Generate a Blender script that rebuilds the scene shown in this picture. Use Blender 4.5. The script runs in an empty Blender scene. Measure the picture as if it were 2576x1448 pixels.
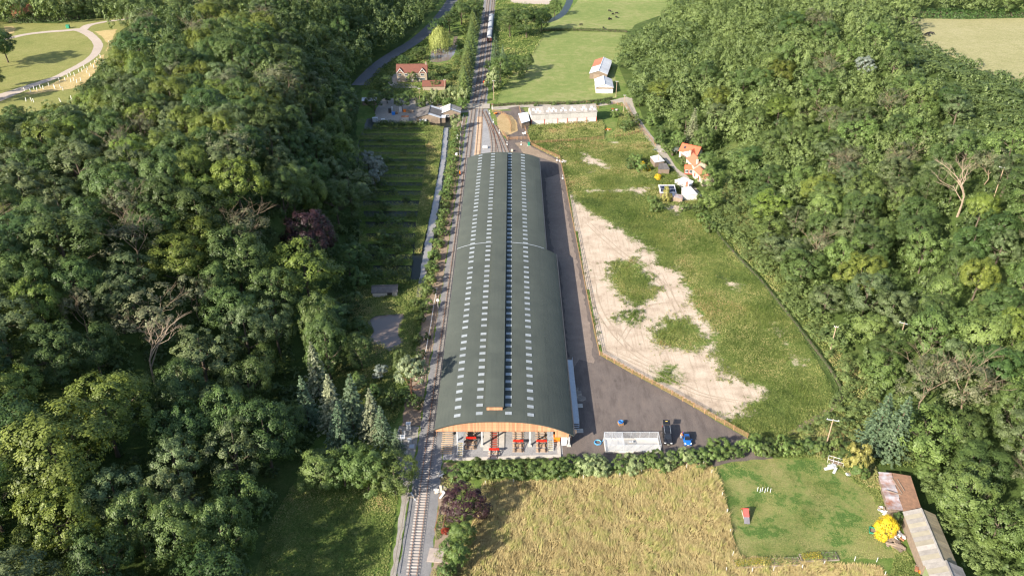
import bpy, math, random
import numpy as np
from mathutils import Vector, Matrix

scene = bpy.context.scene
COL = scene.collection
R = math.radians

# ---------------------------------------------------------------- camera, sky, sun, exposure
CAM_H = 122.0
FPX = 2003.0                       # focal length for a frame 2576 wide
PITCH = math.atan(1214.0 / FPX)    # below the horizon
cam = bpy.data.cameras.new('Camera')
cam.sensor_width = 36.0
cam.lens = 36.0 * FPX / 2576.0
cam.clip_start = 1.0
cam.clip_end = 6000.0
camo = bpy.data.objects.new('Camera', cam)
COL.objects.link(camo)
camo.location = (0, 0, CAM_H)
camo.rotation_euler = (math.pi / 2 - PITCH, 0, 0)
scene.camera = camo

SUN_EL = R(27.5)
SHADOW_AZ = R(41.5)                # the way shadows fall, from +X towards +Y
world = bpy.data.worlds.new('World')
scene.world = world
world.use_nodes = True
wn = world.node_tree.nodes
sky = wn.new('ShaderNodeTexSky')
sky.sky_type = 'NISHITA'
sky.sun_disc = False
sky.sun_elevation = SUN_EL
sky.sun_rotation = math.atan2(-math.cos(SHADOW_AZ), -math.sin(SHADOW_AZ))
sky.air_density = 1.0
sky.dust_density = 1.5
wn['Background'].inputs['Strength'].default_value = 0.11
world.node_tree.links.new(sky.outputs[0], wn['Background'].inputs['Color'])

sun = bpy.data.lights.new('Sun', 'SUN')
sun.energy = 5.0
sun.angle = R(0.5)
sun.color = (1.0, 0.90, 0.76)
suno = bpy.data.objects.new('Sun', sun)
COL.objects.link(suno)
suno.rotation_euler = Vector((math.cos(SHADOW_AZ) * math.cos(SUN_EL), math.sin(SHADOW_AZ) * math.cos(SUN_EL),
                              -math.sin(SUN_EL))).to_track_quat('-Z', 'Y').to_euler()
suno.location = (-150, -150, 300)

scene.view_settings.view_transform = 'Standard'
scene.view_settings.look = 'None'
scene.view_settings.gamma = 1.0
scene.view_settings.exposure = 1.36
scene.render.engine = 'CYCLES'
scene.cycles.max_bounces = 4
scene.cycles.diffuse_bounces = 2
scene.cycles.glossy_bounces = 2
scene.cycles.transmission_bounces = 3
scene.cycles.transparent_max_bounces = 6
scene.cycles.caustics_reflective = False
scene.cycles.caustics_refractive = False
scene.cycles.use_denoising = True
scene.render.film_transparent = False
scene.cycles.filter_width = 1.25

# ---------------------------------------------------------------- terrain and survey helpers
LY = [0, 60, 98, 135, 175, 210, 260, 300, 333, 371, 420, 480, 608, 1200]
LX = [-60, -52, -47, -49, -43, -47, -58, -64, -71, -82, -84, -74, -60, -60]
RY = [0, 98, 113, 126, 136, 152, 179, 206, 232, 260, 301, 323, 371, 447, 531, 608, 1200]
RX = [95, 88, 87, 86, 82, 81, 80, 77, 75, 80, 79, 68, 58, 57, 78, 140, 300]
HL, HR = 23.0, 30.0
WY = [0, 140, 175, 215, 1200]
WX = [85, 80, 70, 36, 36]

def smooth(t):
    t = np.clip(t, 0, 1)
    return t * t * (3 - 2 * t)

def terr(x, y):
    x = np.asarray(x, float); y = np.asarray(y, float)
    dl = (np.interp(y, LY, LX) - x) / np.interp(y, WY, WX)
    dr = (x - np.interp(y, RY, RX)) / 105.0
    return HL * smooth(dl) + HR * smooth(dr)

CP, SP = math.cos(PITCH), math.sin(PITCH)
def ray(px, py):
    u = (px - 1288) / FPX; v = (py - 724) / FPX
    return np.array([u, CP - v * SP, -SP - v * CP])

def at(px, py, dz=0.0):
    """ground point (or dz above ground) that a surveyed sight line meets"""
    d = ray(px, py)
    t = np.arange(70, 1500, 0.5)
    g = CAM_H + d[2] * t - dz - terr(d[0] * t, d[1] * t)
    i = np.argmax(g < 0)
    if i == 0:
        i = len(t) - 1
    a = g[i - 1] / (g[i - 1] - g[i]) if g[i - 1] != g[i] else 0
    tt = t[i - 1] + 0.5 * a
    x, y = d[0] * tt, d[1] * tt
    return Vector((x, y, float(terr(x, y))))

def atz(px, py, z=0.0):
    d = ray(px, py); t = (z - CAM_H) / d[2]
    return Vector((d[0] * t, d[1] * t, z))

def XY(pts, z=0.0):
    return [tuple(atz(p[0], p[1], z))[:2] for p in pts]

def view(x0, y0, k):
    """survey sheet with its own scale -> frame units"""
    return lambda x, y: ((x0 + x / k) / 1.59, (y0 + y / k) / 1.59)
V1 = view(1640, 1640, 3.575)      # shed front
V2 = view(2360, 1640, 3.575)      # yard
V3 = view(1400, 300, 2.3418)      # crossing
V4 = view(1400, 0, 2.3418)        # house and field
V5 = view(2300, 500, 3.62)        # cottages
V6 = view(2800, 1750, 1.988)      # lawn and sheds
V7 = view(1900, 500, 6.435)       # shed rear
V8 = view(1024, 1150, 2.5156)     # pond
V9 = view(0, 0, 2.5156)           # park
V10 = view(1600, 1920, 3.79)      # line in front
V11 = view(3072, 0, 2.5156)
V12 = view(3072, 575, 2.5156)
V13 = view(3072, 1150, 2.5156)

# ---------------------------------------------------------------- object helpers
def tag(o, label=None, cat=None, group=None, kind=None):
    if label: o['label'] = label
    if cat: o['category'] = cat
    if group: o['group'] = group
    if kind: o['kind'] = kind
    return o

def thing(name, label, cat, loc=(0, 0, 0), rz=0.0, group=None):
    o = bpy.data.objects.new(name, None)
    o.empty_display_size = 0.3
    COL.objects.link(o)
    o.location = loc
    o.rotation_euler = (0, 0, rz)
    return tag(o, label, cat, group)

def link(name, me, parent=None, loc=None, rot=None, scale=None):
    o = bpy.data.objects.new(name, me)
    COL.objects.link(o)
    if parent is not None: o.parent = parent
    if loc is not None: o.location = loc
    if rot is not None: o.rotation_euler = rot
    if scale is not None: o.scale = scale
    return o

def copy_tree(o, parent=None):
    c = o.copy(); COL.objects.link(c); c.parent = parent
    for ch in o.children:
        copy_tree(ch, c)
    return c

class MB:
    """collects faces, builds ONE mesh object"""
    def __init__(s):
        s.v = []; s.f = []
    def add(s, vs, fs):
        b = len(s.v)
        s.v.extend([tuple(p) for p in vs])
        s.f.extend([tuple(i + b for i in q) for q in fs])
        return s
    def box(s, c, d, rz=0.0, rx=0.0, ry=0.0):
        """centre, full size"""
        m = Matrix.Rotation(rz, 3, 'Z') @ Matrix.Rotation(ry, 3, 'Y') @ Matrix.Rotation(rx, 3, 'X')
        vs = []
        for k in (-.5, .5):
            for j in (-.5, .5):
                for i in (-.5, .5):
                    vs.append(Vector(c) + m @ Vector((i * d[0], j * d[1], k * d[2])))
        return s.add(vs, [(0, 2, 3, 1), (4, 5, 7, 6), (0, 1, 5, 4), (2, 6, 7, 3), (0, 4, 6, 2), (1, 3, 7, 5)])
    def bx(s, x0, x1, y0, y1, z0, z1):
        return s.box(((x0 + x1) / 2, (y0 + y1) / 2, (z0 + z1) / 2), (x1 - x0, y1 - y0, z1 - z0))
    def bar(s, a, b, w, h=None):
        """square bar from a to b"""
        a = Vector(a); b = Vector(b); h = h or w
        d = (b - a).normalized()
        up = Vector((0, 0, 1)) if abs(d.z) < .95 else Vector((0, 1, 0))
        r = d.cross(up).normalized(); u = r.cross(d)
        vs = [p + r * i * w / 2 + u * j * h / 2 for p in (a, b) for i, j in ((-1, -1), (1, -1), (1, 1), (-1, 1))]
        return s.add(vs, [(3, 2, 1, 0), (4, 5, 6, 7), (0, 1, 5, 4), (1, 2, 6, 5), (2, 3, 7, 6), (3, 0, 4, 7)])
    def tube(s, pts, rs, n=6, cap=True):
        pts = [Vector(p) for p in pts]
        if not hasattr(rs, '__len__'): rs = [rs] * len(pts)
        vs = []
        prev = None
        for i, p in enumerate(pts):
            d = (pts[min(i + 1, len(pts) - 1)] - pts[max(i - 1, 0)])
            d = d.normalized() if d.length > 1e-9 else Vector((0, 0, 1))
            if prev is None:
                r = d.cross(Vector((0, 0, 1)) if abs(d.z) < .9 else Vector((1, 0, 0))).normalized()
            else:
                r = (prev - d * prev.dot(d))
                r = r.normalized() if r.length > 1e-6 else d.orthogonal().normalized()
            prev = r
            u = d.cross(r)
            for k in range(n):
                a = 2 * math.pi * k / n
                vs.append(p + (r * math.cos(a) + u * math.sin(a)) * rs[i])
        fs = []
        for i in range(len(pts) - 1):
            for k in range(n):
                fs.append((i * n + k, i * n + (k + 1) % n, (i + 1) * n + (k + 1) % n, (i + 1) * n + k))
        if cap:
            fs.append(tuple(range(n - 1, -1, -1)))
            fs.append(tuple((len(pts) - 1) * n + k for k in range(n)))
        return s.add(vs, fs)
    def torus(s, c, r, t, n=18, m=6, rx=0.0):
        mt = Matrix.Rotation(rx, 3, 'X')
        vs = []
        for i in range(n):
            a = 2 * math.pi * i / n
            for j in range(m):
                b = 2 * math.pi * j / m
                vs.append(Vector(c) + mt @ Vector(((r + t * math.cos(b)) * math.cos(a), (r + t * math.cos(b)) * math.sin(a), t * math.sin(b))))
        fs = [(i * m + j, ((i + 1) % n) * m + j, ((i + 1) % n) * m + (j + 1) % m, i * m + (j + 1) % m) for i in range(n) for j in range(m)]
        return s.add(vs, fs)
    def prism(s, poly, axis, a0, a1):
        """2-D outline swept along an axis: 'x' -> (y,z) outline, 'y' -> (x,z), 'z' -> (x,y)"""
        n = len(poly)
        def p3(p, a):
            return {'x': (a, p[0], p[1]), 'y': (p[0], a, p[1]), 'z': (p[0], p[1], a)}[axis]
        vs = [p3(p, a0) for p in poly] + [p3(p, a1) for p in poly]
        fs = [tuple(range(n - 1, -1, -1)), tuple(range(n, 2 * n))]
        fs += [(i, (i + 1) % n, n + (i + 1) % n, n + i) for i in range(n)]
        return s.add(vs, fs)
    def slab(s, pts, t):
        """planar quad/poly with thickness t along its normal (downwards)"""
        p = [Vector(q) for q in pts]
        n = (p[1] - p[0]).cross(p[2] - p[0]).normalized()
        if n.z < 0: n = -n
        q = [a - n * t for a in p]
        k = len(p)
        return s.add(p + q, [tuple(range(k)), tuple(range(2 * k - 1, k - 1, -1))] + [(i, k + i, k + (i + 1) % k, (i + 1) % k) for i in range(k)])
    def mesh(s, name, mat, smooth=False):
        me = bpy.data.meshes.new(name)
        me.from_pydata([tuple(v) for v in s.v], [], s.f)
        if mat is not None: me.materials.append(mat)
        if smooth:
            me.polygons.foreach_set('use_smooth', [True] * len(me.polygons))
        me.update()
        return me
    def build(s, name, mat, parent=None, loc=None, rot=None, smooth=False):
        import bmesh
        me = s.mesh(name, mat, smooth)
        bm = bmesh.new(); bm.from_mesh(me)
        bmesh.ops.recalc_face_normals(bm, faces=bm.faces)
        bm.to_mesh(me); bm.free()
        return link(name, me, parent, loc, rot)

def npmesh(name, V, F, mat, attr=None, smooth=False):
    """fast mesh from arrays; F (n,k); attr: per-face float 'v'"""
    V = np.asarray(V, np.float32); F = np.asarray(F, np.int32)
    me = bpy.data.meshes.new(name)
    n, k = F.shape
    me.vertices.add(len(V)); me.vertices.foreach_set('co', V.ravel())
    me.loops.add(n * k); me.loops.foreach_set('vertex_index', F.ravel())
    me.polygons.add(n)
    me.polygons.foreach_set('loop_start', np.arange(0, n * k, k, dtype=np.int32))
    me.polygons.foreach_set('loop_total', np.full(n, k, np.int32))
    if smooth: me.polygons.foreach_set('use_smooth', np.ones(n, bool))
    me.materials.append(mat)
    me.update(calc_edges=True)
    if attr is not None:
        a = me.attributes.new('v', 'FLOAT', 'FACE')
        a.data.foreach_set('value', np.asarray(attr, np.float32))
    return me

# ---------------------------------------------------------------- materials
def _nodes(name):
    m = bpy.data.materials.new(name); m.use_nodes = True
    nt = m.node_tree
    return m, nt, nt.nodes['Principled BSDF'], nt.nodes, nt.links

def pos_noise(nt, scale, detail=3.0, rough=0.55, coord='W', vec=None):
    n = nt.nodes.new('ShaderNodeTexNoise')
    n.inputs['Scale'].default_value = scale
    n.inputs['Detail'].default_value = detail
    n.inputs['Roughness'].default_value = rough
    if vec is not None:
        nt.links.new(vec, n.inputs['Vector'])
    elif coord == 'W':
        g = nt.nodes.new('ShaderNodeNewGeometry'); nt.links.new(g.outputs['Position'], n.inputs['Vector'])
    else:
        g = nt.nodes.new('ShaderNodeTexCoord'); nt.links.new(g.outputs['Object'], n.inputs['Vector'])
    return n.outputs['Fac']

def ramp(nt, fac, stops):
    r = nt.nodes.new('ShaderNodeValToRGB')
    e = r.color_ramp.elements
    while len(e) < len(stops): e.new(0.5)
    for q, (p, c) in zip(e, stops):
        q.position = p; q.color = (*c, 1)
    if fac is not None: nt.links.new(fac, r.inputs['Fac'])
    return r.outputs['Color']

def mixc(nt, fac, a, b, mode='MIX'):
    m = nt.nodes.new('ShaderNodeMix'); m.data_type = 'RGBA'; m.blend_type = mode
    for sock, val in ((m.inputs[0], fac), (m.inputs[6], a), (m.inputs[7], b)):
        if hasattr(val, 'is_output'): nt.links.new(val, sock)
        elif isinstance(val, (tuple, list)): sock.default_value = (*val, 1)
        else: sock.default_value = val
    return m.outputs[2]

def math_n(nt, op, a, b=0.0, clamp=False):
    m = nt.nodes.new('ShaderNodeMath'); m.operation = op; m.use_clamp = clamp
    for sock, val in ((m.inputs[0], a), (m.inputs[1], b)):
        if hasattr(val, 'is_output'): nt.links.new(val, sock)
        else: sock.default_value = val
    return m.outputs[0]

def bump(nt, bs, h, strength=0.3, dist=0.05):
    b = nt.nodes.new('ShaderNodeBump')
    b.inputs['Strength'].default_value = strength; b.inputs['Distance'].default_value = dist
    nt.links.new(h, b.inputs['Height']); nt.links.new(b.outputs[0], bs.inputs['Normal'])

MATS = {}
def M(name, c, c2=None, rough=0.8, scale=1.5, spec=0.3, metal=0.0, coord='O', rnd=0.0, fine=0.0, bmp=0.0):
    """plain weathered surface: two tones by noise, optional per-object variation"""
    if name in MATS: return MATS[name]
    m, nt, bs, N, L = _nodes(name)
    c2 = c2 or tuple(x * 0.82 for x in c)
    col = ramp(nt, pos_noise(nt, scale, 4, .6, coord), [(0.32, c), (0.68, c2)])
    if fine:
        f = pos_noise(nt, scale * 14, 2, .6, coord)
        col = mixc(nt, 1.0, col, ramp(nt, f, [(0.3, (1 - fine,) * 3), (0.7, (1 + fine * .6,) * 3)]), 'MULTIPLY')
    if rnd:
        oi = nt.nodes.new('ShaderNodeObjectInfo')
        col = mixc(nt, 1.0, col, ramp(nt, oi.outputs['Random'], [(0, (1 - rnd,) * 3), (1, (1 + rnd,) * 3)]), 'MULTIPLY')
    L.new(col, bs.inputs['Base Color'])
    bs.inputs['Roughness'].default_value = rough
    bs.inputs['Specular IOR Level'].default_value = spec
    bs.inputs['Metallic'].default_value = metal
    if bmp: bump(nt, bs, pos_noise(nt, scale * 10, 3, .6, coord), bmp, .02)
    MATS[name] = m
    return m

def leafmat(name, dark, light, hue=0.035, val=0.35, trans=0.32, rough=0.5, spec=0.35):
    if name in MATS: return MATS[name]
    m, nt, bs, N, L = _nodes(name)
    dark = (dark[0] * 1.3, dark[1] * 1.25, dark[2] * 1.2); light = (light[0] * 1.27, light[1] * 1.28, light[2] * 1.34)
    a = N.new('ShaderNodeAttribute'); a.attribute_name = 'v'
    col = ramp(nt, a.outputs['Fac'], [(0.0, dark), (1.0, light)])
    oi = N.new('ShaderNodeObjectInfo')
    hs = N.new('ShaderNodeHueSaturation')
    L.new(math_n(nt, 'MULTIPLY_ADD', oi.outputs['Random'], hue), hs.inputs['Hue'])
    hs.inputs['Hue'].links[0].from_node.inputs[2].default_value = 0.5 - hue / 2
    r2 = math_n(nt, 'FRACT', math_n(nt, 'MULTIPLY', oi.outputs['Random'], 7.31))
    L.new(math_n(nt, 'MULTIPLY_ADD', r2, val), hs.inputs['Value'])
    hs.inputs['Value'].links[0].from_node.inputs[2].default_value = 1 - val / 2
    L.new(col, hs.inputs['Color'])
    L.new(hs.outputs[0], bs.inputs['Base Color'])
    bs.inputs['Roughness'].default_value = rough
    bs.inputs['Specular IOR Level'].default_value = spec
    t = N.new('ShaderNodeBsdfTranslucent')
    L.new(mixc(nt, 1.0, hs.outputs[0], (1.25, 1.2, 0.6), 'MULTIPLY'), t.inputs['Color'])
    mx = N.new('ShaderNodeMixShader'); mx.inputs[0].default_value = trans
    L.new(bs.outputs[0], mx.inputs[1]); L.new(t.outputs[0], mx.inputs[2])
    L.new(mx.outputs[0], N['Material Output'].inputs['Surface'])
    MATS[name] = m
    return m

def ground(name, stops, s1=0.08, s2=0.6, s3=4.0, rough=0.95, mixa=0.5, bmp=0.4, bdist=0.15, spec=0.1):
    """ground cover: ramp over large + medium noise, fine value noise on top"""
    if name in MATS: return MATS[name]
    m, nt, bs, N, L = _nodes(name)
    a = pos_noise(nt, s1, 4, .6); b = pos_noise(nt, s2, 4, .65); c = pos_noise(nt, s3, 4, .7)
    f = math_n(nt, 'ADD', math_n(nt, 'MULTIPLY', a, 1 - mixa), math_n(nt, 'MULTIPLY', b, mixa))
    col = ramp(nt, f, stops)
    col = mixc(nt, 1.0, col, ramp(nt, c, [(0.3, (.68, .68, .68)), (0.7, (1.28, 1.28, 1.28))]), 'MULTIPLY')
    L.new(col, bs.inputs['Base Color'])
    bs.inputs['Roughness'].default_value = rough
    bs.inputs['Specular IOR Level'].default_value = spec
    if bmp: bump(nt, bs, c, bmp, bdist)
    MATS[name] = m
    return m

def water(name, c, rough=0.06, wave=1.2, spec=0.6):
    m, nt, bs, N, L = _nodes(name)
    bs.inputs['Base Color'].default_value = (*c, 1)
    bs.inputs['Roughness'].default_value = rough
    bs.inputs['Specular IOR Level'].default_value = spec
    bump(nt, bs, pos_noise(nt, wave, 3, .6), 0.08, .03)
    MATS[name] = m
    return m

def glass(name, c=(0.03, 0.04, 0.05), rough=0.08):
    m, nt, bs, N, L = _nodes(name)
    bs.inputs['Base Color'].default_value = (*c, 1)
    bs.inputs['Roughness'].default_value = rough
    bs.inputs['Specular IOR Level'].default_value = 0.7
    MATS[name] = m
    return m
# ================================================================ the ground
rng = np.random.default_rng(7)

def inpoly(x, y, poly):
    x = np.asarray(x, float); y = np.asarray(y, float)
    r = np.zeros(x.shape, bool)
    n = len(poly)
    for i in range(n):
        x0, y0 = poly[i]; x1, y1 = poly[(i + 1) % n]
        if y0 == y1: continue
        c = ((y0 > y) != (y1 > y)) & (x < (x1 - x0) * (y - y0) / (y1 - y0) + x0)
        r ^= c
    return r

def polydist(x, y, poly, closed=True):
    x = np.asarray(x, float); y = np.asarray(y, float)
    d = np.full(x.shape, 1e9)
    n = len(poly)
    for i in range(n if closed else n - 1):
        x0, y0 = poly[i]; x1, y1 = poly[(i + 1) % n]
        dx, dy = x1 - x0, y1 - y0
        t = np.clip(((x - x0) * dx + (y - y0) * dy) / max(dx * dx + dy * dy, 1e-9), 0, 1)
        d = np.minimum(d, np.hypot(x - x0 - t * dx, y - y0 - t * dy))
    return d

def sdist(x, y, poly):
    d = polydist(x, y, poly)
    return np.where(inpoly(x, y, poly), d, -d)

def wob(poly, step=1.2, amp=0.25, seed=1):
    r = random.Random(seed)
    out = []
    n = len(poly)
    for i in range(n):
        a = Vector(poly[i]); b = Vector(poly[(i + 1) % n])
        k = max(1, int((b - a).length / step))
        for j in range(k):
            p = a.lerp(b, j / k)
            out.append((p.x + r.uniform(-amp, amp), p.y + r.uniform(-amp, amp)))
    return out

def patch(name, poly, z, mat, wobble=0.25, step=1.2, kind='structure'):
    if wobble: poly = wob(poly, step, wobble, len(name))
    me = bpy.data.meshes.new(name)
    me.from_pydata([(p[0], p[1], z) for p in poly], [], [tuple(range(len(poly)))])
    me.materials.append(mat); me.update()
    if me.polygons[0].normal.z < 0: me.flip_normals()
    o = link(name, me); tag(o, kind=kind)
    return o

def smoothline(pts, k=6):
    """Catmull-Rom through points"""
    p = [Vector(q) for q in pts]
    out = []
    for i in range(len(p) - 1):
        a = p[max(i - 1, 0)]; b = p[i]; c = p[i + 1]; d = p[min(i + 2, len(p) - 1)]
        for j in range(k):
            t = j / k
            out.append(0.5 * ((2 * b) + (c - a) * t + (2 * a - 5 * b + 4 * c - d) * t * t + (3 * b - a - 3 * c + d) * t ** 3))
    out.append(p[-1])
    return out

def ribbon(name, pts, w, z, mat, kind='structure', k=6, amp=0.12):
    """strip of ground along a line; w a number or one per point"""
    line = smoothline([Vector((q[0], q[1])) for q in pts], k)
    n = len(line)
    ws = np.interp(np.linspace(0, 1, n), np.linspace(0, 1, len(w)), w) if hasattr(w, '__len__') else [w] * n
    r = random.Random(len(name))
    vs = []
    for i, p in enumerate(line):
        d = (line[min(i + 1, n - 1)] - line[max(i - 1, 0)]).normalized()
        q = Vector((-d.y, d.x))
        for sgn in (1, -1):
            a = p + q * sgn * (ws[i] / 2 + r.uniform(-amp, amp))
            zz = z if not callable(z) else z(a.x, a.y)
            vs.append((a.x, a.y, zz))
    fs = [(2 * i + 1, 2 * i + 3, 2 * i + 2, 2 * i) for i in range(n - 1)]
    me = bpy.data.meshes.new(name)
    me.from_pydata(vs, [], fs); me.materials.append(mat); me.update()
    if me.polygons[0].normal.z < 0: me.flip_normals()
    return tag(link(name, me), kind=kind)

G_base = ground('undergrowth', [(0.30, (.030, .045, .014)), (0.5, (.055, .085, .022)), (0.7, (.11, .13, .045))], .03, .25, 2.5, bdist=.4)
G_rough = ground('rough_grass', [(0.30, (.055, .095, .022)), (0.5, (.10, .15, .035)), (0.7, (.20, .20, .075))], .06, .5, 3.0, bdist=.25)
G_asphalt = ground('planings', [(0.30, (.098, .083, .076)), (0.6, (.130, .110, .100)), (0.8, (.165, .142, .127))], .06, .35, 6.0, mixa=.4, bmp=.25, bdist=.04)
G_asphalt_x = None
G_gravel = ground('gravel', [(0.3, (.20, .185, .165)), (0.7, (.32, .30, .27))], .1, .8, 7.0, bmp=.4, bdist=.05)
G_ballast = ground('ballast', [(0.3, (.135, .135, .14)), (0.55, (.19, .19, .195)), (0.8, (.25, .235, .215))], .08, .8, 5.0, bmp=.6, bdist=.08)
G_road = ground('road', [(0.3, (.10, .105, .115)), (0.7, (.15, .155, .165))], .08, .6, 6.0, bmp=.1, bdist=.02)
G_lane = ground('lane', [(0.3, (.26, .235, .195)), (0.7, (.37, .335, .285))], .1, .8, 6.0, bmp=.2, bdist=.03)
G_path = ground('path', [(0.3, (.34, .29, .245)), (0.7, (.42, .36, .31))], .1, .8, 6.0, bmp=.1, bdist=.02)
G_dirt = ground('dirt', [(0.3, (.17, .13, .095)), (0.7, (.30, .235, .175))], .15, .9, 5.0, bmp=.4, bdist=.08)
G_lawn = ground('lawn', [(0.38, (.055, .105, .026)), (0.455, (.072, .125, .03)), (0.475, (.135, .165, .052)), (0.56, (.185, .185, .07)), (0.68, (.235, .21, .095))], .13, .7, 3.2, mixa=.3, bdist=.12)
G_park = ground('park_grass', [(0.3, (.135, .155, .045)), (0.5, (.19, .195, .065)), (0.7, (.25, .23, .095))], .04, .3, 2.0, bmp=.2)
G_field = ground('pasture', [(0.32, (.115, .165, .045)), (0.5, (.165, .20, .065)), (0.68, (.27, .25, .12))], .022, .25, 2.0, bmp=.2)
G_hay = ground('mown_field', [(0.3, (.20, .20, .085)), (0.5, (.265, .25, .125)), (0.7, (.32, .295, .165))], .03, .3, 1.5, bmp=.2)
G_dryfield = ground('straw_ground', [(0.3, (.14, .12, .05)), (0.5, (.25, .19, .085)), (0.7, (.34, .27, .13))], .12, .8, 4.0, bdist=.3)
G_concrete = M('concrete', (.46, .43, .39), (.37, .35, .32), .85, 1.2, fine=.12, coord='W')
G_water = water('pond_water', (.15, .118, .10), .05, 1.2, .45)
G_channel = water('channel_water', (.23, .215, .20), .14, 3.0)
G_dark_water = water('tank_water', (.012, .016, .012), .35, 1.2, .15)

def stained(m):
    # oil stains, damp patches and pale dust trails in the surface itself
    nt = m.node_tree; bs = nt.nodes['Principled BSDF']
    src = bs.inputs['Base Color'].links[0].from_socket
    g = nt.nodes.new('ShaderNodeNewGeometry')
    mp = nt.nodes.new('ShaderNodeMapping'); mp.inputs['Scale'].default_value = (1.0, .22, 1); mp.inputs['Rotation'].default_value = (0, 0, .25)
    nt.links.new(g.outputs['Position'], mp.inputs['Vector'])
    a = pos_noise(nt, .55, 5, .7, vec=mp.outputs[0]); b = pos_noise(nt, .33, 6, .72)
    c = mixc(nt, 1.0, src, ramp(nt, a, [(.36, (.80, .79, .80)), (.50, (1, 1, 1)), (.66, (1.16, 1.13, 1.10))]), 'MULTIPLY')
    c = mixc(nt, 1.0, c, ramp(nt, b, [(.30, (.72, .72, .74)), (.42, (1, 1, 1)), (.62, (1, 1, 1)), (.74, (1.28, 1.22, 1.14))]), 'MULTIPLY')
    nt.links.new(c, bs.inputs['Base Color'])
stained(G_asphalt)

# --- one terrain sheet: flat valley floor, wooded banks on both sides
gx = np.unique(np.concatenate([np.linspace(-2500, -320, 28), np.linspace(-320, 340, 221), np.linspace(340, 2500, 28)]))
gy = np.unique(np.concatenate([np.linspace(-1500, 30, 20), np.linspace(30, 660, 180), np.linspace(660, 3500, 40)]))
X, Y = np.meshgrid(gx, gy)
Z = terr(X, Y) + 0.0
sl = np.where(X < 0, (Z > .5) & (Z < HL - 1), (Z > .5) & (Z < HR - 1)).astype(float)
Z = Z + sl * (np.sin(X * .31 + np.sin(Y * .13) * 2) * np.cos(Y * .27) * .6)
nx, ny = len(gx), len(gy)
idx = np.arange(nx * ny).reshape(ny, nx)
F = np.stack([idx[:-1, :-1], idx[:-1, 1:], idx[1:, 1:], idx[1:, :-1]], -1).reshape(-1, 4)
terrain = link('terrain', npmesh('terrain', np.stack([X, Y, Z], -1).reshape(-1, 3), F, G_base, smooth=True))
tag(terrain, kind='structure')

# --- valley floor patches, each a few millimetres above the one below
SHED_X0, SHED_X1, SHED_X2 = -16.75, 10.35, 13.45
SHED_Y0, SHED_YJ, SHED_Y1 = 133.0, 215.3, 289.3
patch('rough_ground', [(-46, 92), (-44, 150), (-40, 200), (-44, 215), (-56, 260), (-62, 300), (-70, 345), (-76, 400), (-62, 500), (-50, 640), (120, 640),
                       (85, 520), (60, 440), (59, 372), (62, 323), (66, 300), (70, 262), (70, 232), (74, 206), (77, 178), (78, 150), (78, 128), (84, 92)], .012, G_rough, .8, 4)

FENCE_A = [atz(*p) for p in ((1318, 314.5), (1326, 341), (1332, 353.6), (1334.8, 365), (1356, 375.6), (1369, 382.4), (1408, 399), (1410.5, 410), (1421, 456),
                             (1433, 520), (1449, 600), (1471, 715), (1490, 810), (1508, 893))]
FENCE_B = [atz(*p) for p in ((1508, 893), (1545, 914), (1590, 940), (1640, 966), (1690, 993), (1745, 1024), (1800, 1056), (1845, 1081), (1880, 1101))]
fa = [(p.x, p.y) for p in FENCE_A]; fb = [(p.x, p.y) for p in FENCE_B]
patch('asphalt_yard', [(9.0, 290), (-1.5, 290), (-1.5, 311), (-3, 330), (-6, 345), (-8.5, 360), (1, 361), (9, 352), (7.5, 340)] + fa[2:] + fb[1:] +
      [(57.5, 129), (57, 126.3), (40, 125.6), (20, 127.2), (8, 128.5), (8, 135), (9, 200)], .020, G_asphalt, .15, 2)
patch('ballast_bed', [(-21.2, 92), (-20.6, 200), (-20.3, 300), (-20.6, 640), (-11.8, 640), (-12, 366), (-7.5, 340), (-1.2, 318), (0.2, 291), (-15.2, 291), (-15.2, 92)], .026, G_ballast, .2, 1.5)
G_ballast2 = ground('new_ballast', [(0.3, (.20, .20, .205)), (0.55, (.27, .27, .275)), (0.8, (.33, .32, .305))], .08, .8, 5.0, bmp=.6, bdist=.08)
patch('fan_ballast', [(-15.7, 291), (-15.9, 330), (-16.2, 360), (-13, 361), (-7.6, 339), (-1.4, 317), (0.0, 291)], .029, G_ballast2, .2, 1.5)
patch('shed_floor', [(-15.15, 129.0), (11.2, 130.2), (11.2, 214), (9.6, 216), (9.6, 290.5), (-15.15, 290.5)], .032, G_ballast2, 0)
patch('cess_ground', [(-25.5, 140), (-24.5, 220), (-24.5, 345), (-21, 355), (-20.7, 300), (-20.9, 200), (-21.2, 140)], .018, G_dirt, .3, 1.5)
patch('cess_front', [(-15.1, 92), (-15.1, 128.6), (-11.5, 128), (-11.8, 118), (-12.5, 92)], .018, G_dirt, .4, 1.5)
patch('cess_side', [(-22.3, 92), (-21.4, 92), (-21.3, 140), (-26.0, 140), (-25.8, 128), (-22.8, 120)], .018, G_gravel, .2, 1.5)

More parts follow.
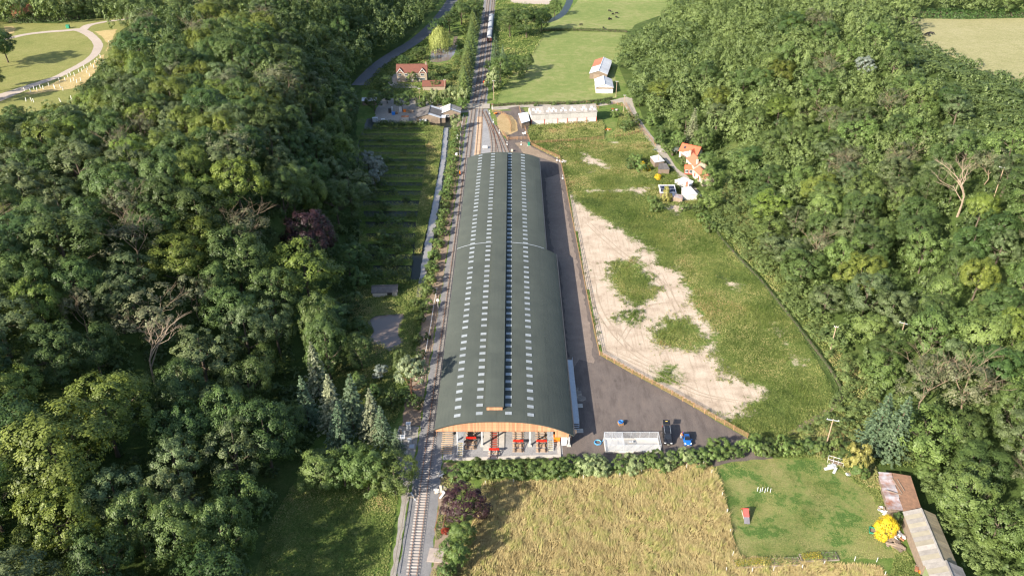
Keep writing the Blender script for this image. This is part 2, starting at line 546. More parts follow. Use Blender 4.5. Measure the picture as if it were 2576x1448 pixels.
# lane, level crossing, yard by the line
ribbon('lane', XY([(1236, 273), (1275, 271), (1320, 266), (1400, 267), (1470, 266), (1520, 262), (1555, 254), (1585, 247)]), [4.5, 5, 5, 4.5, 4, 4, 5, 5], .040, G_lane)
ribbon('cottage_lane', XY([(1574, 247), (1584, 268), (1600, 300), (1625, 335), (1650, 365), (1672, 395), (1690, 425), (1715, 445), (1735, 470), (1760, 495)]), [6, 4.4, 3.6, 3.4, 3.4, 4, 4.5, 5, 4, 2.0], .055, G_lane)
ribbon('access_road', XY([(1290, 270), (1309, 283), (1320, 302), (1317, 325), (1303, 340), (1290, 352), (1292, 366), (1315, 384)]), [6, 5, 5, 6, 7, 6, 6, 8], .044, G_asphalt)
patch('island_verge', XY([(1250, 296), (1262, 285), (1287, 291), (1301, 308), (1302, 330), (1280, 340), (1264, 342), (1252, 318)]), .048,
      ground('parched_verge', [(0.3, (.26, .19, .09)), (0.7, (.40, .30, .17))], .15, .9, 4.0), .2)
patch('soil_verge', XY([(1295, 360), (1322, 357), (1340, 372), (1372, 388), (1404, 404), (1400, 410), (1345, 392), (1318, 386)]), .050, G_dirt, .3)
patch('soil_strip', [(14.5, 160), (15.0, 216), (12.6, 230), (12.6, 282), (18.2, 286), (18.8, 262), (20, 225), (21.3, 185), (21.0, 164), (17.5, 166)], .028,
      ground('yard_dirt', [(0.3, (.15, .122, .105)), (0.7, (.235, .19, .16))], .1, .6, 4.0), .4)
patch('gravel_yard', XY([V3(*p) for p in ((225, 445), (240, 330), (275, 245), (430, 215), (700, 205), (780, 212), (800, 262), (1130, 308), (1130, 350), (900, 360), (640, 400), (620, 450))]), .034, G_gravel, .4)
patch('crossing_deck', [(-22.5, 363.0), (-10.5, 363.0), (-10.5, 370.0), (-22.5, 370.0)], .30, G_lane, 0)
ribbon('crossing_approach', [(-30, 367), (-26, 366.7), (-22.2, 366.5)], [5.5, 6, 6.5], .05, G_lane)

# road, river and fields beyond the crossing
ribbon('road', XY([(905, 215), (930, 186), (960, 158), (1000, 131), (1045, 103), (1080, 73), (1110, 40), (1135, 5), (1150, -25)]), [9, 8.5, 8, 8, 8, 8, 8, 8, 8], .05, G_road)
patch('pasture', XY([(1250, 262), (1262, 225), (1290, 180), (1330, 150), (1350, 110), (1372, 83), (1405, 79), (1575, 83), (1568, 130), (1548, 170), (1545, 235), (1555, 246), (1480, 258), (1330, 262)]), .030, G_field, .4, 3)
patch('upper_pasture', XY([(1368, 76), (1395, 48), (1430, 30), (1452, 5), (1462, -30), (1800, -30), (1740, 20), (1690, 40), (1640, 60), (1580, 76)]), .030, G_field, .4, 3)
ribbon('river', XY([(1366, 58), (1390, 50), (1412, 38), (1424, 22), (1432, 5), (1438, -25)]), [6, 6, 5, 5, 5, 5], .046, G_dark_water)
patch('quarry_floor', XY([(1285, 6), (1310, 10), (1380, 12), (1392, -5), (1392, -25), (1285, -25)]), .036, G_path, .3)
patch('house_garden', XY([(1000, 140), (1060, 118), (1100, 112), (1165, 90), (1185, 120), (1160, 170), (1150, 215), (960, 232), (985, 205)]), .028,
      ground('garden_grass', [(0.3, (.07, .13, .03)), (0.7, (.16, .19, .06))], .1, .5, 3), .4, 2)
patch('house_drive', XY([(960, 195), (1000, 185), (998, 208), (1040, 214), (1060, 222), (990, 222)]), .036, G_gravel, .2)
patch('garden_pond', XY([(1085, 128), (1108, 122), (1122, 122), (1136, 118), (1142, 92), (1152, 92), (1146, 132), (1130, 152), (1102, 158), (1082, 156)]), .040, G_water, .3)
patch('front_meadow', [(-47, 90), (-48, 112), (-46, 122), (-38, 124), (-25, 124), (-23.5, 118), (-22.9, 90)], .022, G_rough, .4)

# fish farm: dark tanks with grassy banks between, feeder channel, pond
patch('tank_water', [(-41, 206), (-24, 206), (-27, 350), (-66, 350), (-64, 300), (-54, 262), (-46, 225)], .024, G_dark_water, .3, 2)
patch('feeder_channel', XY([(1117, 322), (1128, 322), (1121, 400), (1113, 450), (1106, 500), (1098, 560), (1086, 620), (1070, 700), (1059, 748), (1045, 748),
                            (1056, 700), (1068, 620), (1079, 560), (1090, 500), (1101, 450), (1109, 400)]), .034, G_channel, .25, 1.2)
patch('pond', XY([V8(*p) for p in ((1130, 330), (1200, 290), (1330, 270), (1480, 265), (1490, 310), (1445, 400), (1435, 480), (1480, 520), (1470, 580), (1340, 640), (1250, 575), (1150, 570), (1130, 530), (1180, 440), (1150, 390))]), .036, G_water, .2)

# fields in front
LAWN = XY([(1795, 1172), (1850, 1160), (1960, 1152), (2060, 1160), (2110, 1185), (2180, 1225), (2225, 1290), (2250, 1350), (2255, 1405), (1862, 1402), (1845, 1340), (1836, 1290), (1818, 1225)])
patch('lawn', LAWN, .036, G_lawn, .25)
DRY = XY([(1120, 1470), (1180, 1350), (1215, 1215), (1300, 1212), (1400, 1208), (1480, 1200), (1560, 1188), (1640, 1176), (1740, 1168), (1790, 1172), (1815, 1225), (1832, 1290), (1842, 1345), (1855, 1400),
          (2210, 1425), (2255, 1480)])
patch('dry_field', DRY, .016, G_dryfield, .3)

# plateaus
ZL, ZR = HL + .10, HR + .10
patch('park_grass', XY([(-90, 50), (60, 58), (130, 60), (240, 48), (335, 34), (350, 44), (305, 78), (292, 105), (280, 135), (250, 172), (205, 225), (195, 262), (60, 285), (-90, 300)], ZL), ZL, G_park, .6, 4)
ribbon('park_path', XY([V9(*p) for p in ((-260, 1080), (40, 965), (200, 905), (350, 850), (560, 780), (700, 710), (850, 630), (950, 550), (988, 470), (970, 415), (920, 365), (860, 325), (780, 300), (650, 310), (450, 325), (250, 350), (50, 395), (-200, 430))], ZL),
       [9, 7.5, 5.5, 4.2, 3.6, 3.6, 3.6, 3.8, 4.2, 4.2, 4.2, 5, 5, 4, 4, 4, 4, 4], ZL + .03, G_path)
ribbon('park_path_branch', XY([V9(*p) for p in ((820, 310), (880, 262), (960, 240), (1100, 215), (1250, 197), (1340, 178))], ZL), [5, 4.5, 3.5, 3.2, 3, 3], ZL + .06, G_path)
G_tan = ground('parched_grass', [(0.3, (.30, .235, .10)), (0.7, (.46, .36, .18))], .15, .9, 3.0)
patch('parched_strip', XY([V9(*p) for p in ((240, 935), (420, 890), (620, 800), (790, 740), (920, 650), (1010, 570), (1060, 540), (1040, 610), (930, 760), (840, 850), (700, 900), (480, 925), (300, 955))], ZL), ZL + .05, G_tan, .4)
patch('parched_corner', XY([V9(*p) for p in ((950, 320), (1180, 295), (1150, 350), (1130, 420), (1070, 520), (1080, 440), (1040, 380))], ZL), ZL + .05, G_tan, .4)
patch('parched_island', XY([V9(*p) for p in ((40, 270), (130, 268), (160, 290), (140, 330), (70, 355))], ZL), ZL + .05, G_tan, .3)
patch('mown_field', XY([(2228, 40), (2275, 52), (2298, 80), (2318, 118), (2390, 140), (2460, 175), (2520, 195), (2600, 215), (2760, 260), (2900, 300), (2900, 36), (2600, 44), (2450, 46)], ZR), ZR, G_hay, .6, 4)

# --- the waste ground right of the shed: bare sand with weeds, one sheet with a surveyed sand mask
SAND = XY([(1408, 462), (1452, 505), (1478, 528), (1540, 560), (1600, 600), (1640, 628), (1662, 662), (1702, 672), (1732, 722), (1748, 772), (1792, 832), (1802, 900), (1852, 952), (1932, 983),
           (1905, 1012), (1862, 1052), (1805, 1070), (1725, 1036), (1628, 976), (1490, 902), (1455, 770), (1420, 560), (1405, 490)])
ISLES = [XY(p) for p in ([(1545, 668), (1590, 652), (1622, 672), (1642, 722), (1640, 748), (1608, 763), (1560, 742), (1530, 706)],
                         [(1640, 838), (1682, 806), (1732, 800), (1760, 838), (1812, 872), (1745, 878), (1690, 870), (1652, 866)],
                         [(1640, 930), (1700, 920), (1690, 960), (1660, 955)],
                         [(1572, 800), (1600, 788), (1606, 800), (1580, 815)])]
BARE = [XY(p) for p in ([(1480, 476), (1560, 477), (1612, 470), (1640, 466), (1650, 474), (1615, 492), (1590, 484), (1480, 482)],
                        [V5(*q) for q in ((830, 960), (960, 1000), (1130, 940), (1170, 900), (1060, 880), (900, 930), (900, 1080), (870, 1020))],
                        [V5(*q) for q in ((1330, 1150), (1530, 1130), (1680, 1170), (1640, 1240), (1480, 1290), (1340, 1220))],
                        [V5(*q) for q in ((440, 180), (560, 200), (640, 255), (560, 280), (440, 240), (450, 80), (540, 100))],
                        [(1820, 700), (1850, 712), (1872, 730), (1840, 725)], [(1945, 815), (1972, 835), (1960, 850), (1940, 828)], [(1975, 860), (2003, 895), (2020, 918), (2002, 918), (1985, 892)],
                        [V5(*q) for q in ((60, 380), (250, 440), (480, 560), (620, 610), (480, 630), (280, 590), (100, 540))], [V5(*q) for q in ((200, 660), (270, 670), (240, 700))])]
WASTE = [(p[0] + .25, p[1]) for p in fa[2:]] + [(p[0] + .2, p[1] + .4) for p in fb[1:]] + [(62, 131), (72, 140), (78.5, 151), (78, 178), (74.5, 206), (70, 232), (69, 262), (63, 292), (58, 316), (44, 321), (19, 322), (10, 330)]
wx = np.arange(6, 84, .8); wy = np.arange(126, 345, .8)
X, Y = np.meshgrid(wx, wy)
def sandmask(x, y):
    s = sdist(x, y, SAND)
    for p in ISLES: s = np.minimum(s, -sdist(x, y, p))
    for p in BARE: s = np.maximum(s, sdist(x, y, p) - .3)
    return s
ins = inpoly(X, Y, WASTE)
sm = sandmask(X, Y)
def lump(x, y):
    return (np.sin(x * 1.7 + np.sin(y * .9)) * np.sin(y * 1.3 + np.cos(x * 1.1)) * .5 + .5)
Z = .02 + np.where(sm < -1, .10, .05) * lump(X, Y)
# wheel ruts curving through the sand
nx, ny = len(wx), len(wy)
idx = np.arange(nx * ny).reshape(ny, nx)
ok = ins[:-1, :-1] & ins[:-1, 1:] & ins[1:, 1:] & ins[1:, :-1]
F = np.stack([idx[:-1, :-1], idx[:-1, 1:], idx[1:, 1:], idx[1:, :-1]], -1)[ok]

def sandy(name):
    m, nt, bs, N, L = _nodes(name)
    a = N.new('ShaderNodeAttribute'); a.attribute_name = 'sand'
    n1 = pos_noise(nt, .22, 5, .65); n2 = pos_noise(nt, 1.3, 5, .7); n3 = pos_noise(nt, 5, 4, .7)
    e = math_n(nt, 'ADD', a.outputs['Fac'], math_n(nt, 'MULTIPLY', math_n(nt, 'SUBTRACT', n2, .5), 9.0))
    e = math_n(nt, 'ADD', e, math_n(nt, 'MULTIPLY', math_n(nt, 'SUBTRACT', n1, .5), 13.0))
    fac = math_n(nt, 'MULTIPLY_ADD', e, 0.4, True); fac.node.inputs[2].default_value = .4
    # ruts: stretched noise along the way vehicles drove
    g = N.new('ShaderNodeNewGeometry')
    mp = N.new('ShaderNodeMapping'); mp.inputs['Rotation'].default_value = (0, 0, .55); mp.inputs['Scale'].default_value = (1.9, .10, 1)
    L.new(g.outputs['Position'], mp.inputs['Vector'])
    rut = pos_noise(nt, 1.0, 2, .5, vec=mp.outputs[0])
    sand = ramp(nt, n1, [(0.28, (.27, .21, .155)), (0.46, (.41, .335, .26)), (0.72, (.50, .425, .34))])
    sand = mixc(nt, 1.0, sand, ramp(nt, rut, [(0.30, (.80, .78, .76)), (0.46, (1, 1, 1))]), 'MULTIPLY')
    green = ramp(nt, n2, [(0.3, (.06, .10, .022)), (0.55, (.125, .165, .042)), (0.75, (.26, .235, .10))])
    col = mixc(nt, fac, green, sand)
    col = mixc(nt, 1.0, col, ramp(nt, n3, [(0.3, (.74,) * 3), (0.7, (1.2,) * 3)]), 'MULTIPLY')
    L.new(col, bs.inputs['Base Color']); bs.inputs['Roughness'].default_value = .95; bs.inputs['Specular IOR Level'].default_value = .1
    bump(nt, bs, n3, .45, .2)
    return m
me = npmesh('waste_ground', np.stack([X, Y, Z], -1).reshape(-1, 3), F, sandy('sandy_ground'), smooth=True)
G_rut = ground('rut_soil', [(0.3, (.27, .215, .16)), (0.7, (.38, .31, .235))], .3, 1.2, 5.0)
at_ = me.attributes.new('sand', 'FLOAT', 'POINT'); at_.data.foreach_set('value', sm.ravel().astype(np.float32))
tag(link('waste_ground', me), kind='structure')
for i, pts in enumerate([((1462, 545), (1520, 600), (1580, 650), (1640, 690), (1690, 740)), ((1490, 690), (1500, 760), (1540, 830), (1600, 890), (1680, 930)), ((1660, 690), (1700, 770), (1730, 820)), ((1560, 860), (1600, 800), (1630, 770), (1680, 760)), ((1530, 880), (1640, 930), (1760, 990), (1860, 1010))]):
    w_ = [Vector(p) for p in XY(pts)]
    for s in (-.8, .8): ribbon('wheel_rut', [(p.x + s, p.y + s * .25) for p in w_], [.15, .42, .4, .42, .12], lambda x, y: .035 + .05 * float(lump(x, y)) + .012, G_rut, amp=.10)
patch('yard_sand_spill', XY([V2(*p) for p in ((-430, -300), (-330, -360), (-170, -330), (-130, -220), (-40, -150), (-180, -140), (-250, -200), (-390, -200))]), .032,
      ground('dusty_planings', [(0.3, (.15, .132, .125)), (0.52, (.20, .175, .155)), (0.62, (.40, .33, .26)), (0.75, (.44, .37, .29))], .3, .9, 4.0, mixa=.6), .5, .8)
# ================================================================ trees
def unit(v):
    return v / np.maximum(np.linalg.norm(v, axis=-1, keepdims=True), 1e-9)

def quads(P, Nn, size, asp, r, bend=0.0):
    """leaf-spray faces: kite-shaped quads at P with normals Nn"""
    n = len(P)
    t = unit(np.cross(Nn, r.normal(size=(n, 3))))
    b = np.cross(Nn, t)
    s = (size * r.uniform(.6, 1.35, n))[:, None]
    a = asp if np.ndim(asp) else np.full(n, asp)
    a = a[:, None]
    V = np.stack([P - t * s * .5, P - b * s * a * .5 + t * s * .08, P + t * s * .55, P + b * s * a * .5 - t * s * .05], 1)
    return V.reshape(-1, 3), np.arange(4 * n).reshape(n, 4)

def rdir(r, n, zmin=-1.0):
    z = r.uniform(zmin, 1, n); a = r.uniform(0, 2 * np.pi, n)
    q = np.sqrt(1 - z * z)
    return np.stack([q * np.cos(a), q * np.sin(a), z], -1)

def crown(seed, Rr, Hc, zc, nl, nleaf, leaf, asp=.7, lobe=(.30, .44), clump=12, droop=0.0, up=.3, flat=1.0, gap=.0):
    """billowing crown: lobes over a dome, clumps over each lobe, leaf sprays over each clump"""
    r = np.random.default_rng(seed)
    k = np.arange(nl) + .5
    ph = np.arccos(1 - 1.5 * k / nl); a = np.pi * (1 + 5 ** .5) * k
    D = np.stack([np.cos(a) * np.sin(ph), np.sin(a) * np.sin(ph), np.cos(ph)], -1)
    D = unit(D + r.normal(scale=.16, size=D.shape))
    rl = Rr * r.uniform(lobe[0] * .68, lobe[1] * 1.1, nl)
    C = D * np.array([Rr, Rr, Hc]) * (r.uniform(.50, .74, nl))[:, None]
    C[:, 2] += zc
    C = np.vstack([C, [[0, 0, zc + Hc * .1]]]); rl = np.append(rl, Rr * .55); D = np.vstack([D, [[0, 0, 1]]])
    nl += 1
    cd = unit(rdir(r, nl * clump).reshape(nl, clump, 3) + D[:, None] * .7)
    rc = rl[:, None] * r.uniform(.24, .48, (nl, clump))
    cc = C[:, None] + cd * (rl[:, None] * r.uniform(.66, .92, (nl, clump)))[..., None] * np.array([1, 1, flat])
    cv = r.uniform(0, 1, (nl, clump))
    keepc = r.uniform(0, 1, (nl, clump)) > gap
    w = (rc ** 2 * keepc).ravel(); w /= w.sum()
    N0 = int(nleaf * 1.9)
    j = r.choice(nl * clump, N0, p=w)
    li, ci = j // clump, j % clump
    e = unit(rdir(r, N0) + cd[li, ci] * .6 + np.array([0, 0, .25]))
    P = cc[li, ci] + e * (rc[li, ci] * np.where(r.uniform(0, 1, N0) < .13, r.uniform(1.1, 1.55, N0), r.uniform(.6, 1.12, N0)))[:, None]
    # drop what lies deep inside other lobes
    dist = np.linalg.norm(P[:, None] - C[None], axis=2) / rl[None]
    keep = dist.min(1) > .70
    P, e, li, ci = P[keep][:nleaf], e[keep][:nleaf], li[keep][:nleaf], ci[keep][:nleaf]
    n = len(P)
    Nn = unit(e * .75 + cd[li, ci] * .30 + D[li] * .2 + r.normal(scale=.22, size=(n, 3)) + np.array([0, 0, up]))
    P[:, 2] -= droop * np.linalg.norm(P[:, :2], axis=1) ** 2
    V, F = quads(P, Nn, leaf, asp, r)
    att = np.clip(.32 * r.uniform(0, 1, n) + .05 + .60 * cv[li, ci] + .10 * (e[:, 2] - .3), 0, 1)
    return V, F, att

def limbs(seed, h, r0, spread, zc, n=6, tw=3):
    """trunk with forking limbs"""
    r = random.Random(seed)
    mb = MB()
    top = Vector((r.uniform(-.4, .4), r.uniform(-.4, .4), h))
    mb.tube([(0, 0, -.6), (0.05, 0, h * .12), (top.x * .4, top.y * .4, h * .5), top], [r0 * 1.35, r0, r0 * .7, r0 * .15], 7)
    for i in range(n):
        a = i * 2.4 + r.uniform(-.3, .3)
        z0 = h * r.uniform(.28, .6)
        p0 = Vector((top.x * .4 * z0 / h, top.y * .4 * z0 / h, z0))
        L = spread * r.uniform(.6, .95)
        p2 = p0 + Vector((math.cos(a) * L, math.sin(a) * L, L * r.uniform(.45, .9)))
        p1 = p0.lerp(p2, .5) + Vector((0, 0, -L * .08))
        mb.tube([p0, p1, p2], [r0 * .45, r0 * .3, r0 * .08], 5)
        for q in range(tw):
            b = a + r.uniform(-1.1, 1.1)
            s = p1.lerp(p2, r.uniform(.1, .8)); l2 = L * r.uniform(.3, .5)
            mb.tube([s, s + Vector((math.cos(b) * l2, math.sin(b) * l2, l2 * r.uniform(.4, 1)))], [r0 * .18, r0 * .04], 4)
    return mb

def bare_limbs(seed, h, spread, r0=.22, depth=4, twig=1.0):
    """leafless forking branches"""
    r = random.Random(seed)
    mb = MB()
    def grow(p, d, L, rad, lev):
        mid = p + d * L * .5 + Vector((r.uniform(-1, 1), r.uniform(-1, 1), r.uniform(-.3, .6))) * L * .09
        e = p + d * L + Vector((0, 0, L * .05))
        mb.tube([p, mid, e], [rad, rad * .8, rad * .6], 5 if lev < 2 else 3, cap=False)
        if lev >= depth: return
        for _ in range(r.choice((2, 3, 3)) if lev else 4):
            a = r.uniform(0, 6.28)
            side = Vector((math.cos(a), math.sin(a), r.uniform(-.15, .5)))
            nd = (d * r.uniform(.55, 1.0) + side * spread * r.uniform(.4, .85)).normalized()
            grow(mid.lerp(e, r.uniform(.2, 1)), nd, L * r.uniform(.55, .8), rad * .58, lev + 1)
    grow(Vector((0, 0, -.5)), Vector((r.uniform(-.08, .08), r.uniform(-.08, .08), 1)), h * .42, r0, 0)
    return mb

def spruce(seed, h, rb, tiers=17, nbr=10, leaf=.5, per=16, tip=.05, droop=.32):
    r = np.random.default_rng(seed)
    Ps, Ns, Vs = [], [], []
    for i in range(tiers):
        f = i / (tiers - 1)
        z = h * (.10 + .89 * f)
        rad = rb * (1 - f) ** .85 + rb * tip
        nb = max(5, int(nbr * (1 - f * .5)))
        for b in range(nb):
            a = 2 * np.pi * (b + r.uniform(-.25, .25)) / nb + i * 1.7
            L = rad * r.uniform(.72, 1.12)
            m = max(4, int(per * (1 - f * .7)))
            t = np.sqrt(r.uniform(.03, 1, m))
            w = (1 - t) * .32 * L + .15
            s = r.uniform(-1, 1, m) * w
            x = np.cos(a) * t * L - np.sin(a) * s; y = np.sin(a) * t * L + np.cos(a) * s
            zz = z - droop * L * t ** 1.4 + .12 * L * t ** 3 + r.normal(scale=.07, size=m) - np.abs(s) * .3
            Ps.append(np.stack([x, y, zz], -1))
            out = np.array([np.cos(a), np.sin(a), 0])
            Ns.append(unit(np.array([0, 0, 1.0]) + out * .55 + r.normal(scale=.3, size=(m, 3))))
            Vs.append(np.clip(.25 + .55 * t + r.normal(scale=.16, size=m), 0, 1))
    P = np.vstack(Ps); Nn = np.vstack(Ns); v = np.concatenate(Vs)
    V, F = quads(P, Nn, leaf, .55, r)
    return V, F, v

def willow_crown(seed, Rr, h, nst, leaf):
    r = np.random.default_rng(seed)
    Ps, Ns, Vs = [], [], []
    for i in range(nst):
        a = r.uniform(0, 6.283); q = Rr * np.sqrt(r.uniform(0.02, 1))
        top = h * (1 - .42 * (q / Rr) ** 2) + r.normal(scale=.5) + .9 * np.sin(a * 5 + q)
        L = r.uniform(.22, .55) * h * (.55 + .6 * q / Rr)
        m = int(9 + 9 * q / Rr)
        t = np.linspace(0, 1, m)
        out = np.array([np.cos(a), np.sin(a), 0])
        p = np.stack([np.cos(a) * (q + .5 * t ** .5), np.sin(a) * (q + .5 * t ** .5), top - L * t], -1) + r.normal(scale=.14, size=(m, 3))
        Ps.append(p); Ns.append(unit(out * 1.0 + np.array([0, 0, .55]) + r.normal(scale=.35, size=(m, 3)))); Vs.append(np.clip(r.uniform(.1, .5) + .5 * (1 - t) + r.normal(scale=.1, size=m), 0, 1))
    V, F = quads(np.vstack(Ps), np.vstack(Ns), leaf, .5, r)
    return V, F, np.concatenate(Vs)

BARK = M('bark', (.12, .095, .07), (.075, .06, .045), .95, 2.0)
BARK_PALE = M('pale_bark', (.30, .24, .175), (.21, .165, .12), .9, 2.0)
BARK_PINE = M('pine_bark', (.24, .12, .07), (.15, .085, .055), .95, 2.0)
BARK_DEAD = M('dead_twigs', (.21, .16, .11), (.15, .115, .08), .95, .6, rnd=.25)

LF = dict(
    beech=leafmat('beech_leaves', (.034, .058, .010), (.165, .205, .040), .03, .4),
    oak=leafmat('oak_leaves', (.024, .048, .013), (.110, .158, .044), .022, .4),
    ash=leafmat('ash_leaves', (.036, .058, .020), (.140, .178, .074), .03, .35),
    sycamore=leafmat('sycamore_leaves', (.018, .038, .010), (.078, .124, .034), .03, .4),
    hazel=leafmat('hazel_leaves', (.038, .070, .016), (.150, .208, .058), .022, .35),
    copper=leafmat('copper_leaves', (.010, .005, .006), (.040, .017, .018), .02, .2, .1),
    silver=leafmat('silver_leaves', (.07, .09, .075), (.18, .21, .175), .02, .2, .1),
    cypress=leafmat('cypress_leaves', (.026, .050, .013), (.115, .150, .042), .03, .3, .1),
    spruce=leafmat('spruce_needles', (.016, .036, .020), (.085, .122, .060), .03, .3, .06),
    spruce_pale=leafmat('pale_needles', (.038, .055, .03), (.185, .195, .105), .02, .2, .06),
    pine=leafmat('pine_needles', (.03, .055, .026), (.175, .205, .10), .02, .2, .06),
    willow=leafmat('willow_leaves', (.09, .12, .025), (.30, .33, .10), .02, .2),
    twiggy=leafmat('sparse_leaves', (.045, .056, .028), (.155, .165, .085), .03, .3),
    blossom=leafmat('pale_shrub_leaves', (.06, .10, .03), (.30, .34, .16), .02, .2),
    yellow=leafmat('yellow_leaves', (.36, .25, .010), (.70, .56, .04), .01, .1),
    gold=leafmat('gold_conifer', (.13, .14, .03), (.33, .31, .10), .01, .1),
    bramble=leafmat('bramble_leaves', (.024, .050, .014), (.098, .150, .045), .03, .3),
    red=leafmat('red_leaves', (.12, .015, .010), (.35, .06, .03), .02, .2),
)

POOL = {}
def pool(kind):
    """mesh variants of a kind: list of (trunk mesh, crown mesh, design radius, design height)"""
    if kind in POOL: return POOL[kind]
    out = []
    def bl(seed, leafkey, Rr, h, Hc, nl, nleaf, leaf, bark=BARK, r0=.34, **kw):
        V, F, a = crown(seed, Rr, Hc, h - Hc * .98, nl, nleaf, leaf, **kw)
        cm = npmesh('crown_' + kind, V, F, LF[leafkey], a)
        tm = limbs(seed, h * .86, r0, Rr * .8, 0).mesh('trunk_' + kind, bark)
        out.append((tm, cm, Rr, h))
    if kind == 'beech':
        for s in (11, 12, 13, 14): bl(s, 'beech', 7.2, 19, 8.6, 21, 13500, .38, lobe=(.26, .40), clump=13, up=.45, flat=.8)
    elif kind == 'oak':
        for s in (21, 22, 23, 24): bl(s, 'oak', 6.6, 17, 7.8, 19, 12000, .34, lobe=(.28, .44), clump=12)
    elif kind == 'sycamore':
        for s in (31, 32, 33): bl(s, 'sycamore', 6.8, 19, 9.0, 21, 12500, .36, lobe=(.28, .40), clump=11)
    elif kind == 'ash':
        for s in (41, 42, 43, 44): bl(s, 'ash', 5.8, 18, 8.2, 16, 9500, .32, lobe=(.28, .42), clump=11, gap=.18, up=.2)
    elif kind == 'hazel':
        for s in (51, 52, 53): bl(s, 'hazel', 4.4, 9.5, 4.8, 14, 7600, .28, r0=.16, lobe=(.30, .46), clump=10)
    elif kind == 'bramble':
        for s in (56, 57, 58): bl(s, 'bramble', 4.2, 4.6, 3.2, 12, 6500, .27, r0=.08, lobe=(.30, .46), clump=10)
    elif kind == 'copper':
        for s in (61, 62): bl(s, 'copper', 5.6, 13, 6.4, 15, 10000, .33, lobe=(.28, .42), clump=12)
    elif kind == 'silver':
        for s in (65, 66): bl(s, 'silver', 4.2, 11, 5.4, 12, 5200, .34, lobe=(.28, .40), clump=11)
    elif kind == 'twiggy':
        for s in (71, 72, 73):
            V, F, a = crown(s, 5.6, 6.8, 10.4, 12, 2600, .36, lobe=(.26, .38), clump=10, gap=.3)
            cm = npmesh('crown_twiggy', V, F, LF['twiggy'], a)
            tm = bare_limbs(s, 17.5, .85, .19, 4).mesh('trunk_twiggy', BARK_DEAD)
            out.append((tm, cm, 5.6, 17.5))
    elif kind == 'bare':
        for s in (81, 82, 83): out.append((bare_limbs(s, 17, .9, .26, 5).mesh('trunk_bare', BARK_PALE), None, 5.5, 16))
    elif kind in ('spruce', 'spruce_pale'):
        for s in (91, 92, 93):
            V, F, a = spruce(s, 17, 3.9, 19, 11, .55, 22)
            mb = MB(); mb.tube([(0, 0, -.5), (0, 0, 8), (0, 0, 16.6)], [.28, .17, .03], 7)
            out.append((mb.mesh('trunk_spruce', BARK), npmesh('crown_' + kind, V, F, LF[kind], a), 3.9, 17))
    elif kind == 'cypress':
        for s in (95, 96):
            V, F, a = spruce(s, 14, 2.6, 22, 11, .46, 20, tip=.12, droop=.05)
            mb = MB(); mb.tube([(0, 0, -.5), (0, 0, 13)], [.22, .03], 7)
            out.append((mb.mesh('trunk_cypress', BARK), npmesh('crown_cypress', V, F, LF['cypress'], a), 2.6, 14))
    elif kind == 'pine':
        bl(97, 'pine', 4.4, 14, 4.6, 12, 5200, .36, bark=BARK_PINE, r0=.26, lobe=(.26, .38), clump=9, gap=.12)
    elif kind == 'willow':
        V, F, a = willow_crown(99, 6.0, 13.5, 620, .5)
        out.append((limbs(99, 11.5, .4, 4.2, 0).mesh('trunk_willow', BARK), npmesh('crown_willow', V, F, LF['willow'], a), 6.0, 13.5))
    elif kind == 'yellow':
        bl(107, 'yellow', 2.6, 4.4, 3.0, 7, 6500, .22, r0=.09, lobe=(.62, .70), clump=26)
    elif kind in ('blossom', 'gold', 'red', 'bush', 'hedge'):
        lk = {'bush': 'oak', 'hedge': 'hazel'}.get(kind, kind)
        for s in (101, 102, 103): bl(s + len(kind), lk, 2.6, 4.4, 2.8, 11, 4200, .24, r0=.09, lobe=(.28, .44), clump=10)
    POOL[kind] = out
    return out

NAMES = dict(beech='beech_tree', oak='oak_tree', sycamore='sycamore_tree', ash='ash_tree', hazel='hazel_tree', bramble='bramble_thicket', copper='copper_beech', silver='silver_willow',
             twiggy='dying_ash_tree', bare='dead_tree', spruce='spruce_tree', spruce_pale='spruce_tree', cypress='cypress_tree', pine='pine_tree', willow='willow_tree',
             blossom='flowering_shrub', yellow='yellow_shrub', gold='golden_conifer', red='red_shrub', bush='shrub', hedge='hedge_shrub')
trng = random.Random(5)
def tree(kind, x, y, r=None, h=None, label=None, group=None, rz=None, z=None, cat=None):
    v = pool(kind)
    tm, cm, Rr, Hh = v[trng.randrange(len(v))]
    r = r or Rr; h = h or Hh * (r / Rr)
    z = float(terr(x, y)) if z is None else z
    o = thing(NAMES[kind], label, cat or ('shrub' if kind in ('blossom', 'yellow', 'red', 'bush', 'hedge', 'bramble') else 'tree'), (x, y, z), 0, group)
    o.rotation_euler = (trng.uniform(-.05, .05), trng.uniform(-.05, .05), rz if rz is not None else trng.uniform(0, 6.28))
    sx = r / Rr
    o.scale = (sx * trng.uniform(.92, 1.08), sx * trng.uniform(.92, 1.08), h / Hh)
    link('trunk', tm, o)
    if cm is not None: link('crown', cm, o)
    return o

TREES = []          # (x, y, r) already standing
def crown_at(kind, px, py, r, h, label, group=None, frac=.68, **kw):
    """a tree whose crown centre is on the surveyed sight line"""
    p = at(px, py, h * frac)
    TREES.append((p.x, p.y, r))
    return tree(kind, p.x, p.y, r, h, label, group, **kw)

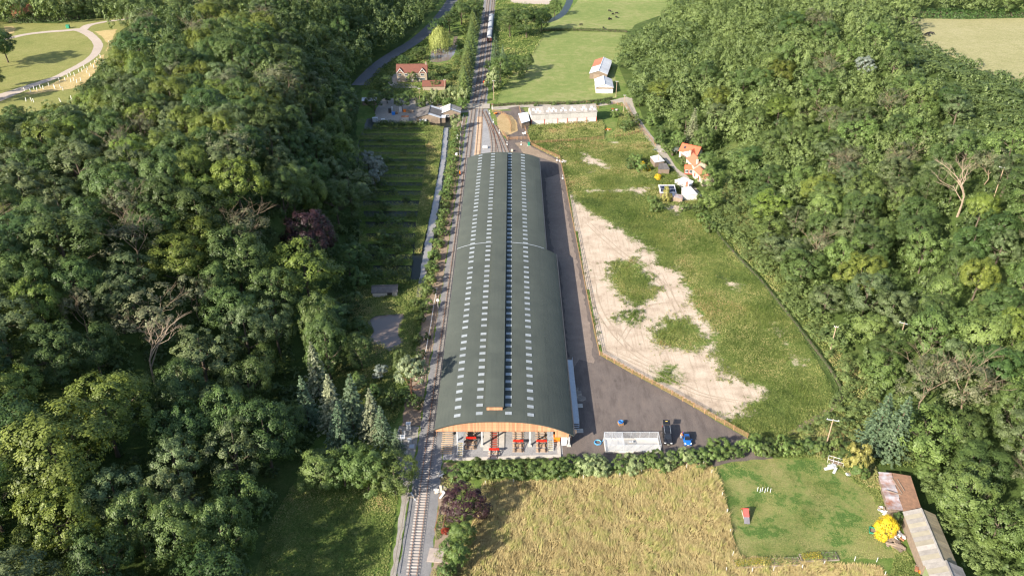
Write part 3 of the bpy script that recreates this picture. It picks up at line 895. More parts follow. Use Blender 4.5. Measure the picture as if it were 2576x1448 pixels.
# ---------------------------------------------------------------- single trees that stand out
crown_at('beech', 762, 655, 8.8, 21, 'large yellow green beech in front of the copper beech')
crown_at('copper', 775, 575, 8.0, 18, 'dark purple copper beech among green trees of the left wood')
crown_at('beech', 250, 1010, 8.5, 21, 'large yellow green beech at the lower left, sunlit on its left side')
crown_at('beech', 120, 1110, 9.5, 22, 'broad olive green beech at the far lower left of the wood')
crown_at('beech', 590, 440, 8.2, 20, 'pale yellow green beech high in the left wood')
crown_at('beech', 545, 320, 7.4, 19, 'yellow green beech in the upper left wood')
crown_at('beech', 850, 370, 7.0, 18, 'yellow green beech overhanging the fish ponds')
crown_at('beech', 780, 480, 6.4, 18, 'yellow green beech just above the copper beech')
crown_at('twiggy', 330, 590, 7.6, 18, 'grey brown half bare ash tree in the middle of the left wood')
crown_at('twiggy', 600, 560, 7.4, 18, 'grey green thinly leaved ash tree left of the copper beech')
crown_at('bare', 365, 880, 6.5, 16, 'leafless dead tree with pale forked branches in the left wood', frac=.6)
crown_at('twiggy', 200, 780, 5.0, 15, 'thinly leaved ash tree low at the left of the wood', frac=.6)
crown_at('twiggy', 490, 740, 5.0, 15, 'thin twigged ash below the half bare ash', frac=.6)
crown_at('ash', 610, 810, 6.0, 18, 'grey leaved willow like tree in the dark part of the left wood')
for q, (px, py, r, h, l) in enumerate([(560, 1000, 5.2, 16, 'dim grey leaved tree in the deep shade of the left wood'),
                                       (905, 870, 4.0, 11, 'small dark green tree at the left edge of the pond')]):
    crown_at('ash' if q == 0 else 'oak', px, py, r, h, l)
# conifers above the line
for px, py, r, h, k, l in [(795, 930, 3.6, 17, 'spruce_pale', 'tall pale spruce, the highest of the conifer group'),
                           (770, 1010, 3.4, 14, 'spruce', 'leftmost spruce of the conifer group beside the line'),
                           (830, 1010, 4.2, 16, 'spruce_pale', 'pale tipped spruce in the middle of the conifer group'),
                           (880, 1015, 4.2, 16, 'spruce', 'green spruce in the middle right of the conifer group'),
                           (930, 1040, 3.6, 14, 'spruce_pale', 'pale spruce at the right of the conifer group'),
                           (960, 1070, 2.8, 11, 'spruce', 'small spruce at the right end of the conifer group'),
                           (850, 1075, 3.8, 14, 'spruce', 'lowest spruce at the front of the conifer group'),
                           (1000, 1105, 2.0, 7, 'spruce', 'small dark spruce beside the signal')]:
    crown_at(k, px, py, r, h, l, frac=.5)
crown_at('pine', 1030, 925, 4.3, 13.5, 'tall pine with bare reddish trunk beside the line', frac=.74)
crown_at('oak', 1008, 895, 2.2, 8, 'small yellow green tree just left of the pine')
crown_at('silver', 955, 930, 2.0, 4.5, 'small grey leaved bush below the pond')
for i, (px, py, r, h) in enumerate([(925, 395, 3.2, 10), (950, 410, 3.6, 11), (940, 440, 3.0, 9)]):
    crown_at('silver', px, py, r, h, ['silver leaved tree above its two neighbours at the edge of the fish ponds', 'largest silver leaved tree at the edge of the fish ponds', 'lowest silver leaved tree at the edge of the fish ponds'][i])
# sunlit bank right of the lower left meadow
for px, py, r, l in [(800, 1170, 4.6, 'green tree at the left end of the row above the dark meadow'), (860, 1165, 4.8, 'bright green tree in the row above the dark meadow, second from left'),
                     (920, 1175, 4.6, 'bright green tree in the row above the dark meadow, third from left'), (990, 1185, 5.0, 'bright green tree at the right end of the row, nearest the line')]:
    crown_at('hazel', px, py, r, 9.5, l)
crown_at('hazel', 590, 1240, 6.0, 12, 'green tree catching the sun at the top edge of the dark meadow')
crown_at('hazel', 660, 905, 4.5, 10, 'sunlit yellow green bushy tree low in the dark part of the left wood')

# trees round the house, the far line and the fields
crown_at('willow', 1108, 100, 6.0, 13.5, 'pale yellow weeping willow beside the garden pond', frac=.5)
for i in range(17):
    px, py = 1168 + i * 2.2 - (i % 2) * 5, 215 - i * 12.5
    crown_at('cypress', px, py, 3.9, 14 - (i % 3) * 1.2, None, 'dark green conifers in a tall screen left of the far line', frac=.45)['label'] = 'tall dark green conifer in the screen along the left of the far line'
for px, py, r, h, k, l in [(1325, 40, 9.5, 19, 'sycamore', 'large round dark green tree at the left of the upper pasture'), (1283, 45, 7.5, 17, 'oak', 'mid green tree between the far line and the large round tree'),
                           (1362, 38, 6.5, 15, 'sycamore', 'dark green tree on the right of the large round tree'), (1248, 105, 3.6, 14, 'spruce', 'dark conifer right of the carriages'),
                           (1258, 160, 7.5, 15, 'oak', 'bushy green tree at the left edge of the pasture, beside the line'), (1240, 190, 4.8, 11, 'blossom', 'pale flowering tree beside the line above the crossing'),
                           (1290, 150, 4.2, 9, 'oak', 'low green tree at the left corner of the pasture'), (1325, 150, 4.6, 10, 'oak', 'bushy tree standing in the pasture near its left edge'),
                           (1310, 172, 3.6, 7, 'hazel', 'small bush in the pasture below the bushy tree'), (1395, 12, 5.2, 11, 'oak', 'green tree beside the river at the top'),
                           (1100, 60, 6.5, 12, 'sycamore', 'dark tree between the road and the willow'), (1050, 128, 4.5, 8, 'sycamore', 'dark bush between the road and the garden pond, left one'), (1012, 150, 4.0, 7, 'sycamore', 'dark bush beside the road above the stone house'), (965, 200, 4.5, 8, 'sycamore', 'dark tree beside the road at its bend'),
                           (1265, 130, 3.0, 12, 'spruce', 'narrow conifer at the upper left of the pasture'),
                           (1160, 22, 7.5, 15, 'oak', 'mid green tree left of the far line at the top edge'), (1130, 45, 7.0, 13, 'sycamore', 'dark tree between the road and the far line'),
                           (1192, 12, 7, 14, 'sycamore', 'dark green tree beside the far line at the top edge'),
                           (1070, 245, 3.0, 7, 'hazel', 'small pale green tree left of the brown roofed garage'), (1010, 250, 4.2, 8, 'sycamore', 'dark round bush below the stone house, leftmost'),
                           (1088, 235, 3.2, 8, 'blossom', 'pale green tree in front of the brown roofed garage'), (1118, 235, 3.0, 8, 'blossom', 'pale green tree right of the brown roofed garage'),
                           (1140, 232, 3.0, 8, 'blossom', 'pale green tree above the crossing, second from the line'), (1160, 235, 3.0, 9, 'blossom', 'pale green tree above the crossing, nearest the line'),
                           (1147, 302, 2.9, 6.5, 'blossom', 'pale leaved bush at the top of the line side hedge'), (940, 245, 4.6, 10, 'sycamore', 'dark tree at the top left corner of the gravel yard'),
                           (972, 232, 4.0, 8, 'sycamore', 'dark shrub between the stone house and the gravel yard')]:
    crown_at(k, px, py, r, h, l)
# left edge of the park
for px, py, r, h, l in [(-30, 105, 8, 17, 'dark tree at the left edge of the park lawn, upper one'), (-45, 170, 7, 15, 'dark tree at the left edge of the park lawn, middle one'), (-60, 205, 6, 13, 'dark tree at the left edge of the park lawn, lower one'), (2, 100, 6, 15, 'dark tree reaching into the frame beside the park path')]:
    crown_at('sycamore', px, py, r, h, l)

# right bank
crown_at('spruce_pale', 1742, 315, 3.8, 15, 'olive spruce standing behind the red roofed cottages', frac=.5)
for px, py, r, h, l in [(1778, 395, 4.2, 9, 'green tree overhanging the right of the red roofed cottage'), (1786, 440, 4.6, 9, 'green tree overhanging the right of the cream cottage'), (1788, 492, 4.2, 8, 'green tree at the lower end of the cottages'), (1768, 345, 4.4, 10, 'green tree just behind the red cottage roof'), (1708, 345, 3.4, 7, 'green tree left of the red cottage roof')]:
    crown_at('hazel', px, py, r, h, l)
crown_at('silver', 2178, 158, 4.4, 10, 'pale silver leaved round tree high on the right bank')
crown_at('bare', 2432, 470, 7.0, 16, 'pale leafless dead tree on the upper right bank', frac=.6)
crown_at('twiggy', 2345, 940, 7.5, 17, 'large half dead tree with pale bare branches on the right bank')
crown_at('twiggy', 2440, 950, 7.0, 18, 'thinly leaved tree with pale trunk at the right bank')
crown_at('spruce', 2255, 1075, 4.6, 17, 'dark green spruce above the rusty roofed shed', frac=.5)
crown_at('spruce', 2215, 1060, 4.2, 16, 'olive green spruce left of its darker neighbour', frac=.5)
crown_at('gold', 2165, 1140, 3.0, 7, 'pale golden conifer beside the scrap pile')
crown_at('twiggy', 2130, 420, 6.0, 13, 'brown topped ash tree in the middle of the right bank')
crown_at('bush', 1652, 495, 0, 0, '') if False else None

# the copper bush and shrubs in front
crown_at('copper', 1168, 1272, 4.6, 8.5, 'dark purple leaved tree in front of the shed beside the line', frac=.5)
crown_at('hedge', 1148, 1390, 3.0, 6.5, 'dark green bush beside the line at the bottom edge', frac=.5)
crown_at('hazel', 1160, 1345, 2.8, 6, 'dark green bush just below the purple leaved tree', frac=.5)
crown_at('bush', 1125, 1440, 2.2, 4, 'low bush at the bottom edge right of the line', frac=.5)
crown_at('red', 1120, 1335, .9, 1.2, 'small red leaved plant beside the line', frac=.4)
crown_at('yellow', 2228, 1325, 2.0, 3.9, 'round bright yellow shrub in front of the sheds', frac=.5)
crown_at('bush', 2262, 1300, 1.6, 3, 'dark green shrub behind the yellow shrub', frac=.5)

# hedge between yard and field: every shrub its own
HEDGE = [(1150, 1188), (1178, 1180), (1204, 1178), (1232, 1176), (1262, 1178), (1294, 1178), (1324, 1176), (1352, 1178), (1384, 1176), (1412, 1172), (1440, 1166), (1470, 1172), (1500, 1168), (1520, 1178), (1558, 1166), (1594, 1168),
         (1622, 1158), (1652, 1160), (1674, 1164), (1700, 1152), (1728, 1146), (1752, 1150), (1780, 1140), (1808, 1128), (1838, 1134), (1868, 1120), (1900, 1118), (1932, 1126), (1966, 1118), (2000, 1124), (2034, 1118), (2068, 1128), (2100, 1122), (2132, 1140), (2165, 1180)]
for i, (px, py) in enumerate(HEDGE):
    k = 'blossom' if px in (1470, 1500, 1520, 1594, 1674, 1728) else ('hedge' if i % 3 else 'bush')
    g = 'pale flowering shrubs in the hedge in front of the mesh cage' if k == 'blossom' else ('light green shrubs of the hedge between yard and field' if k == 'hedge' else 'dark green shrubs of the hedge between yard and field')
    l = {'blossom': 'pale flowering shrub in the hedge in front of the mesh cage', 'hedge': 'light green shrub in the hedge between the yard and the field', 'bush': 'dark green shrub in the hedge between the yard and the field'}[k]
    crown_at(k, px, py, trng.uniform(2.0, 2.9), trng.uniform(2.8, 4.0), l, g, frac=.5)
# hedge along the line, left of the shed
for i, (px, py) in enumerate([(1150, 328), (1147, 345), (1144, 362), (1141, 380), (1138, 398), (1136, 416), (1133, 434), (1130, 452), (1127, 470), (1123, 490), (1119, 512), (1115, 535), (1111, 558), (1108, 580),
                              (1100, 610), (1093, 640), (1087, 670), (1081, 700), (1077, 728), (1071, 770)]):
    crown_at('hedge', px, py, trng.uniform(2.0, 2.7), trng.uniform(2.4, 3.8), 'light green shrub in the line side hedge beside the feeder channel', 'shrubs of the line side hedge', frac=.5)
for i, (px, py, r) in enumerate([(1060, 800, 1.6), (1052, 850, 1.5), (1044, 760, 1.6), (1020, 990, 2.2), (985, 1000, 2.6), (1045, 1010, 1.8), (900, 700, 3.4), (915, 650, 3.0), (960, 640, 2.2), (990, 600, 2.4), (1000, 655, 2.0), (960, 590, 2.4), (1005, 560, 1.6), (955, 545, 2.2), (880, 760, 3.4), (1015, 700, 1.8),
                                 (985, 690, 2.0), (900, 820, 3.0), (880, 900, 3.4), (900, 960, 3.2), (940, 985, 2.4), (1060, 890, 1.3), (1075, 845, 1.0)]):
    crown_at('bush', px, py, r, r * 1.7, 'dark green bush on the shaded bank between the left wood and the pond', 'bushes round the pond and fish farm', frac=.5)
# gardens and field edges
for i, (px, py, r) in enumerate([(1590, 300, 3.6), (1575, 315, 3.0), (1545, 285, 2.4), (1610, 255, 3.2), (1640, 300, 3.4), (1665, 330, 3.2), (1600, 400, 3.0), (1585, 412, 2.6), (1615, 420, 2.6), (1700, 470, 2.0), (1650, 520, 2.6), (1720, 405, 2.2), (1735, 420, 2.0),
                                 (1740, 460, 1.8), (1680, 372, 2.8), (1660, 350, 2.6), (1640, 505, 2.2), (1760, 520, 2.4), (1770, 545, 2.6), (1785, 570, 2.6), (1720, 520, 2.0)]):
    crown_at('bush' if i % 2 else 'hedge', px, py, r, r * 1.5, 'green garden bush round the lane and the cottages', 'bushes round the lane and the cottages', frac=.5)
crown_at('silver', 1703, 378, 1.9, 3, 'round grey leaved bush beside the red roofed cottage', frac=.5)
crown_at('copper', 1727, 363, 1.5, 3, 'dark red bush against the red roofed cottage', frac=.5)
crown_at('gold', 1677, 490, 2.2, 5.5, 'golden green conifer in front of the solar roof shed', frac=.45)
for px, py, l in [(1627, 424, 'small yellow shrub left of the white roofed shed'), (1655, 445, 'yellow shrub between the two garden sheds'), (1618, 412, 'tiny yellow shrub beyond the white roofed shed')]:
    crown_at('yellow', px, py, 1.2 if px != 1618 else .8, 1.8, l, frac=.5)
for px, py in [(1480, 262), (1500, 259), (1520, 256), (1450, 264), (1430, 262), (1395, 262), (1530, 258), (1350, 264)]:
    crown_at('bush', px, py, 1.5, 2.2, 'low bush in the field edge hedge behind the long barn', 'bushes of the hedge behind the long barn', frac=.4)
for px, py in [(965, 310), (985, 312), (1010, 313), (1035, 312), (1065, 312), (1080, 300), (945, 318)]:
    crown_at('bush', px, py, 1.9, 2.6, 'dark bush on the near edge of the gravel yard', 'bushes along the near edge of the gravel yard', frac=.4)
for px, py in [(1035, 195), (1055, 178), (1075, 165), (1090, 192), (1110, 205), (1128, 195), (1125, 172), (1142, 190), (1150, 160), (1050, 245), (1030, 240), (1100, 255), (1125, 258), (1145, 262), (1095, 212), (1110, 180), (1010, 170), (1030, 150), (1060, 140), (1075, 120), (1155, 110), (1158, 135), (1165, 80), (1060, 262), (1165, 262)]:
    crown_at('hazel' if px % 2 else 'oak', px, py, trng.uniform(2.2, 3.2), trng.uniform(3.5, 5.5), 'green bush in the garden of the stone house', 'bushes in the garden of the stone house', frac=.5)

# ---------------------------------------------------------------- the woods
def sgrid(poly, rmin, rmax, seed, avoid=(), clear=1.0, dens=1.32, tries=9000):
    """dart throwing inside a world polygon, crowns may overlap a little"""
    r = random.Random(seed)
    xs = [p[0] for p in poly]; ys = [p[1] for p in poly]
    bx0, bx1, by0, by1 = min(xs), max(xs), min(ys), max(ys)
    out = []
    cell = rmax * 2
    grid = {}
    def near(x, y, q):
        cx, cy = int(x // cell), int(y // cell)
        for i in (-1, 0, 1):
            for j in (-1, 0, 1):
                for (a, b, c) in grid.get((cx + i, cy + j), ()):
                    if (a - x) ** 2 + (b - y) ** 2 < ((c + q) / dens) ** 2: return True
        return False
    for (x, y, q) in TREES:
        grid.setdefault((int(x // cell), int(y // cell)), []).append((x, y, q))
    g = np.random.default_rng(seed)
    X_, Y_ = g.uniform(bx0, bx1, tries), g.uniform(by0, by1, tries)
    Q_ = rmin + (rmax - rmin) * g.uniform(0, 1, tries) ** 1.3
    k = inpoly(X_, Y_, poly)
    for a in avoid: k &= ~inpoly(X_, Y_, a)
    for x, y, q in zip(X_[k], Y_[k], Q_[k]):
        x, y, q = float(x), float(y), float(q)
        if near(x, y, q): continue
        out.append((x, y, q)); grid.setdefault((int(x // cell), int(y // cell)), []).append((x, y, q))
    return out

PARK = XY([(-120, 60), (60, 62), (130, 66), (240, 52), (335, 40), (345, 46), (300, 84), (288, 110), (272, 142), (240, 180), (196, 232), (190, 262), (60, 290), (-120, 320)], ZL)
LEFT = [(-48.5, 128), (-50, 122), (-50, 100), (-52, 60), (-56, 25), (-110, 15), (-115, 60), (-125, 90), (-150, 130), (-190, 190), (-250, 290), (-330, 400), (-420, 520), (-500, 640), (-50, 640), (-53, 560), (-61, 500), (-71, 464), (-77, 432), (-84, 405), (-84, 385), (-80, 360),
        (-72, 335), (-66, 300), (-58, 262), (-50, 230), (-47, 210), (-46, 190), (-45, 165), (-42, 148), (-36, 140)]
left = sgrid(LEFT, 5.4, 9.2, 3, (PARK,), dens=1.62, tries=30000)
lowl = sgrid([(-42, 126), (-26, 126), (-25, 135), (-28, 150), (-38, 155), (-46, 150)], 2.6, 4.0, 4, tries=400)
RMOWN = XY([(2232, 36), (2280, 50), (2300, 78), (2322, 116), (2392, 136), (2462, 170), (2522, 190), (2600, 210), (2760, 255), (2900, 300), (2900, 36), (2600, 44), (2450, 46)], ZR)
GULLY = XY([(2550, 330), (2480, 430), (2440, 560), (2370, 660), (2320, 740), (2270, 800), (2220, 860), (2190, 880), (2180, 860), (2230, 800), (2280, 740), (2330, 650), (2395, 560), (2430, 430), (2490, 330)], 12)
BANK = XY([(2180, 130), (2240, 130), (2400, 175), (2530, 220), (2600, 260), (2600, 400), (2520, 420), (2440, 360), (2380, 280), (2300, 230), (2230, 190)], 26)
RIGHT = [(x + (4.5 if 130 < y < 330 else 1.5), y) for x, y in zip(RX[1:16], RY[1:16])]
RIGHT = [(92, 60), (90, 85)] + RIGHT + [(150, 640), (520, 640), (420, 480), (330, 360), (260, 270), (200, 200), (150, 130), (115, 85), (105, 55)]
right = sgrid(RIGHT, 4.4, 7.4, 6, (RMOWN, GULLY, BANK), dens=1.62, tries=24000)
bank = sgrid(BANK, 3.0, 4.6, 8, (RMOWN,), tries=900)
gull = sgrid(GULLY, 2.2, 3.2, 9, tries=500)
# shrubby margin along the foot of the right bank
MARG = XY([(1788, 540), (1815, 588), (1860, 640), (1910, 690), (1960, 750), (2018, 822), (2068, 886), (2108, 945), (2124, 985), (2100, 1030), (2040, 1070), (1990, 1100), (2100, 1145), (2190, 1170)]) + [(88, 126), (88, 136), (88, 152), (87, 179), (85, 206), (82, 232), (84, 260), (84, 285)]
marg = sgrid(MARG, 1.6, 3.0, 10, dens=1.5, tries=2600) + sgrid([(85.0, 88), (85.2, 126), (91, 126), (92, 86)], 2.0, 3.2, 12, dens=1.4, tries=500)

PICK_L = ['beech', 'beech', 'beech', 'oak', 'oak', 'oak', 'sycamore', 'sycamore', 'sycamore', 'ash', 'ash', 'twiggy']
PICK_R = ['oak', 'oak', 'hazel', 'hazel', 'ash', 'ash', 'sycamore', 'twiggy', 'beech']
WORD = dict(beech='yellow green beech', oak='mid green oak', sycamore='deep green sycamore', ash='grey green ash', twiggy='brownish half bare ash', hazel='fresh green hazel', bramble='dark bramble thicket')
allw = []
for (x, y, q) in left + lowl:
    d = np.interp(y, LY, LX) - x
    k = trng.choice(PICK_L) if d > 26 else trng.choice(['sycamore', 'oak', 'sycamore', 'ash', 'oak'])
    allw.append(('left', k, x, y, q, ((16.5 + (q - 6.5) * .9 + trng.uniform(-1.2, 1.2)) if d > 22 else 18.5 + trng.uniform(-1, 1)) if q > 4.5 else 8))
for (x, y, q) in right:
    d = x - np.interp(y, RY, RX)
    k = trng.choice(PICK_R)
    if d < 10: k = trng.choice(['hazel', 'hazel', 'oak', 'ash'])
    allw.append(('right', k, x, y, q, (q * 1.1 + 6.6 + trng.uniform(-.9, .9)) if d > 14 else q * trng.uniform(1.5, 2.0)))
for (x, y, q) in bank: allw.append(('bank', 'bramble', x, y, q, q * trng.uniform(.8, 1.1)))
for (x, y, q) in gull: allw.append(('gully', 'bramble', x, y, q, q * trng.uniform(.6, .9)))
for (x, y, q) in marg: allw.append(('margin', 'hazel', x, y, q, q * trng.uniform(1.2, 1.7)))

def seen(x, y, z):
    dz = z - CAM_H
    D = y * CP - dz * SP
    return 1288 + FPX * x / D, 724 - FPX * (y * SP + dz * CP) / D, D
CLEAR = [[(-300, 48), (130, 64), (330, 38), (342, 46), (298, 84), (283, 114), (268, 142), (232, 184), (188, 234), (180, 250), (60, 258), (-300, 275)],
         [(2235, 40), (2290, 52), (2305, 85), (2330, 118), (2400, 140), (2470, 172), (2530, 192), (2640, 215), (2640, 45)],
         [(928, 195), (938, 168), (1000, 124), (1050, 95), (1085, 60), (1125, 0), (1142, 0), (1104, 65), (1062, 108), (1000, 144), (950, 188), (936, 205)],
         [(938, 318), (1120, 318), (1060, 620), (1000, 620), (965, 560), (938, 400)], [(930, 798), (1018, 790), (1018, 880), (938, 880)],
         [(1250, 262), (1290, 180), (1360, 85), (1535, 85), (1545, 140), (1480, 180), (1490, 235), (1555, 248)], [(1485, 140), (1548, 140), (1548, 242), (1490, 242)],
         [(1570, 250), (1590, 260), (1700, 400), (1722, 355), (1762, 365), (1762, 470), (1755, 495), (1700, 440), (1640, 360)],
         [(1410, 410), (1660, 480), (1780, 540), (1900, 715), (2105, 985), (1880, 1100), (1500, 890)], [(925, 255), (990, 215), (985, 155), (1080, 155), (1120, 262), (1085, 300), (930, 305)],
         [(1800, 1160), (2080, 1160), (2205, 1185), (2262, 1185), (2300, 1290), (2395, 1448), (1850, 1448)], [(710, 1250), (1010, 1225), (1010, 1448), (670, 1448)],
         [(745, 870), (830, 880), (1000, 990), (1005, 1110), (770, 1110), (745, 980)], [(705, 528), (850, 528), (850, 605), (705, 605)], [(690, 600), (838, 600), (842, 705), (690, 712)], [(995, 880), (1068, 880), (1068, 985), (1000, 985)],
         [(180, 930), (330, 930), (340, 1060), (180, 1060)], [(925, 380), (965, 380), (965, 455), (925, 455)],
         [(1395, 0), (1700, 0), (1640, 50), (1580, 75), (1400, 75)]]
def hides(x, y, q, h):
    z = float(terr(x, y))
    pts = [seen(x, y, z + h)[:2], seen(x, y, z + h * .6)[:2]]
    if y < 360: pts += [seen(x - q * .8, y, z + h * .65)[:2], seen(x + q * .8, y, z + h * .65)[:2]]
    a = np.array([p[0] for p in pts]); b = np.array([p[1] for p in pts])
    return any(inpoly(a, b, c).any() for c in CLEAR)
kept = []
for t in allw:
    side, k, x, y, q, h = t
    if hides(x, y, q, h):
        # trees that would stand in front of open ground are shorter there, or absent
        h2 = h * .62
        if side in ('left', 'right') and not hides(x, y, q * .8, h2): t = (side, k, x, y, q * .8, h2)
        else: continue
    side, k, x, y, q, h = t
    px, py, D = seen(x, y, float(terr(x, y)) + h * .7)
    m = FPX * q / D
    if px < -m - 180 or px > 2576 + m + 60 or py > 1448 + m + (700 if side == 'left' and -70 < x else 130) or py < -m - 30: continue
    kept.append((D / q, side, k, x, y, q, h, px, py))
kept.sort()
# the 300 that show largest stand singly, the rest of the woods reads as one mass
ZONE = lambda side, py: {'left': 'lower left wood' if py > 900 else ('middle left wood' if py > 480 else 'upper left wood'),
                         'right': 'lower right wood' if py > 800 else ('middle right wood' if py > 400 else 'upper right wood'),
                         'bank': 'upper right bank below the mown field', 'gully': 'clearing of the right bank', 'margin': 'shrubby foot of the right bank'}[side]
def ACROSS(side, px):
    if side == 'left': return ' near the left edge' if px < 300 else (' in its middle' if px < 640 else ' on its right flank')
    if side == 'right': return ' near its left margin' if px < 1960 else (' in its middle' if px < 2270 else ' near the right edge')
    return ''
near_trees, far_trees = kept[:400], kept[400:]
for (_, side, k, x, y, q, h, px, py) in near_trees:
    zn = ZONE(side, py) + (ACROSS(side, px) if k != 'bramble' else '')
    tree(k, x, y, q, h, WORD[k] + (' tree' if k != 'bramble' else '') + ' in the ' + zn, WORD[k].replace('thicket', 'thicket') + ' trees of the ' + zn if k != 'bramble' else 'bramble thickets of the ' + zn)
def far_mass(name, items, label):
    VV, FF, AA = [], [], []
    base = 0
    protos = {}
    for i, (_, side, k, x, y, q, h, px, py) in enumerate(items):
        kk = k if k in ('beech', 'oak', 'sycamore', 'ash', 'hazel', 'bramble') else 'ash'
        vkey = (kk, i % 3)
        if vkey not in protos:
            protos[vkey] = crown(500 + len(protos), 1.0, 1.05, 1.15, 12, 1300, .105, lobe=(.28, .42), clump=9)
        V, F, a = protos[vkey]
        s = h / 2.2
        c, sn = math.cos(i * 1.3), math.sin(i * 1.3)
        W = np.stack([(V[:, 0] * c - V[:, 1] * sn) * q + x, (V[:, 0] * sn + V[:, 1] * c) * q + y, V[:, 2] * s + float(terr(x, y))], -1)
        VV.append(W); FF.append(F + base); base += len(W)
        shift = {'beech': .38, 'oak': .1, 'sycamore': -.22, 'ash': .2, 'hazel': .3, 'bramble': 0}[kk] + trng.uniform(-.16, .16)
        AA.append(np.clip(a * .62 + .2 + shift, 0, 1))
    o = link(name, npmesh(name, np.vstack(VV), np.vstack(FF), LF['farwood'], np.concatenate(AA)))
    return tag(o, label, 'woodland', kind='stuff')
LF['farwood'] = leafmat('far_leaves', (.018, .042, .013), (.140, .185, .058), .0, .0)
far_mass('far_woodland', [t for t in far_trees if t[3] < 0], 'far green woodland covering the hillside at the upper left')
far_mass('far_woodland', [t for t in far_trees if t[3] >= 0], 'far green woodland covering the hillside at the upper right')
print('TREES', len(kept), len(near_trees), len(far_trees))
# ================================================================ carriage shed
def bw(mb, name, mat, parent, smooth=False):
    """build a part from world coordinates under an unrotated thing"""
    l = parent.location
    if parent.parent is not None: l = l + parent.parent.location
    mb.v = [(p[0] - l[0], p[1] - l[1], p[2] - l[2]) for p in mb.v]
    return mb.build(name, mat, parent, smooth=smooth)

def zr(x):
    return 7.75 - 2.2 * (abs(x + 3.4) / 13.4) ** 2.6

ROOF = M('green_roof_sheet', (.060, .070, .060), (.048, .057, .050), .6, .25, .25, coord='W', fine=.06, rnd=.07)
SKYL = M('translucent_sheet', (.29, .315, .33), (.22, .245, .26), .35, .9, .5, rnd=.12)
CLAD = M('larch_board', (.38, .165, .085), (.47, .26, .155), .75, 1.6, .25, rnd=.22, coord='O')
GALV = M('galvanised', (.50, .53, .57), (.42, .45, .49), .45, 2.0, .5, .3)
STEELW = M('pale_steel', (.62, .64, .66), (.54, .56, .58), .5, 2.0, .4)
RED = M('red_paint', (.62, .022, .012), (.50, .018, .010), .45, 1.5, .4)
RUST = M('rusty_rail', (.29, .135, .07), (.18, .085, .05), .8, 1.2, .3, coord='W')
DARKM = M('dark_metal', (.035, .033, .032), (.05, .045, .04), .6, 2)
TREAD = M('tread_edge', (.75, .60, .22), (.68, .52, .2), .7, 2)
GUTTER = M('black_gutter', (.03, .03, .032), (.045, .045, .045), .4, 2)
WALLT = M('brown_boarding', (.14, .085, .06), (.20, .12, .085), .85, 1.5, rnd=.2)

shed = thing('carriage_shed', 'long carriage shed with curved dark green roof and timber gable beside the line', 'shed', (-2, 211, 0))

XB = [-16.95, -12.82, -7.95, -3.4, -1.55, 3.36, 8.3, 13.6]
XB2 = XB[:-1] + [10.5]
def roof_panel_mesh(x0, x1, L):
    pitch = .34
    n = int(round(L / pitch)); p = L / n
    ys, zs = [], []
    for i in range(n):
        for a, z in ((0, 0), (.60, 0), (.70, .036), (.90, .036)):
            ys.append((i + a) * p); zs.append(z)
    ys.append(L); zs.append(0)
    xs = np.linspace(x0, x1, 7)
    V, F = [], []
    for j, x in enumerate(xs):
        for y, z in zip(ys, zs):
            V.append((x, y, zr(x) + z))
    m = len(ys)
    for j in range(len(xs) - 1):
        for i in range(m - 1):
            F.append((j * m + i, (j + 1) * m + i, (j + 1) * m + i + 1, j * m + i + 1))
    # underside
    b = len(V)
    for x in (xs[0], xs[3], xs[-1]):
        V += [(x, 0, zr(x) - .08), (x, L, zr(x) - .08)]
    F += [(b, b + 1, b + 3, b + 2), (b + 2, b + 3, b + 5, b + 4)]
    me = bpy.data.meshes.new('roof_panel')
    me.from_pydata(V, [], F); me.materials.append(ROOF); me.update()
    return me
def lay_roof(xb, y0, y1):
    nb = int(round((y1 - y0) / 11.3)); L = (y1 - y0) / nb
    for i in range(len(xb) - 1):
        me = roof_panel_mesh(xb[i] + .012, xb[i + 1] - .012, L - .02)
        for b in range(nb):
            link('roof_panel', me, shed, (2, y0 + b * L - 211, (.006 if (i + b) % 2 else 0)))
lay_roof(XB, SHED_Y0 - .25, SHED_YJ)
lay_roof(XB2, SHED_YJ + .02, SHED_Y1)

# joint strip where the wide part meets the narrow part
mb = MB()
xs = np.linspace(-16.9, 13.55, 26)
for a, b in zip(xs[:-1], xs[1:]):
    if b < 10.6: mb.slab([(a, SHED_YJ - .10, zr(a) + .06), (b, SHED_YJ - .10, zr(b) + .06), (b, SHED_YJ + .12, zr(b) + .06), (a, SHED_YJ + .12, zr(a) + .06)], .015)
bw(mb, 'joint_flashing', GALV, shed)

# roof lights
me = MB().box((0, 0, 0), (1.46, 1.0, .03)).box((0, 0, .016), (.04, 1.02, .03)).mesh('skylight', SKYL)
rows = []
y = 135.45
while y < 287.9:
    for i in range(12):
        if y < 287.9: rows.append(y)
        y += 2.80
    y += .93
for x in (-12.07, -7.2, -.78, 4.12):
    sl = math.atan((zr(x + .4) - zr(x - .4)) / .8)
    for y in rows:
        link('skylight', me, shed, (x + 2, y - 211, zr(x) + .062), (0, -sl, 0))

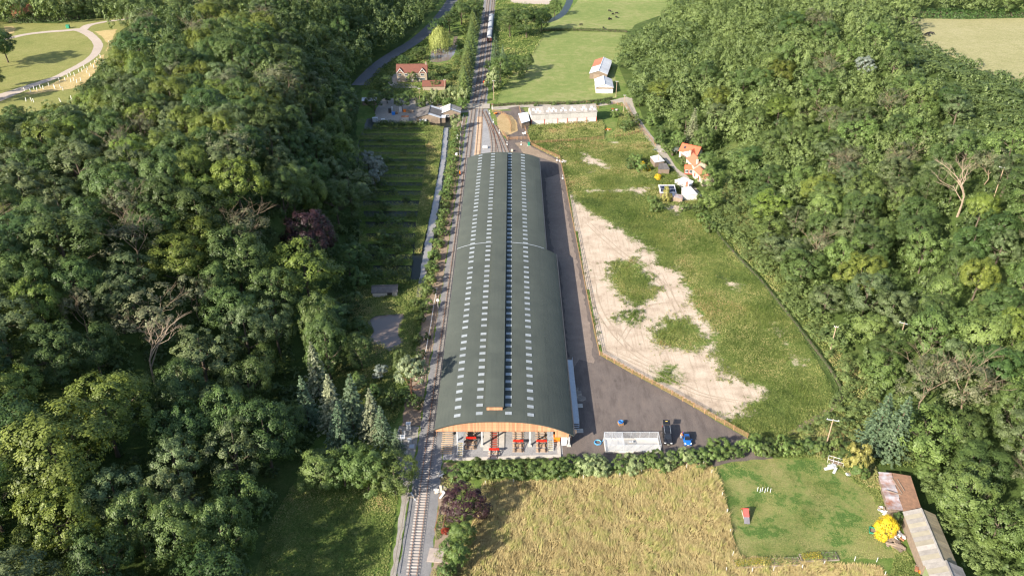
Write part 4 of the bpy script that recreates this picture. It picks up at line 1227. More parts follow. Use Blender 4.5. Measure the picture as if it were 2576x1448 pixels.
# raised ridge vent
mb = MB(); mb.bx(-5.62, -2.08, 136.55, 286.0, 7.3, 8.68); bw(mb, 'vent_wall', GUTTER, shed)
def vent_mesh(L):
    V, F = [], []
    n = int(L / .34); p = L / n
    ys, zs = [], []
    for i in range(n):
        for a, z in ((0, 0), (.60, 0), (.70, .036), (.90, .036)): ys.append((i + a) * p); zs.append(z)
    ys.append(L); zs.append(0)
    xs = np.linspace(-5.95, -1.8, 5)
    for x in xs:
        for y, z in zip(ys, zs): V.append((x, y, 8.90 - .018 * (x + 3.87) ** 2 + z))
    m = len(ys)
    for j in range(4):
        for i in range(m - 1): F.append((j * m + i, (j + 1) * m + i, (j + 1) * m + i + 1, j * m + i + 1))
    b = len(V)
    V += [(-5.95, 0, 8.71), (-1.8, 0, 8.71), (-1.8, L, 8.71), (-5.95, L, 8.71)]
    F += [(b + 3, b + 2, b + 1, b), (b, b + 1, m * 4, 0), (b + 1, b + 2, m * 5 - 1, m * 4), (b + 3, b, 0, m - 1)]
    me = bpy.data.meshes.new('vent_roof'); me.from_pydata(V, [], F); me.materials.append(ROOF); me.update()
    return me
vm = vent_mesh(9.98 - .02)
for b in range(15): link('vent_roof_panel', vm, shed, (2, 136.3 + b * 10.0 - 211, 0))
me = MB().box((0, 0, 0), (.30, .03, 1.0)).mesh('vent_board', CLAD)
for i in range(11): link('vent_board', me, shed, (-5.45 + i * .32 + 2, 136.52 - 211, 8.18))

# front gable boards, each its own
for i in range(86):
    x = -16.55 + i * .34
    if x > 12.55: break
    bot = 4.62 if x < 9.35 else 3.02
    top = min(zr(x - .16), zr(x + .16)) - .12
    if top - bot < .08: continue
    t1, t2 = zr(x - .165) - .12, zr(x + .165) - .12
    mb = MB(); mb.prism([(-.165, bot), (.165, bot), (.165, t2), (-.165, t1)], 'y', -.02, .02)
    mb.build('gable_board', CLAD, shed, (x + 2, SHED_Y0 + (.012 if i % 2 else 0) - 211, 0))
mb = MB()
xs = np.linspace(-16.98, 13.62, 34)
for a, b in zip(xs[:-1], xs[1:]):
    mb.add([(a, SHED_Y0 - .32, zr(a) + .05), (b, SHED_Y0 - .32, zr(b) + .05), (b, SHED_Y0 - .32, zr(b) - .20), (a, SHED_Y0 - .32, zr(a) - .20),
            (a, SHED_Y0 - .20, zr(a) + .05), (b, SHED_Y0 - .20, zr(b) + .05), (b, SHED_Y0 - .20, zr(b) - .20), (a, SHED_Y0 - .20, zr(a) - .20)],
           [(0, 1, 2, 3), (7, 6, 5, 4), (0, 4, 5, 1), (3, 2, 6, 7)])
bw(mb, 'verge_trim', ROOF, shed)
mb = MB(); mb.bx(-16.6, 9.3, 133.1, 133.25, 4.5, 4.62); mb.bx(9.3, 12.6, 133.1, 133.25, 2.9, 3.02); bw(mb, 'gable_beam', DARKM, shed)
# gutters, side walls
mb = MB(); mb.bx(-17.22, -17.0, 132.9, 289.2, 5.42, 5.56); bw(mb, 'gutter', GUTTER, shed)
mb = MB(); mb.bx(13.64, 13.86, 132.9, 215.2, 3.62, 3.76); bw(mb, 'gutter', GUTTER, shed)
mb = MB(); mb.bx(10.54, 10.76, 215.4, 289.2, 5.2, 5.34); bw(mb, 'gutter', GUTTER, shed)
for i in range(26):
    y = 134 + i * 6.0
    if y > 287: break
    mb = MB(); mb.bx(-16.72, -16.62, y, y + 5.96, 2.4, 5.3); bw(mb, 'wall_panel', WALLT, shed)
    xr_, zt = (13.2, 3.65) if y + 6 < 215.3 else (10.1, 5.2)
    mb = MB(); mb.bx(xr_ - .05, xr_ + .05, y, y + 5.96, .1 if y > 136 else 1.2, zt); bw(mb, 'wall_panel', WALLT, shed)
mb = MB(); mb.bx(10.2, 13.3, 215.05, 215.15, .1, 3.6); bw(mb, 'wall_panel', WALLT, shed)
# columns on pads
for x in (-12.12, -6.66, 3.98, 12.65):
    for y in (133.6, 145.6, 157.6, 169.6):
        if x > 12 and y > 134: continue
        c = MB().box((x, y, 2.4), (.10, .34, 4.6)).box((x - .14, y, 2.4), (.05, .36, 4.6)).box((x + .14, y, 2.4), (.05, .36, 4.6))
        if x > 12:
            c = MB().box((x, y, 1.6), (.10, .34, 3.0)).box((x - .14, y, 1.6), (.05, .36, 3.0)).box((x + .14, y, 1.6), (.05, .36, 3.0))
        col = bw(c, 'column', STEELW, shed)
        mb = MB(); mb.box((x, y, .12), (.9, .9, .26)); bw(mb, 'column_pad', G_concrete, shed)
# steel beams inside
for y in (145.6, 157.6, 169.6):
    mb = MB(); mb.bx(-16.4, 8.5, y - .1, y + .1, 4.7, 4.95); bw(mb, 'roof_beam', STEELW, shed)

# concrete slab and inspection pit under the second road
mb = MB(); mb.bx(-6.35, -4.95, 132.0, 160, .03, .22); bw(mb, 'pit_slab', G_concrete, shed)
mb = MB(); mb.bx(-2.95, -1.7, 132.0, 160, .03, .20); bw(mb, 'pit_slab', G_concrete, shed)
mb = MB(); mb.bx(-4.95, -2.95, 131.6, 132.2, .03, .19); bw(mb, 'pit_end', G_concrete, shed)
REDFLOOR = M('red_floor', (.36, .055, .030), (.29, .045, .028), .7, 1.0)
mb = MB(); mb.bx(-4.55, -3.4, 132.3, 160, .03, .12); bw(mb, 'pit_floor', REDFLOOR, shed)
for y in np.arange(132.6, 158, .9):
    mb = MB(); mb.bx(-4.9, -4.58, y, y + .42, .04, .24); mb.bx(-3.36, -3.0, y, y + .42, .04, .24); bw(mb, 'rail_block', G_concrete, shed)
# concrete kerb wall round the apron
kerb = thing('concrete_kerb', 'pale concrete kerb wall in front of the buffer stops', 'kerb', (-1, 129.6, 0))
n = 12
for i in range(n):
    a = Vector((-12.94, 129.0, 0)).lerp(Vector((10.7, 130.1, 0)), i / n); b = Vector((-12.94, 129.0, 0)).lerp(Vector((10.7, 130.1, 0)), (i + 1) / n)
    mb = MB(); d = (b - a) * .003; mb.bar(a + d + Vector((0, 0, .18)), b - d + Vector((0, 0, .18)), .62, .42); bw(mb, 'kerb_block', G_concrete, kerb)
mb = MB(); mb.bx(10.05, 10.75, 130.6, 138.5, .03, .20); bw(mb, 'path_slab', G_concrete, kerb)

def stairs(name, label, x0, x1, y0, y1, h, n=7, walk=4.0):
    t = thing(name, label, 'steps', ((x0 + x1) / 2, y0, 0))
    for i in range(n):
        f = (i + .5) / n
        mb = MB(); mb.bx(x0 + .04, x1 - .04, y0 + (y1 - y0) * i / n, y0 + (y1 - y0) * (i + .86) / n, h * f - .03, h * f + .02)
        tr = bw(mb, 'tread', GALV, t)
        mb = MB(); mb.bx(x0 + .05, x1 - .05, y0 + (y1 - y0) * i / n - .03, y0 + (y1 - y0) * i / n + .05, h * f + .02, h * f + .045); bw(mb, 'nosing', TREAD, t)
    mb = MB(); mb.bx(x0, x1, y1, y1 + walk, h - .06, h); bw(mb, 'landing', GALV, t)
    for x in (x0, x1):
        mb = MB(); mb.bar((x, y0, .05), (x, y1, h), .06, .22); bw(mb, 'stringer', GALV, t)
        mb = MB()
        mb.tube([(x, y0, 1.0), (x, y1, h + 1.0), (x, y1 + walk, h + 1.0)], .03, 5)
        mb.tube([(x, y0, .55), (x, y1, h + .55), (x, y1 + walk, h + .55)], .02, 5)
        for k in range(5):
            f = k / 4; yy = y0 + (y1 + walk - y0) * f; zz = h * min(1, (yy - y0) / (y1 - y0))
            mb.tube([(x, yy, zz), (x, yy, zz + 1.0)], .028, 5)
        bw(mb, 'handrail', GALV, t)
    mb = MB()
    for yy in (y1 + .2, y1 + walk - .2):
        for x in (x0 + .1, x1 - .1): mb.bx(x - .05, x + .05, yy - .05, yy + .05, .03, h - .06)
    bw(mb, 'support', GALV, t)
    return t
stairs('steel_steps', 'galvanised steel steps at the left of the shed front', -12.0, -10.75, 129.8, 133.2, 1.5, 9, 5)
stairs('steel_steps', 'pale steel steps on a concrete block at the right of the shed front', 7.95, 9.15, 131.9, 134.3, 1.1, 6, 4)
# gantry walkway outside the right wall
t = thing('walkway', 'galvanised walkway with handrails along the right wall of the shed', 'walkway', (14.6, 140, 0))
mb = MB(); mb.bx(13.95, 15.35, 139.6, 164.0, 1.12, 1.20); bw(mb, 'deck', GALV, t)
for i in range(13):
    y = 139.7 + i * 2.0
    mb = MB(); mb.tube([(15.32, y, .03), (15.32, y, 2.25)], .035, 5); bw(mb, 'post', GALV, t)
for z in (1.65, 2.2):
    mb = MB(); mb.tube([(15.32, 139.7, z), (15.32, 163.8, z)], .03, 5); bw(mb, 'handrail', GALV, t)
for k in range(3):
    mb = MB(); mb.bx(13.95, 15.35, 138.6 + k * .33, 138.9 + k * .33, .28 + k * .3, .34 + k * .3); bw(mb, 'tread', GALV, t)
mb = MB(); mb.tube([(13.98, 138.7, .03), (13.98, 138.7, 1.4), (13.98, 139.7, 2.2)], .03, 5); mb.tube([(15.3, 138.7, .03), (15.3, 138.7, 1.4), (15.3, 139.7, 2.2)], .03, 5); bw(mb, 'stair_rail', GALV, t)

# ================================================================ railway tracks
SLEEP_C = M('concrete_sleeper', (.40, .355, .325), (.31, .28, .26), .9, 1.5, rnd=.14)
SLEEP_T = M('timber_sleeper', (.40, .29, .20), (.31, .225, .155), .9, 1.5, rnd=.16)
CHAIR = M('rail_chair', (.13, .10, .08), (.09, .07, .06), .8, 3)
def mesh_sleeper(mat):
    mb = MB(); mb.prism([(-.13, 0), (.13, 0), (.105, .15), (-.105, .15)], 'x', -1.28, 1.28)
    return mb.mesh('sleeper', mat)
SLEEP_D = M('dark_sleeper', (.19, .175, .165), (.14, .13, .12), .9, 1.5, rnd=.2)
SL_C, SL_T, SL_D = mesh_sleeper(SLEEP_C), mesh_sleeper(SLEEP_T), mesh_sleeper(SLEEP_D)
SLEEPER_LEFT = [300]
def track(name, label, pts, sl, y0=None, step=.72, kmax=300, rails=True, group=None):
    line = smoothline([Vector((p[0], p[1], 0)) for p in pts], 10)
    t = thing(name, label, 'railway track', (line[0].x, line[0].y, 0), 0, group)
    L = [0]
    for a, b in zip(line[:-1], line[1:]): L.append(L[-1] + (b - a).length)
    def at_len(s):
        i = min(max(int(np.searchsorted(L, s)) - 1, 0), len(line) - 2)
        f = (s - L[i]) / max(L[i + 1] - L[i], 1e-6)
        d = (line[i + 1] - line[i]).normalized()
        return line[i].lerp(line[i + 1], f), math.atan2(-d.x, d.y)
    n = int(L[-1] / step)
    rest = MB()
    for i in range(n):
        p, a = at_len((i + .5) * step)
        if i < kmax:
            link('sleeper', sl if (name != 'railway_track' or p.y < 136 or sl is SL_T and p.y < 352 or False) else SL_D, t, (p.x - line[0].x, p.y - line[0].y, .03), (0, 0, a + trng.uniform(-.012, .012)))
        else:
            rest.box((p.x, p.y, .10), (2.56, .23, .15), a)
    if rest.v: tag(bw(rest, 'far_sleepers', SLEEP_D, t), kind='stuff')
    if rails:
        for sgn in (-1, 1):
            mb = MB()
            vs = []
            for i, p in enumerate(line):
                d = (line[min(i + 1, len(line) - 1)] - line[max(i - 1, 0)]).normalized()
                q = Vector((d.y, -d.x, 0)) * sgn
                for off, z in ((.7175, .20), (.7175, .34), (.7875, .34), (.7875, .20)): vs.append(p + q * off + Vector((0, 0, z)))
            fs = [(4 * i + k, 4 * i + (k + 1) % 4, 4 * i + 4 + (k + 1) % 4, 4 * i + 4 + k) for i in range(len(line) - 1) for k in range(4)]
            mb.add(vs, fs); bw(mb, 'rail', RUST, t)
    return t
track('railway_track', 'long straight line of track running past the left of the shed', [(-18.4, 90), (-18.35, 150), (-18.05, 220), (-18.0, 300), (-18.0, 362), (-17.2, 400), (-17.0, 460), (-17.4, 640)], SL_C)
track('railway_track', 'track with new orange brown timbers entering the left road of the shed', [(-14.1, 283), (-14.1, 309), (-14.3, 337), (-14.6, 360), (-13.8, 400), (-13.6, 470), (-13.7, 640)], SL_T, kmax=150)
track('railway_track', 'siding of the junction fan nearest the timbered track behind the shed', [(-8.6, 287), (-7.6, 309), (-8.3, 326), (-9.9, 341), (-13.2, 360)], SL_C)
track('railway_track', 'middle siding of the junction fan behind the shed', [(-3.7, 287), (-5.0, 309), (-6.9, 326), (-9.6, 343)], SL_C)
track('railway_track', 'rightmost siding of the junction fan behind the shed', [(1.2, 287), (-2.1, 309), (-4.9, 326), (-8.2, 341)], SL_C)
for x, y, w, k in ((-9.19, 132.1, 'leftmost stub track under the shed front gable', SL_T), (1.37, 131.2, 'stub track right of the inspection pit under the gable', SL_T), (6.58, 131.2, 'rightmost stub track under the shed front gable', SL_T)):
    track('railway_track', w, [(x, y), (x, y + 12), (x, y + 28)], k, step=.78)
track('railway_track', 'track over the red floored inspection pit', [(-3.95, 129.6), (-3.95, 145), (-3.95, 160)], SL_C, kmax=3)
tb = thing('sleeper_row', 'row of bare timber sleepers without rails left of the shed steps', 'sleepers', (-14.5, 131, 0))
for i in range(13): link('sleeper', SL_T, tb, (trng.uniform(-.06, .06), i * .66, .04), (0, 0, trng.uniform(-.02, .02)))

def buffer_stop(label, x, yb, yf):
    t = thing('buffer_stop', label, 'buffer stop', (x, yb, 0), 0, 'red buffer stops at the shed front')
    mb = MB(); mb.box((0, 0, 1.12), (2.25, .30, .40)); bm_ = mb.build('beam', RED, t)
    for s in (-.75, .75):
        mb = MB(); mb.bar((s, -.15, .3), (s, 0, 1.25), .14, .14); mb.build('upright', DARKM, t)
        mb = MB(); mb.bar((s, yf - yb, .32), (s, -.1, 1.05), .12, .14); mb.build('raking_strut', DARKM, t)
        mb = MB(); mb.bar((s, yf - yb - .1, .36), (s, .6, .36), .10, .12); mb.build('base_rail', RUST, t)
        mb = MB(); mb.tube([(s * 1.1, .15, 1.12), (s * 1.1, .28, 1.12)], .2, 10); mb.build('buffer_pad', DARKM, t)
    for k in range(2):
        mb = MB(); mb.box((0, (yf - yb) * (.15 + .55 * k), .18), (2.4, .26, .16)); mb.build('cross_tie', SLEEP_T, t)
    return t
buffer_stop('leftmost red buffer stop under the shed gable', -9.19, 134.9, 132.2)
buffer_stop('red buffer stop standing furthest forward, beside the pit', -3.95, 131.2, 129.2)
buffer_stop('red buffer stop just right of the pit', 1.37, 133.9, 131.3)
buffer_stop('rightmost red buffer stop under the shed gable', 6.58, 133.9, 131.3)

# ================================================================ fences
FWOOD = M('fence_timber', (.30, .180, .098), (.24, .145, .08), .85, 2.0, rnd=.16)
FOLD = M('old_fence_timber', (.33, .29, .24), (.25, .215, .18), .9, 2.0, rnd=.2)
POSTM = MB().box((0, 0, .72), (.14, .14, 1.5)).mesh('post', FWOOD)
def fence(label, pts, bay=2.7, h=1.32, nr=4, post=POSTM, mat=FWOOD, name='timber_fence', group=None, ground=0.0, rw=.085):
    p = [Vector((q[0], q[1], ground)) for q in pts]
    t = thing(name, label, 'fence', p[0], 0, group)
    for a, b in zip(p[:-1], p[1:]):
        n = max(1, int(round((b - a).length / bay)))
        ang = math.atan2((b - a).y, (b - a).x); L = (b - a).length / n
        me = MB().box((L / 2, -.09, 0), (L - .02, .035, rw)).mesh('rail', mat)
        for i in range(n):
            q = a.lerp(b, i / n) - p[0]
            link('post', post, t, q, (trng.uniform(-.02, .02), trng.uniform(-.02, .02), ang))
            for k in range(nr):
                link('rail', me, t, q + Vector((0, 0, h * (.22 + .74 * k / max(1, nr - 1)) + trng.uniform(-.012, .012))), (0, 0, ang + trng.uniform(-.006, .006)))
    q = p[-1] - p[0]
    link('post', post, t, q)
    return t
fence('long orange timber fence along the shaded side of the yard, right of the shed', FENCE_A[6:], 2.9, 1.45, 4)
fence('orange timber fence slanting from the fence corner past the parked cars', FENCE_B, 2.6, 1.45, 5)
fence('orange timber fence curving round the back of the yard behind the shed', FENCE_A[2:7], 2.4, 1.4, 5)
fence('orange timber fence running from the yard towards the lane beside the long barn', [FENCE_A[0] + Vector((-2.0, 24, 0)), FENCE_A[0], FENCE_A[1], FENCE_A[2]], 2.6, 1.4, 4)
fence('straight orange timber fence across the weeds below the long barn', [atz(1335, 362), atz(1400, 359), atz(1460, 355), atz(1519, 350.5)], 2.45, 1.4, 4)
isl = [atz(*V3(*p)) for p in ((1335, 348), (1400, 360), (1460, 385), (1492, 425), (1510, 480), (1505, 535))]
fence('orange timber fence curving round the parched island', isl, 1.9, 1.4, 4)
fence('short orange timber fence from the island down to the gate', [atz(*V3(*p)) for p in ((1430, 548), (1455, 580), (1478, 612))], 1.5, 1.4, 5)
fence('short orange timber fence right of the field gate', [atz(1302, 351.5), atz(1330, 351)], 1.7, 1.4, 4)
fence('orange timber fence along the upper bend of the lane', [atz(*V3(*p)) for p in ((2215, 268), (2280, 290), (2330, 318))], 2.2, 1.3, 3)
fence('orange timber fence across the lane mouth beside the pole', [atz(*V3(*p)) for p in ((2412, 275), (2470, 272), (2576, 300))], 2.4, 1.3, 3)
fence('orange timber fence beside the lane going down to the cottages', [atz(*p) for p in ((1574, 262), (1590, 292), (1608, 318), (1638, 352), (1649, 368))], 2.6, 1.3, 3)
fence('low orange timber fence curving across the weeds near the white shed', [atz(*V5(*p)) for p in ((585, 185), (720, 165), (830, 140), (960, 105))], 2.0, 1.2, 3)
fence('orange rail barrier on the yard side of the level crossing', [atz(*V3(*p)) for p in ((945, 308), (1000, 306), (1065, 308))], 3.0, 1.1, 3)
# field gate
g0, g1 = atz(1278, 352), atz(1301, 351.6)
t = thing('field_gate', 'orange timber five bar gate at the yard entrance', 'gate', g0)
d = g1 - g0; ang = math.atan2(d.y, d.x)
t.rotation_euler = (0, 0, ang)
for k in range(5):
    MB().box((d.length / 2, 0, .3 + k * .24), (d.length - .3, .05, .09)).build('bar', FWOOD, t)
MB().bar((.3, .04, .25), (d.length - .3, .04, 1.3), .04, .1).build('brace', FWOOD, t)
for x in (.1, d.length - .1): MB().box((x, 0, .8), (.18, .18, 1.7)).build('gate_post', FWOOD, t)
# ================================================================ buildings
STONE = M('stone_wall', (.33, .27, .20), (.22, .18, .14), .95, 3.0, fine=.25)
CREAM = M('cream_render', (.56, .48, .38), (.46, .39, .31), .9, 1.2, fine=.08)
WHITEW = M('white_wall', (.52, .50, .47), (.42, .40, .375), .85, 1.2, fine=.08)
WHITEP = M('white_paint', (.68, .68, .66), (.60, .60, .58), .6, 2)
TILE_BR = M('brown_tiles', (.165, .065, .045), (.12, .052, .04), .85, 1.5, fine=.25)
TILE_RED = M('red_tiles', (.50, .125, .062), (.39, .10, .052), .85, 1.2, fine=.2, rnd=.12)
TILE_OLD = M('old_red_tiles', (.40, .15, .085), (.30, .13, .08), .9, 1.2, fine=.25, rnd=.1)
FIBRE = M('fibre_cement', (.30, .28, .255), (.22, .205, .19), .95, 1.2, fine=.22, rnd=.18)
FIBRE_D = M('dark_fibre_cement', (.135, .125, .12), (.095, .09, .088), .95, 1.0, fine=.2, rnd=.15)
FIBRE_W = M('white_roof_sheet', (.58, .59, .61), (.47, .48, .50), .6, .8, fine=.08, rnd=.12)
LICHEN = M('lichen_sheet', (.33, .27, .16), (.24, .20, .14), .95, 2.2, fine=.3, rnd=.2)
TRANSP = M('yellowed_rooflight', (.27, .245, .19), (.22, .20, .155), .6, 1.0, rnd=.15)
TIN = M('rusty_tin', (.48, .50, .54), (.30, .13, .07), .55, .55, .4, .25, fine=.15, rnd=.2)
LEAFLITTER = M('leaf_littered_roof', (.30, .17, .105), (.20, .12, .08), .95, 1.4, fine=.4)
DOORG = M('grey_door', (.42, .43, .44), (.36, .37, .38), .6, 2)
SOLAR = M('solar_cell', (.012, .015, .03), (.018, .022, .04), .15, 3, .6)
BRICK = M('brick', (.42, .20, .13), (.33, .16, .11), .9, 3, fine=.2)
GLASS = glass('window_glass')
OAKW = M('weathered_boards', (.24, .185, .14), (.165, .13, .10), .95, 2, rnd=.2)
BLUEP = M('blue_plastic', (.02, .20, .62), (.02, .16, .5), .45, 2)
ORANGEP = M('orange_plastic', (.85, .22, .02), (.75, .18, .02), .5, 2)
GREENP = M('green_plastic', (.02, .22, .13), (.02, .17, .10), .5, 2)
GREYP = M('grey_cabinet', (.48, .50, .52), (.40, .42, .44), .5, 2)
REDSTEEL = M('red_steel', (.55, .06, .03), (.45, .05, .03), .6, 2)

def opening(t, W, D, face, u, z0, w, h, kind='window', mat=None, y_in=0.0):
    """window or door standing proud of a wall: frame plus pane or leaf"""
    fx, fy, rz = {'S': (0, -1, 0), 'N': (0, 1, math.pi), 'E': (1, 0, math.pi / 2), 'W': (-1, 0, -math.pi / 2)}[face]
    if face in 'SN': c = Vector((u, fy * D / 2, z0 + h / 2))
    else: c = Vector((fx * W / 2, u, z0 + h / 2))
    f = MB()
    f.box((0, -.03, h / 2 + .04), (w + .16, .10, .10)); f.box((0, -.05, -h / 2 - .04), (w + .24, .16, .08))
    for s in (-1, 1): f.box((s * (w / 2 + .03), -.03, 0), (.08, .10, h))
    if kind == 'window':
        for k in range(1, max(2, int(round(w / .6)))): f.box((-w / 2 + k * w / max(2, int(round(w / .6))), -.025, 0), (.05, .07, h))
    o = f.build(kind, mat or WHITEP, t, c, (0, 0, rz))
    MB().box((0, -.012, 0), (w, .03, h)).build('pane' if kind == 'window' else 'door_leaf', GLASS if kind == 'window' else (mat or DOORG), o)
    return o

def gable(name, label, cat, x, y, rz, W, D, he, hr, wall, roof, over=.3, axis='x', ns=1, z=0.0, eaves2=None, group=None, roof2=None, pick=None, ridge=True, thick=.09):
    """pitched building: ridge along local axis; roof laid in ns sheets a side"""
    t = thing(name, label, cat, (x, y, z), rz, group)
    if axis == 'x': mb = MB().prism([(-D / 2, -.3), (D / 2, -.3), (D / 2, he), (0, hr), (-D / 2, he)], 'x', -W / 2, W / 2); L, S = W, D
    else: mb = MB().prism([(-W / 2, -.3), (W / 2, -.3), (W / 2, he), (0, hr), (-W / 2, he)], 'y', -D / 2, D / 2); L, S = D, W
    mb.build('wall', wall, t)
    sl = (hr - he) / (S / 2)
    for side in (-1, 1):
        for i in range(ns):
            a = -L / 2 - over + (L + 2 * over) * i / ns + (.012 if i else 0); b = -L / 2 - over + (L + 2 * over) * (i + 1) / ns - (.0 if i == ns - 1 else .012)
            e = S / 2 + over; ez = hr - sl * e
            dz = .10 + (.014 if i % 2 else 0)
            def P(u, v, zz): return (u, v * side, zz) if axis == 'x' else (v * side, u, zz)
            m = (pick(i, side) if pick else None) or (roof2 if (roof2 and side > 0) else roof)
            MB().slab([P(a, 0.0, hr + dz), P(b, 0.0, hr + dz), P(b, e, ez + dz), P(a, e, ez + dz)], thick).build('roof_sheet' if ns > 1 else 'roof_slope', m, t)
    if ridge:
        r = MB()
        if axis == 'x': r.bar((-L / 2 - over, 0, hr + .13), (L / 2 + over, 0, hr + .13), .34, .12)
        else: r.bar((0, -L / 2 - over, hr + .13), (0, L / 2 + over, hr + .13), .34, .12)
        r.build('ridge_cap', roof, t)
    return t

def mono(name, label, cat, corners, z0, wall, roof, n=1, base=0.0, th=.08, lift=.02, over=.2):
    """lean-to: four roof corners (world, with height), walls below"""
    c = [Vector(p) for p in corners]
    m = sum(c, Vector()) / 4
    t = thing(name, label, cat, (m.x, m.y, base))
    q = [p - Vector((m.x, m.y, base)) for p in c]
    inn = [Vector((p.x * .94, p.y * .94, p.z - .1)) for p in q]
    w = MB()
    b = [Vector((p.x, p.y, -.2)) for p in inn]
    w.add(b + inn, [(0, 1, 5, 4), (1, 2, 6, 5), (2, 3, 7, 6), (3, 0, 4, 7), (4, 5, 6, 7)])
    w.build('wall', wall, t)
    for i in range(n):
        f0, f1 = i / n + (.003 if i else 0), (i + 1) / n - .003
        MB().slab([q[0].lerp(q[1], f0) + Vector((0, 0, lift)), q[0].lerp(q[1], f1) + Vector((0, 0, lift)), q[3].lerp(q[2], f1) + Vector((0, 0, lift)), q[3].lerp(q[2], f0) + Vector((0, 0, lift))], th).build('roof_sheet' if n > 1 else 'roof', roof, t)
    return t

def ch(t, x, y, z, h=1.4, w=.6, mat=None, pots=2):
    o = MB().box((x, y, z + h / 2), (w, w, h)).box((x, y, z + h - .1), (w + .12, w + .12, .14)).build('chimney', mat or BRICK, t)
    for k in range(pots): MB().tube([(x + (k - (pots - 1) / 2) * .28, y, z + h), (x + (k - (pots - 1) / 2) * .28, y, z + h + .35)], .1, 7).build('chimney_pot', BRICK, o)

# --- stone house with brown roof
t = gable('stone_house', 'two storey stone house with brown tiled roof and white windows', 'house', -51.5, 409.6, .03, 15.4, 7.6, 5.0, 8.1, STONE, TILE_BR, .35)
for u, w in ((-6.2, 1.4), (-2.8, 1.6), (1.7, 1.5), (5.4, 1.5)): opening(t, 15.4, 7.6, 'S', u, 3.2, w, 1.15)
for u, w in ((-6.8, .8), (-2.6, 1.6), (2.2, 2.6), (5.2, 2.6)): opening(t, 15.4, 7.6, 'S', u, .9, w, 1.25)
opening(t, 15.4, 7.6, 'S', -.3, .1, .9, 2.0, 'door', WHITEP)
for u in (-5.9, 5.5):
    d = MB().prism([(-1.5, 5.0), (1.5, 5.0), (0, 6.9)], 'y', -3.85, -2.2).build('dormer', STONE, t, (u, 0, 0))
    for s in (-1, 1): MB().slab([(0, -4.1, 7.05), (s * 1.85, -4.1, 4.72), (s * 1.85, -1.6, 4.72), (0, -1.6, 7.05)], .1).build('dormer_roof', TILE_BR, d)
    for s in (-1, 1): MB().bar((0, -4.13, 6.95), (s * 1.8, -4.13, 4.65), .06, .22).build('bargeboard', WHITEP, d)
    MB().tube([(0, -3.9, 5.85), (0, -3.86, 5.85)], .32, 12).build('round_vent', DARKM, d)
ch(t, 7.2, 0, 7.4, 1.7, .8, STONE)
t = gable('garage', 'low garage with brown tiled roof in front of the stone house', 'garage', -39, 394.2, .02, 11.2, 5.4, 2.2, 4.2, STONE, TILE_BR, .3)
MB().box((2.6, -1.4, 3.42), (1.0, .9, .08), rx=R(36.5)).build('roof_window', GLASS, t)

# --- workshop beside the crossing
t = gable('workshop', 'dark roofed workshop beside the gravel yard with grey tanks at its front', 'workshop', -37.4, 349.2, 0, 10.4, 11.8, 2.7, 4.4, OAKW, FIBRE_D, .35, axis='y', ns=6,
          pick=lambda i, s: FIBRE_W if (s > 0 and i in (0, 5)) else None)
for k in range(3): MB().tube([(-3.6 + k * 1.25, -6.35, .1), (-3.6 + k * 1.25, -6.35, 2.1)], .52, 12).build('tank', GREYP, t)
opening(t, 10.4, 11.8, 'S', 2.6, .1, 2.6, 2.2, 'door', OAKW)
t = gable('workshop', 'lower workshop with white striped roof sheets next to the crossing', 'workshop', -28.2, 354.0, .06, 9.0, 8.2, 2.4, 4.1, OAKW, FIBRE, .3, axis='y', ns=7,
          pick=lambda i, s: FIBRE_W if (s < 0 and i % 2 == 0) or (s > 0 and i == 1) else None)
opening(t, 9.0, 8.2, 'S', -1.5, .9, 1.6, 1.0); opening(t, 9.0, 8.2, 'S', 2.2, .1, 1.1, 2.0, 'door', DARKM)
MB().tube([(0, 1.5, 3.8), (0, 1.5, 5.2)], .14, 7).build('flue', GALV, t)
mono('lean_to', 'grey flat roofed porch between the two workshops', 'lean-to', [(-32.6, 343.6, 2.5), (-29.8, 344.2, 2.4), (-29.8, 347.4, 2.5), (-32.6, 347.4, 2.6)], 0, OAKW, FIBRE_W)
a = at(*V3(200, 285))
t = gable('yard_shed', 'small white roofed shed at the left end of the gravel yard', 'shed', a.x - 1, a.y + 2, .05, 6.5, 4, 2.2, 3.0, OAKW, FIBRE_W, .25, z=a.z)
opening(t, 6.5, 4, 'S', 1.0, .1, 1.2, 1.8, 'door', OAKW)

# --- long barn with chequered roof lights
t = gable('long_barn', 'long pale barn with grey roof and chequered white roof lights', 'barn', 22.7, 347.2, .14, 29.6, 8.6, 4.9, 6.9, WHITEW, FIBRE, .25, ns=20)
for i in range(15):
    MB().box((-14.8 + (i + .5) * 29.6 / 15, -4.36, 3.65), (29.6 / 15 - .02, .07 + .012 * (i % 2), 2.45)).build('cladding_sheet', M('grey_cladding', (.42, .41, .39), (.33, .32, .31), .8, 1.6, rnd=.08, fine=.12), t)
for u in (-14.7, -9.0, -3.0, 1.4, 5.8, 10.2, 14.7): MB().box((u, -4.40, 1.3), (.16, .14, 2.7)).build('steel_post', REDSTEEL, t)
opening(t, 29.6, 8.6, 'S', -6.0, .1, 1.1, 1.9, 'door', DOORG)
sl = math.atan(2.0 / 4.3)
for c, cells in ((-13.6, ((0, 1), (1, 0), (2, 1), (3, 0))), (-7.4, ((0, 0), (1, 1), (2, 0), (3, 1), (4, 0))), (-1.2, ((0, 0), (1, 1), (2, 0))), (3.0, ((0, 0), (1, 1), (2, 0))), (8.2, ((0, 0), (1, 1), (2, 0))), (12.0, ((0, 0), (1, 1), (2, 0)))):
    for i, j in cells:
        yy = -2.9 + j * 1.15; zz = 6.9 + .16 + yy * math.tan(sl)
        MB().box((c + i * .95, yy, zz), (.92, 1.2, .05), rx=sl).build('roof_light', FIBRE_W, t)
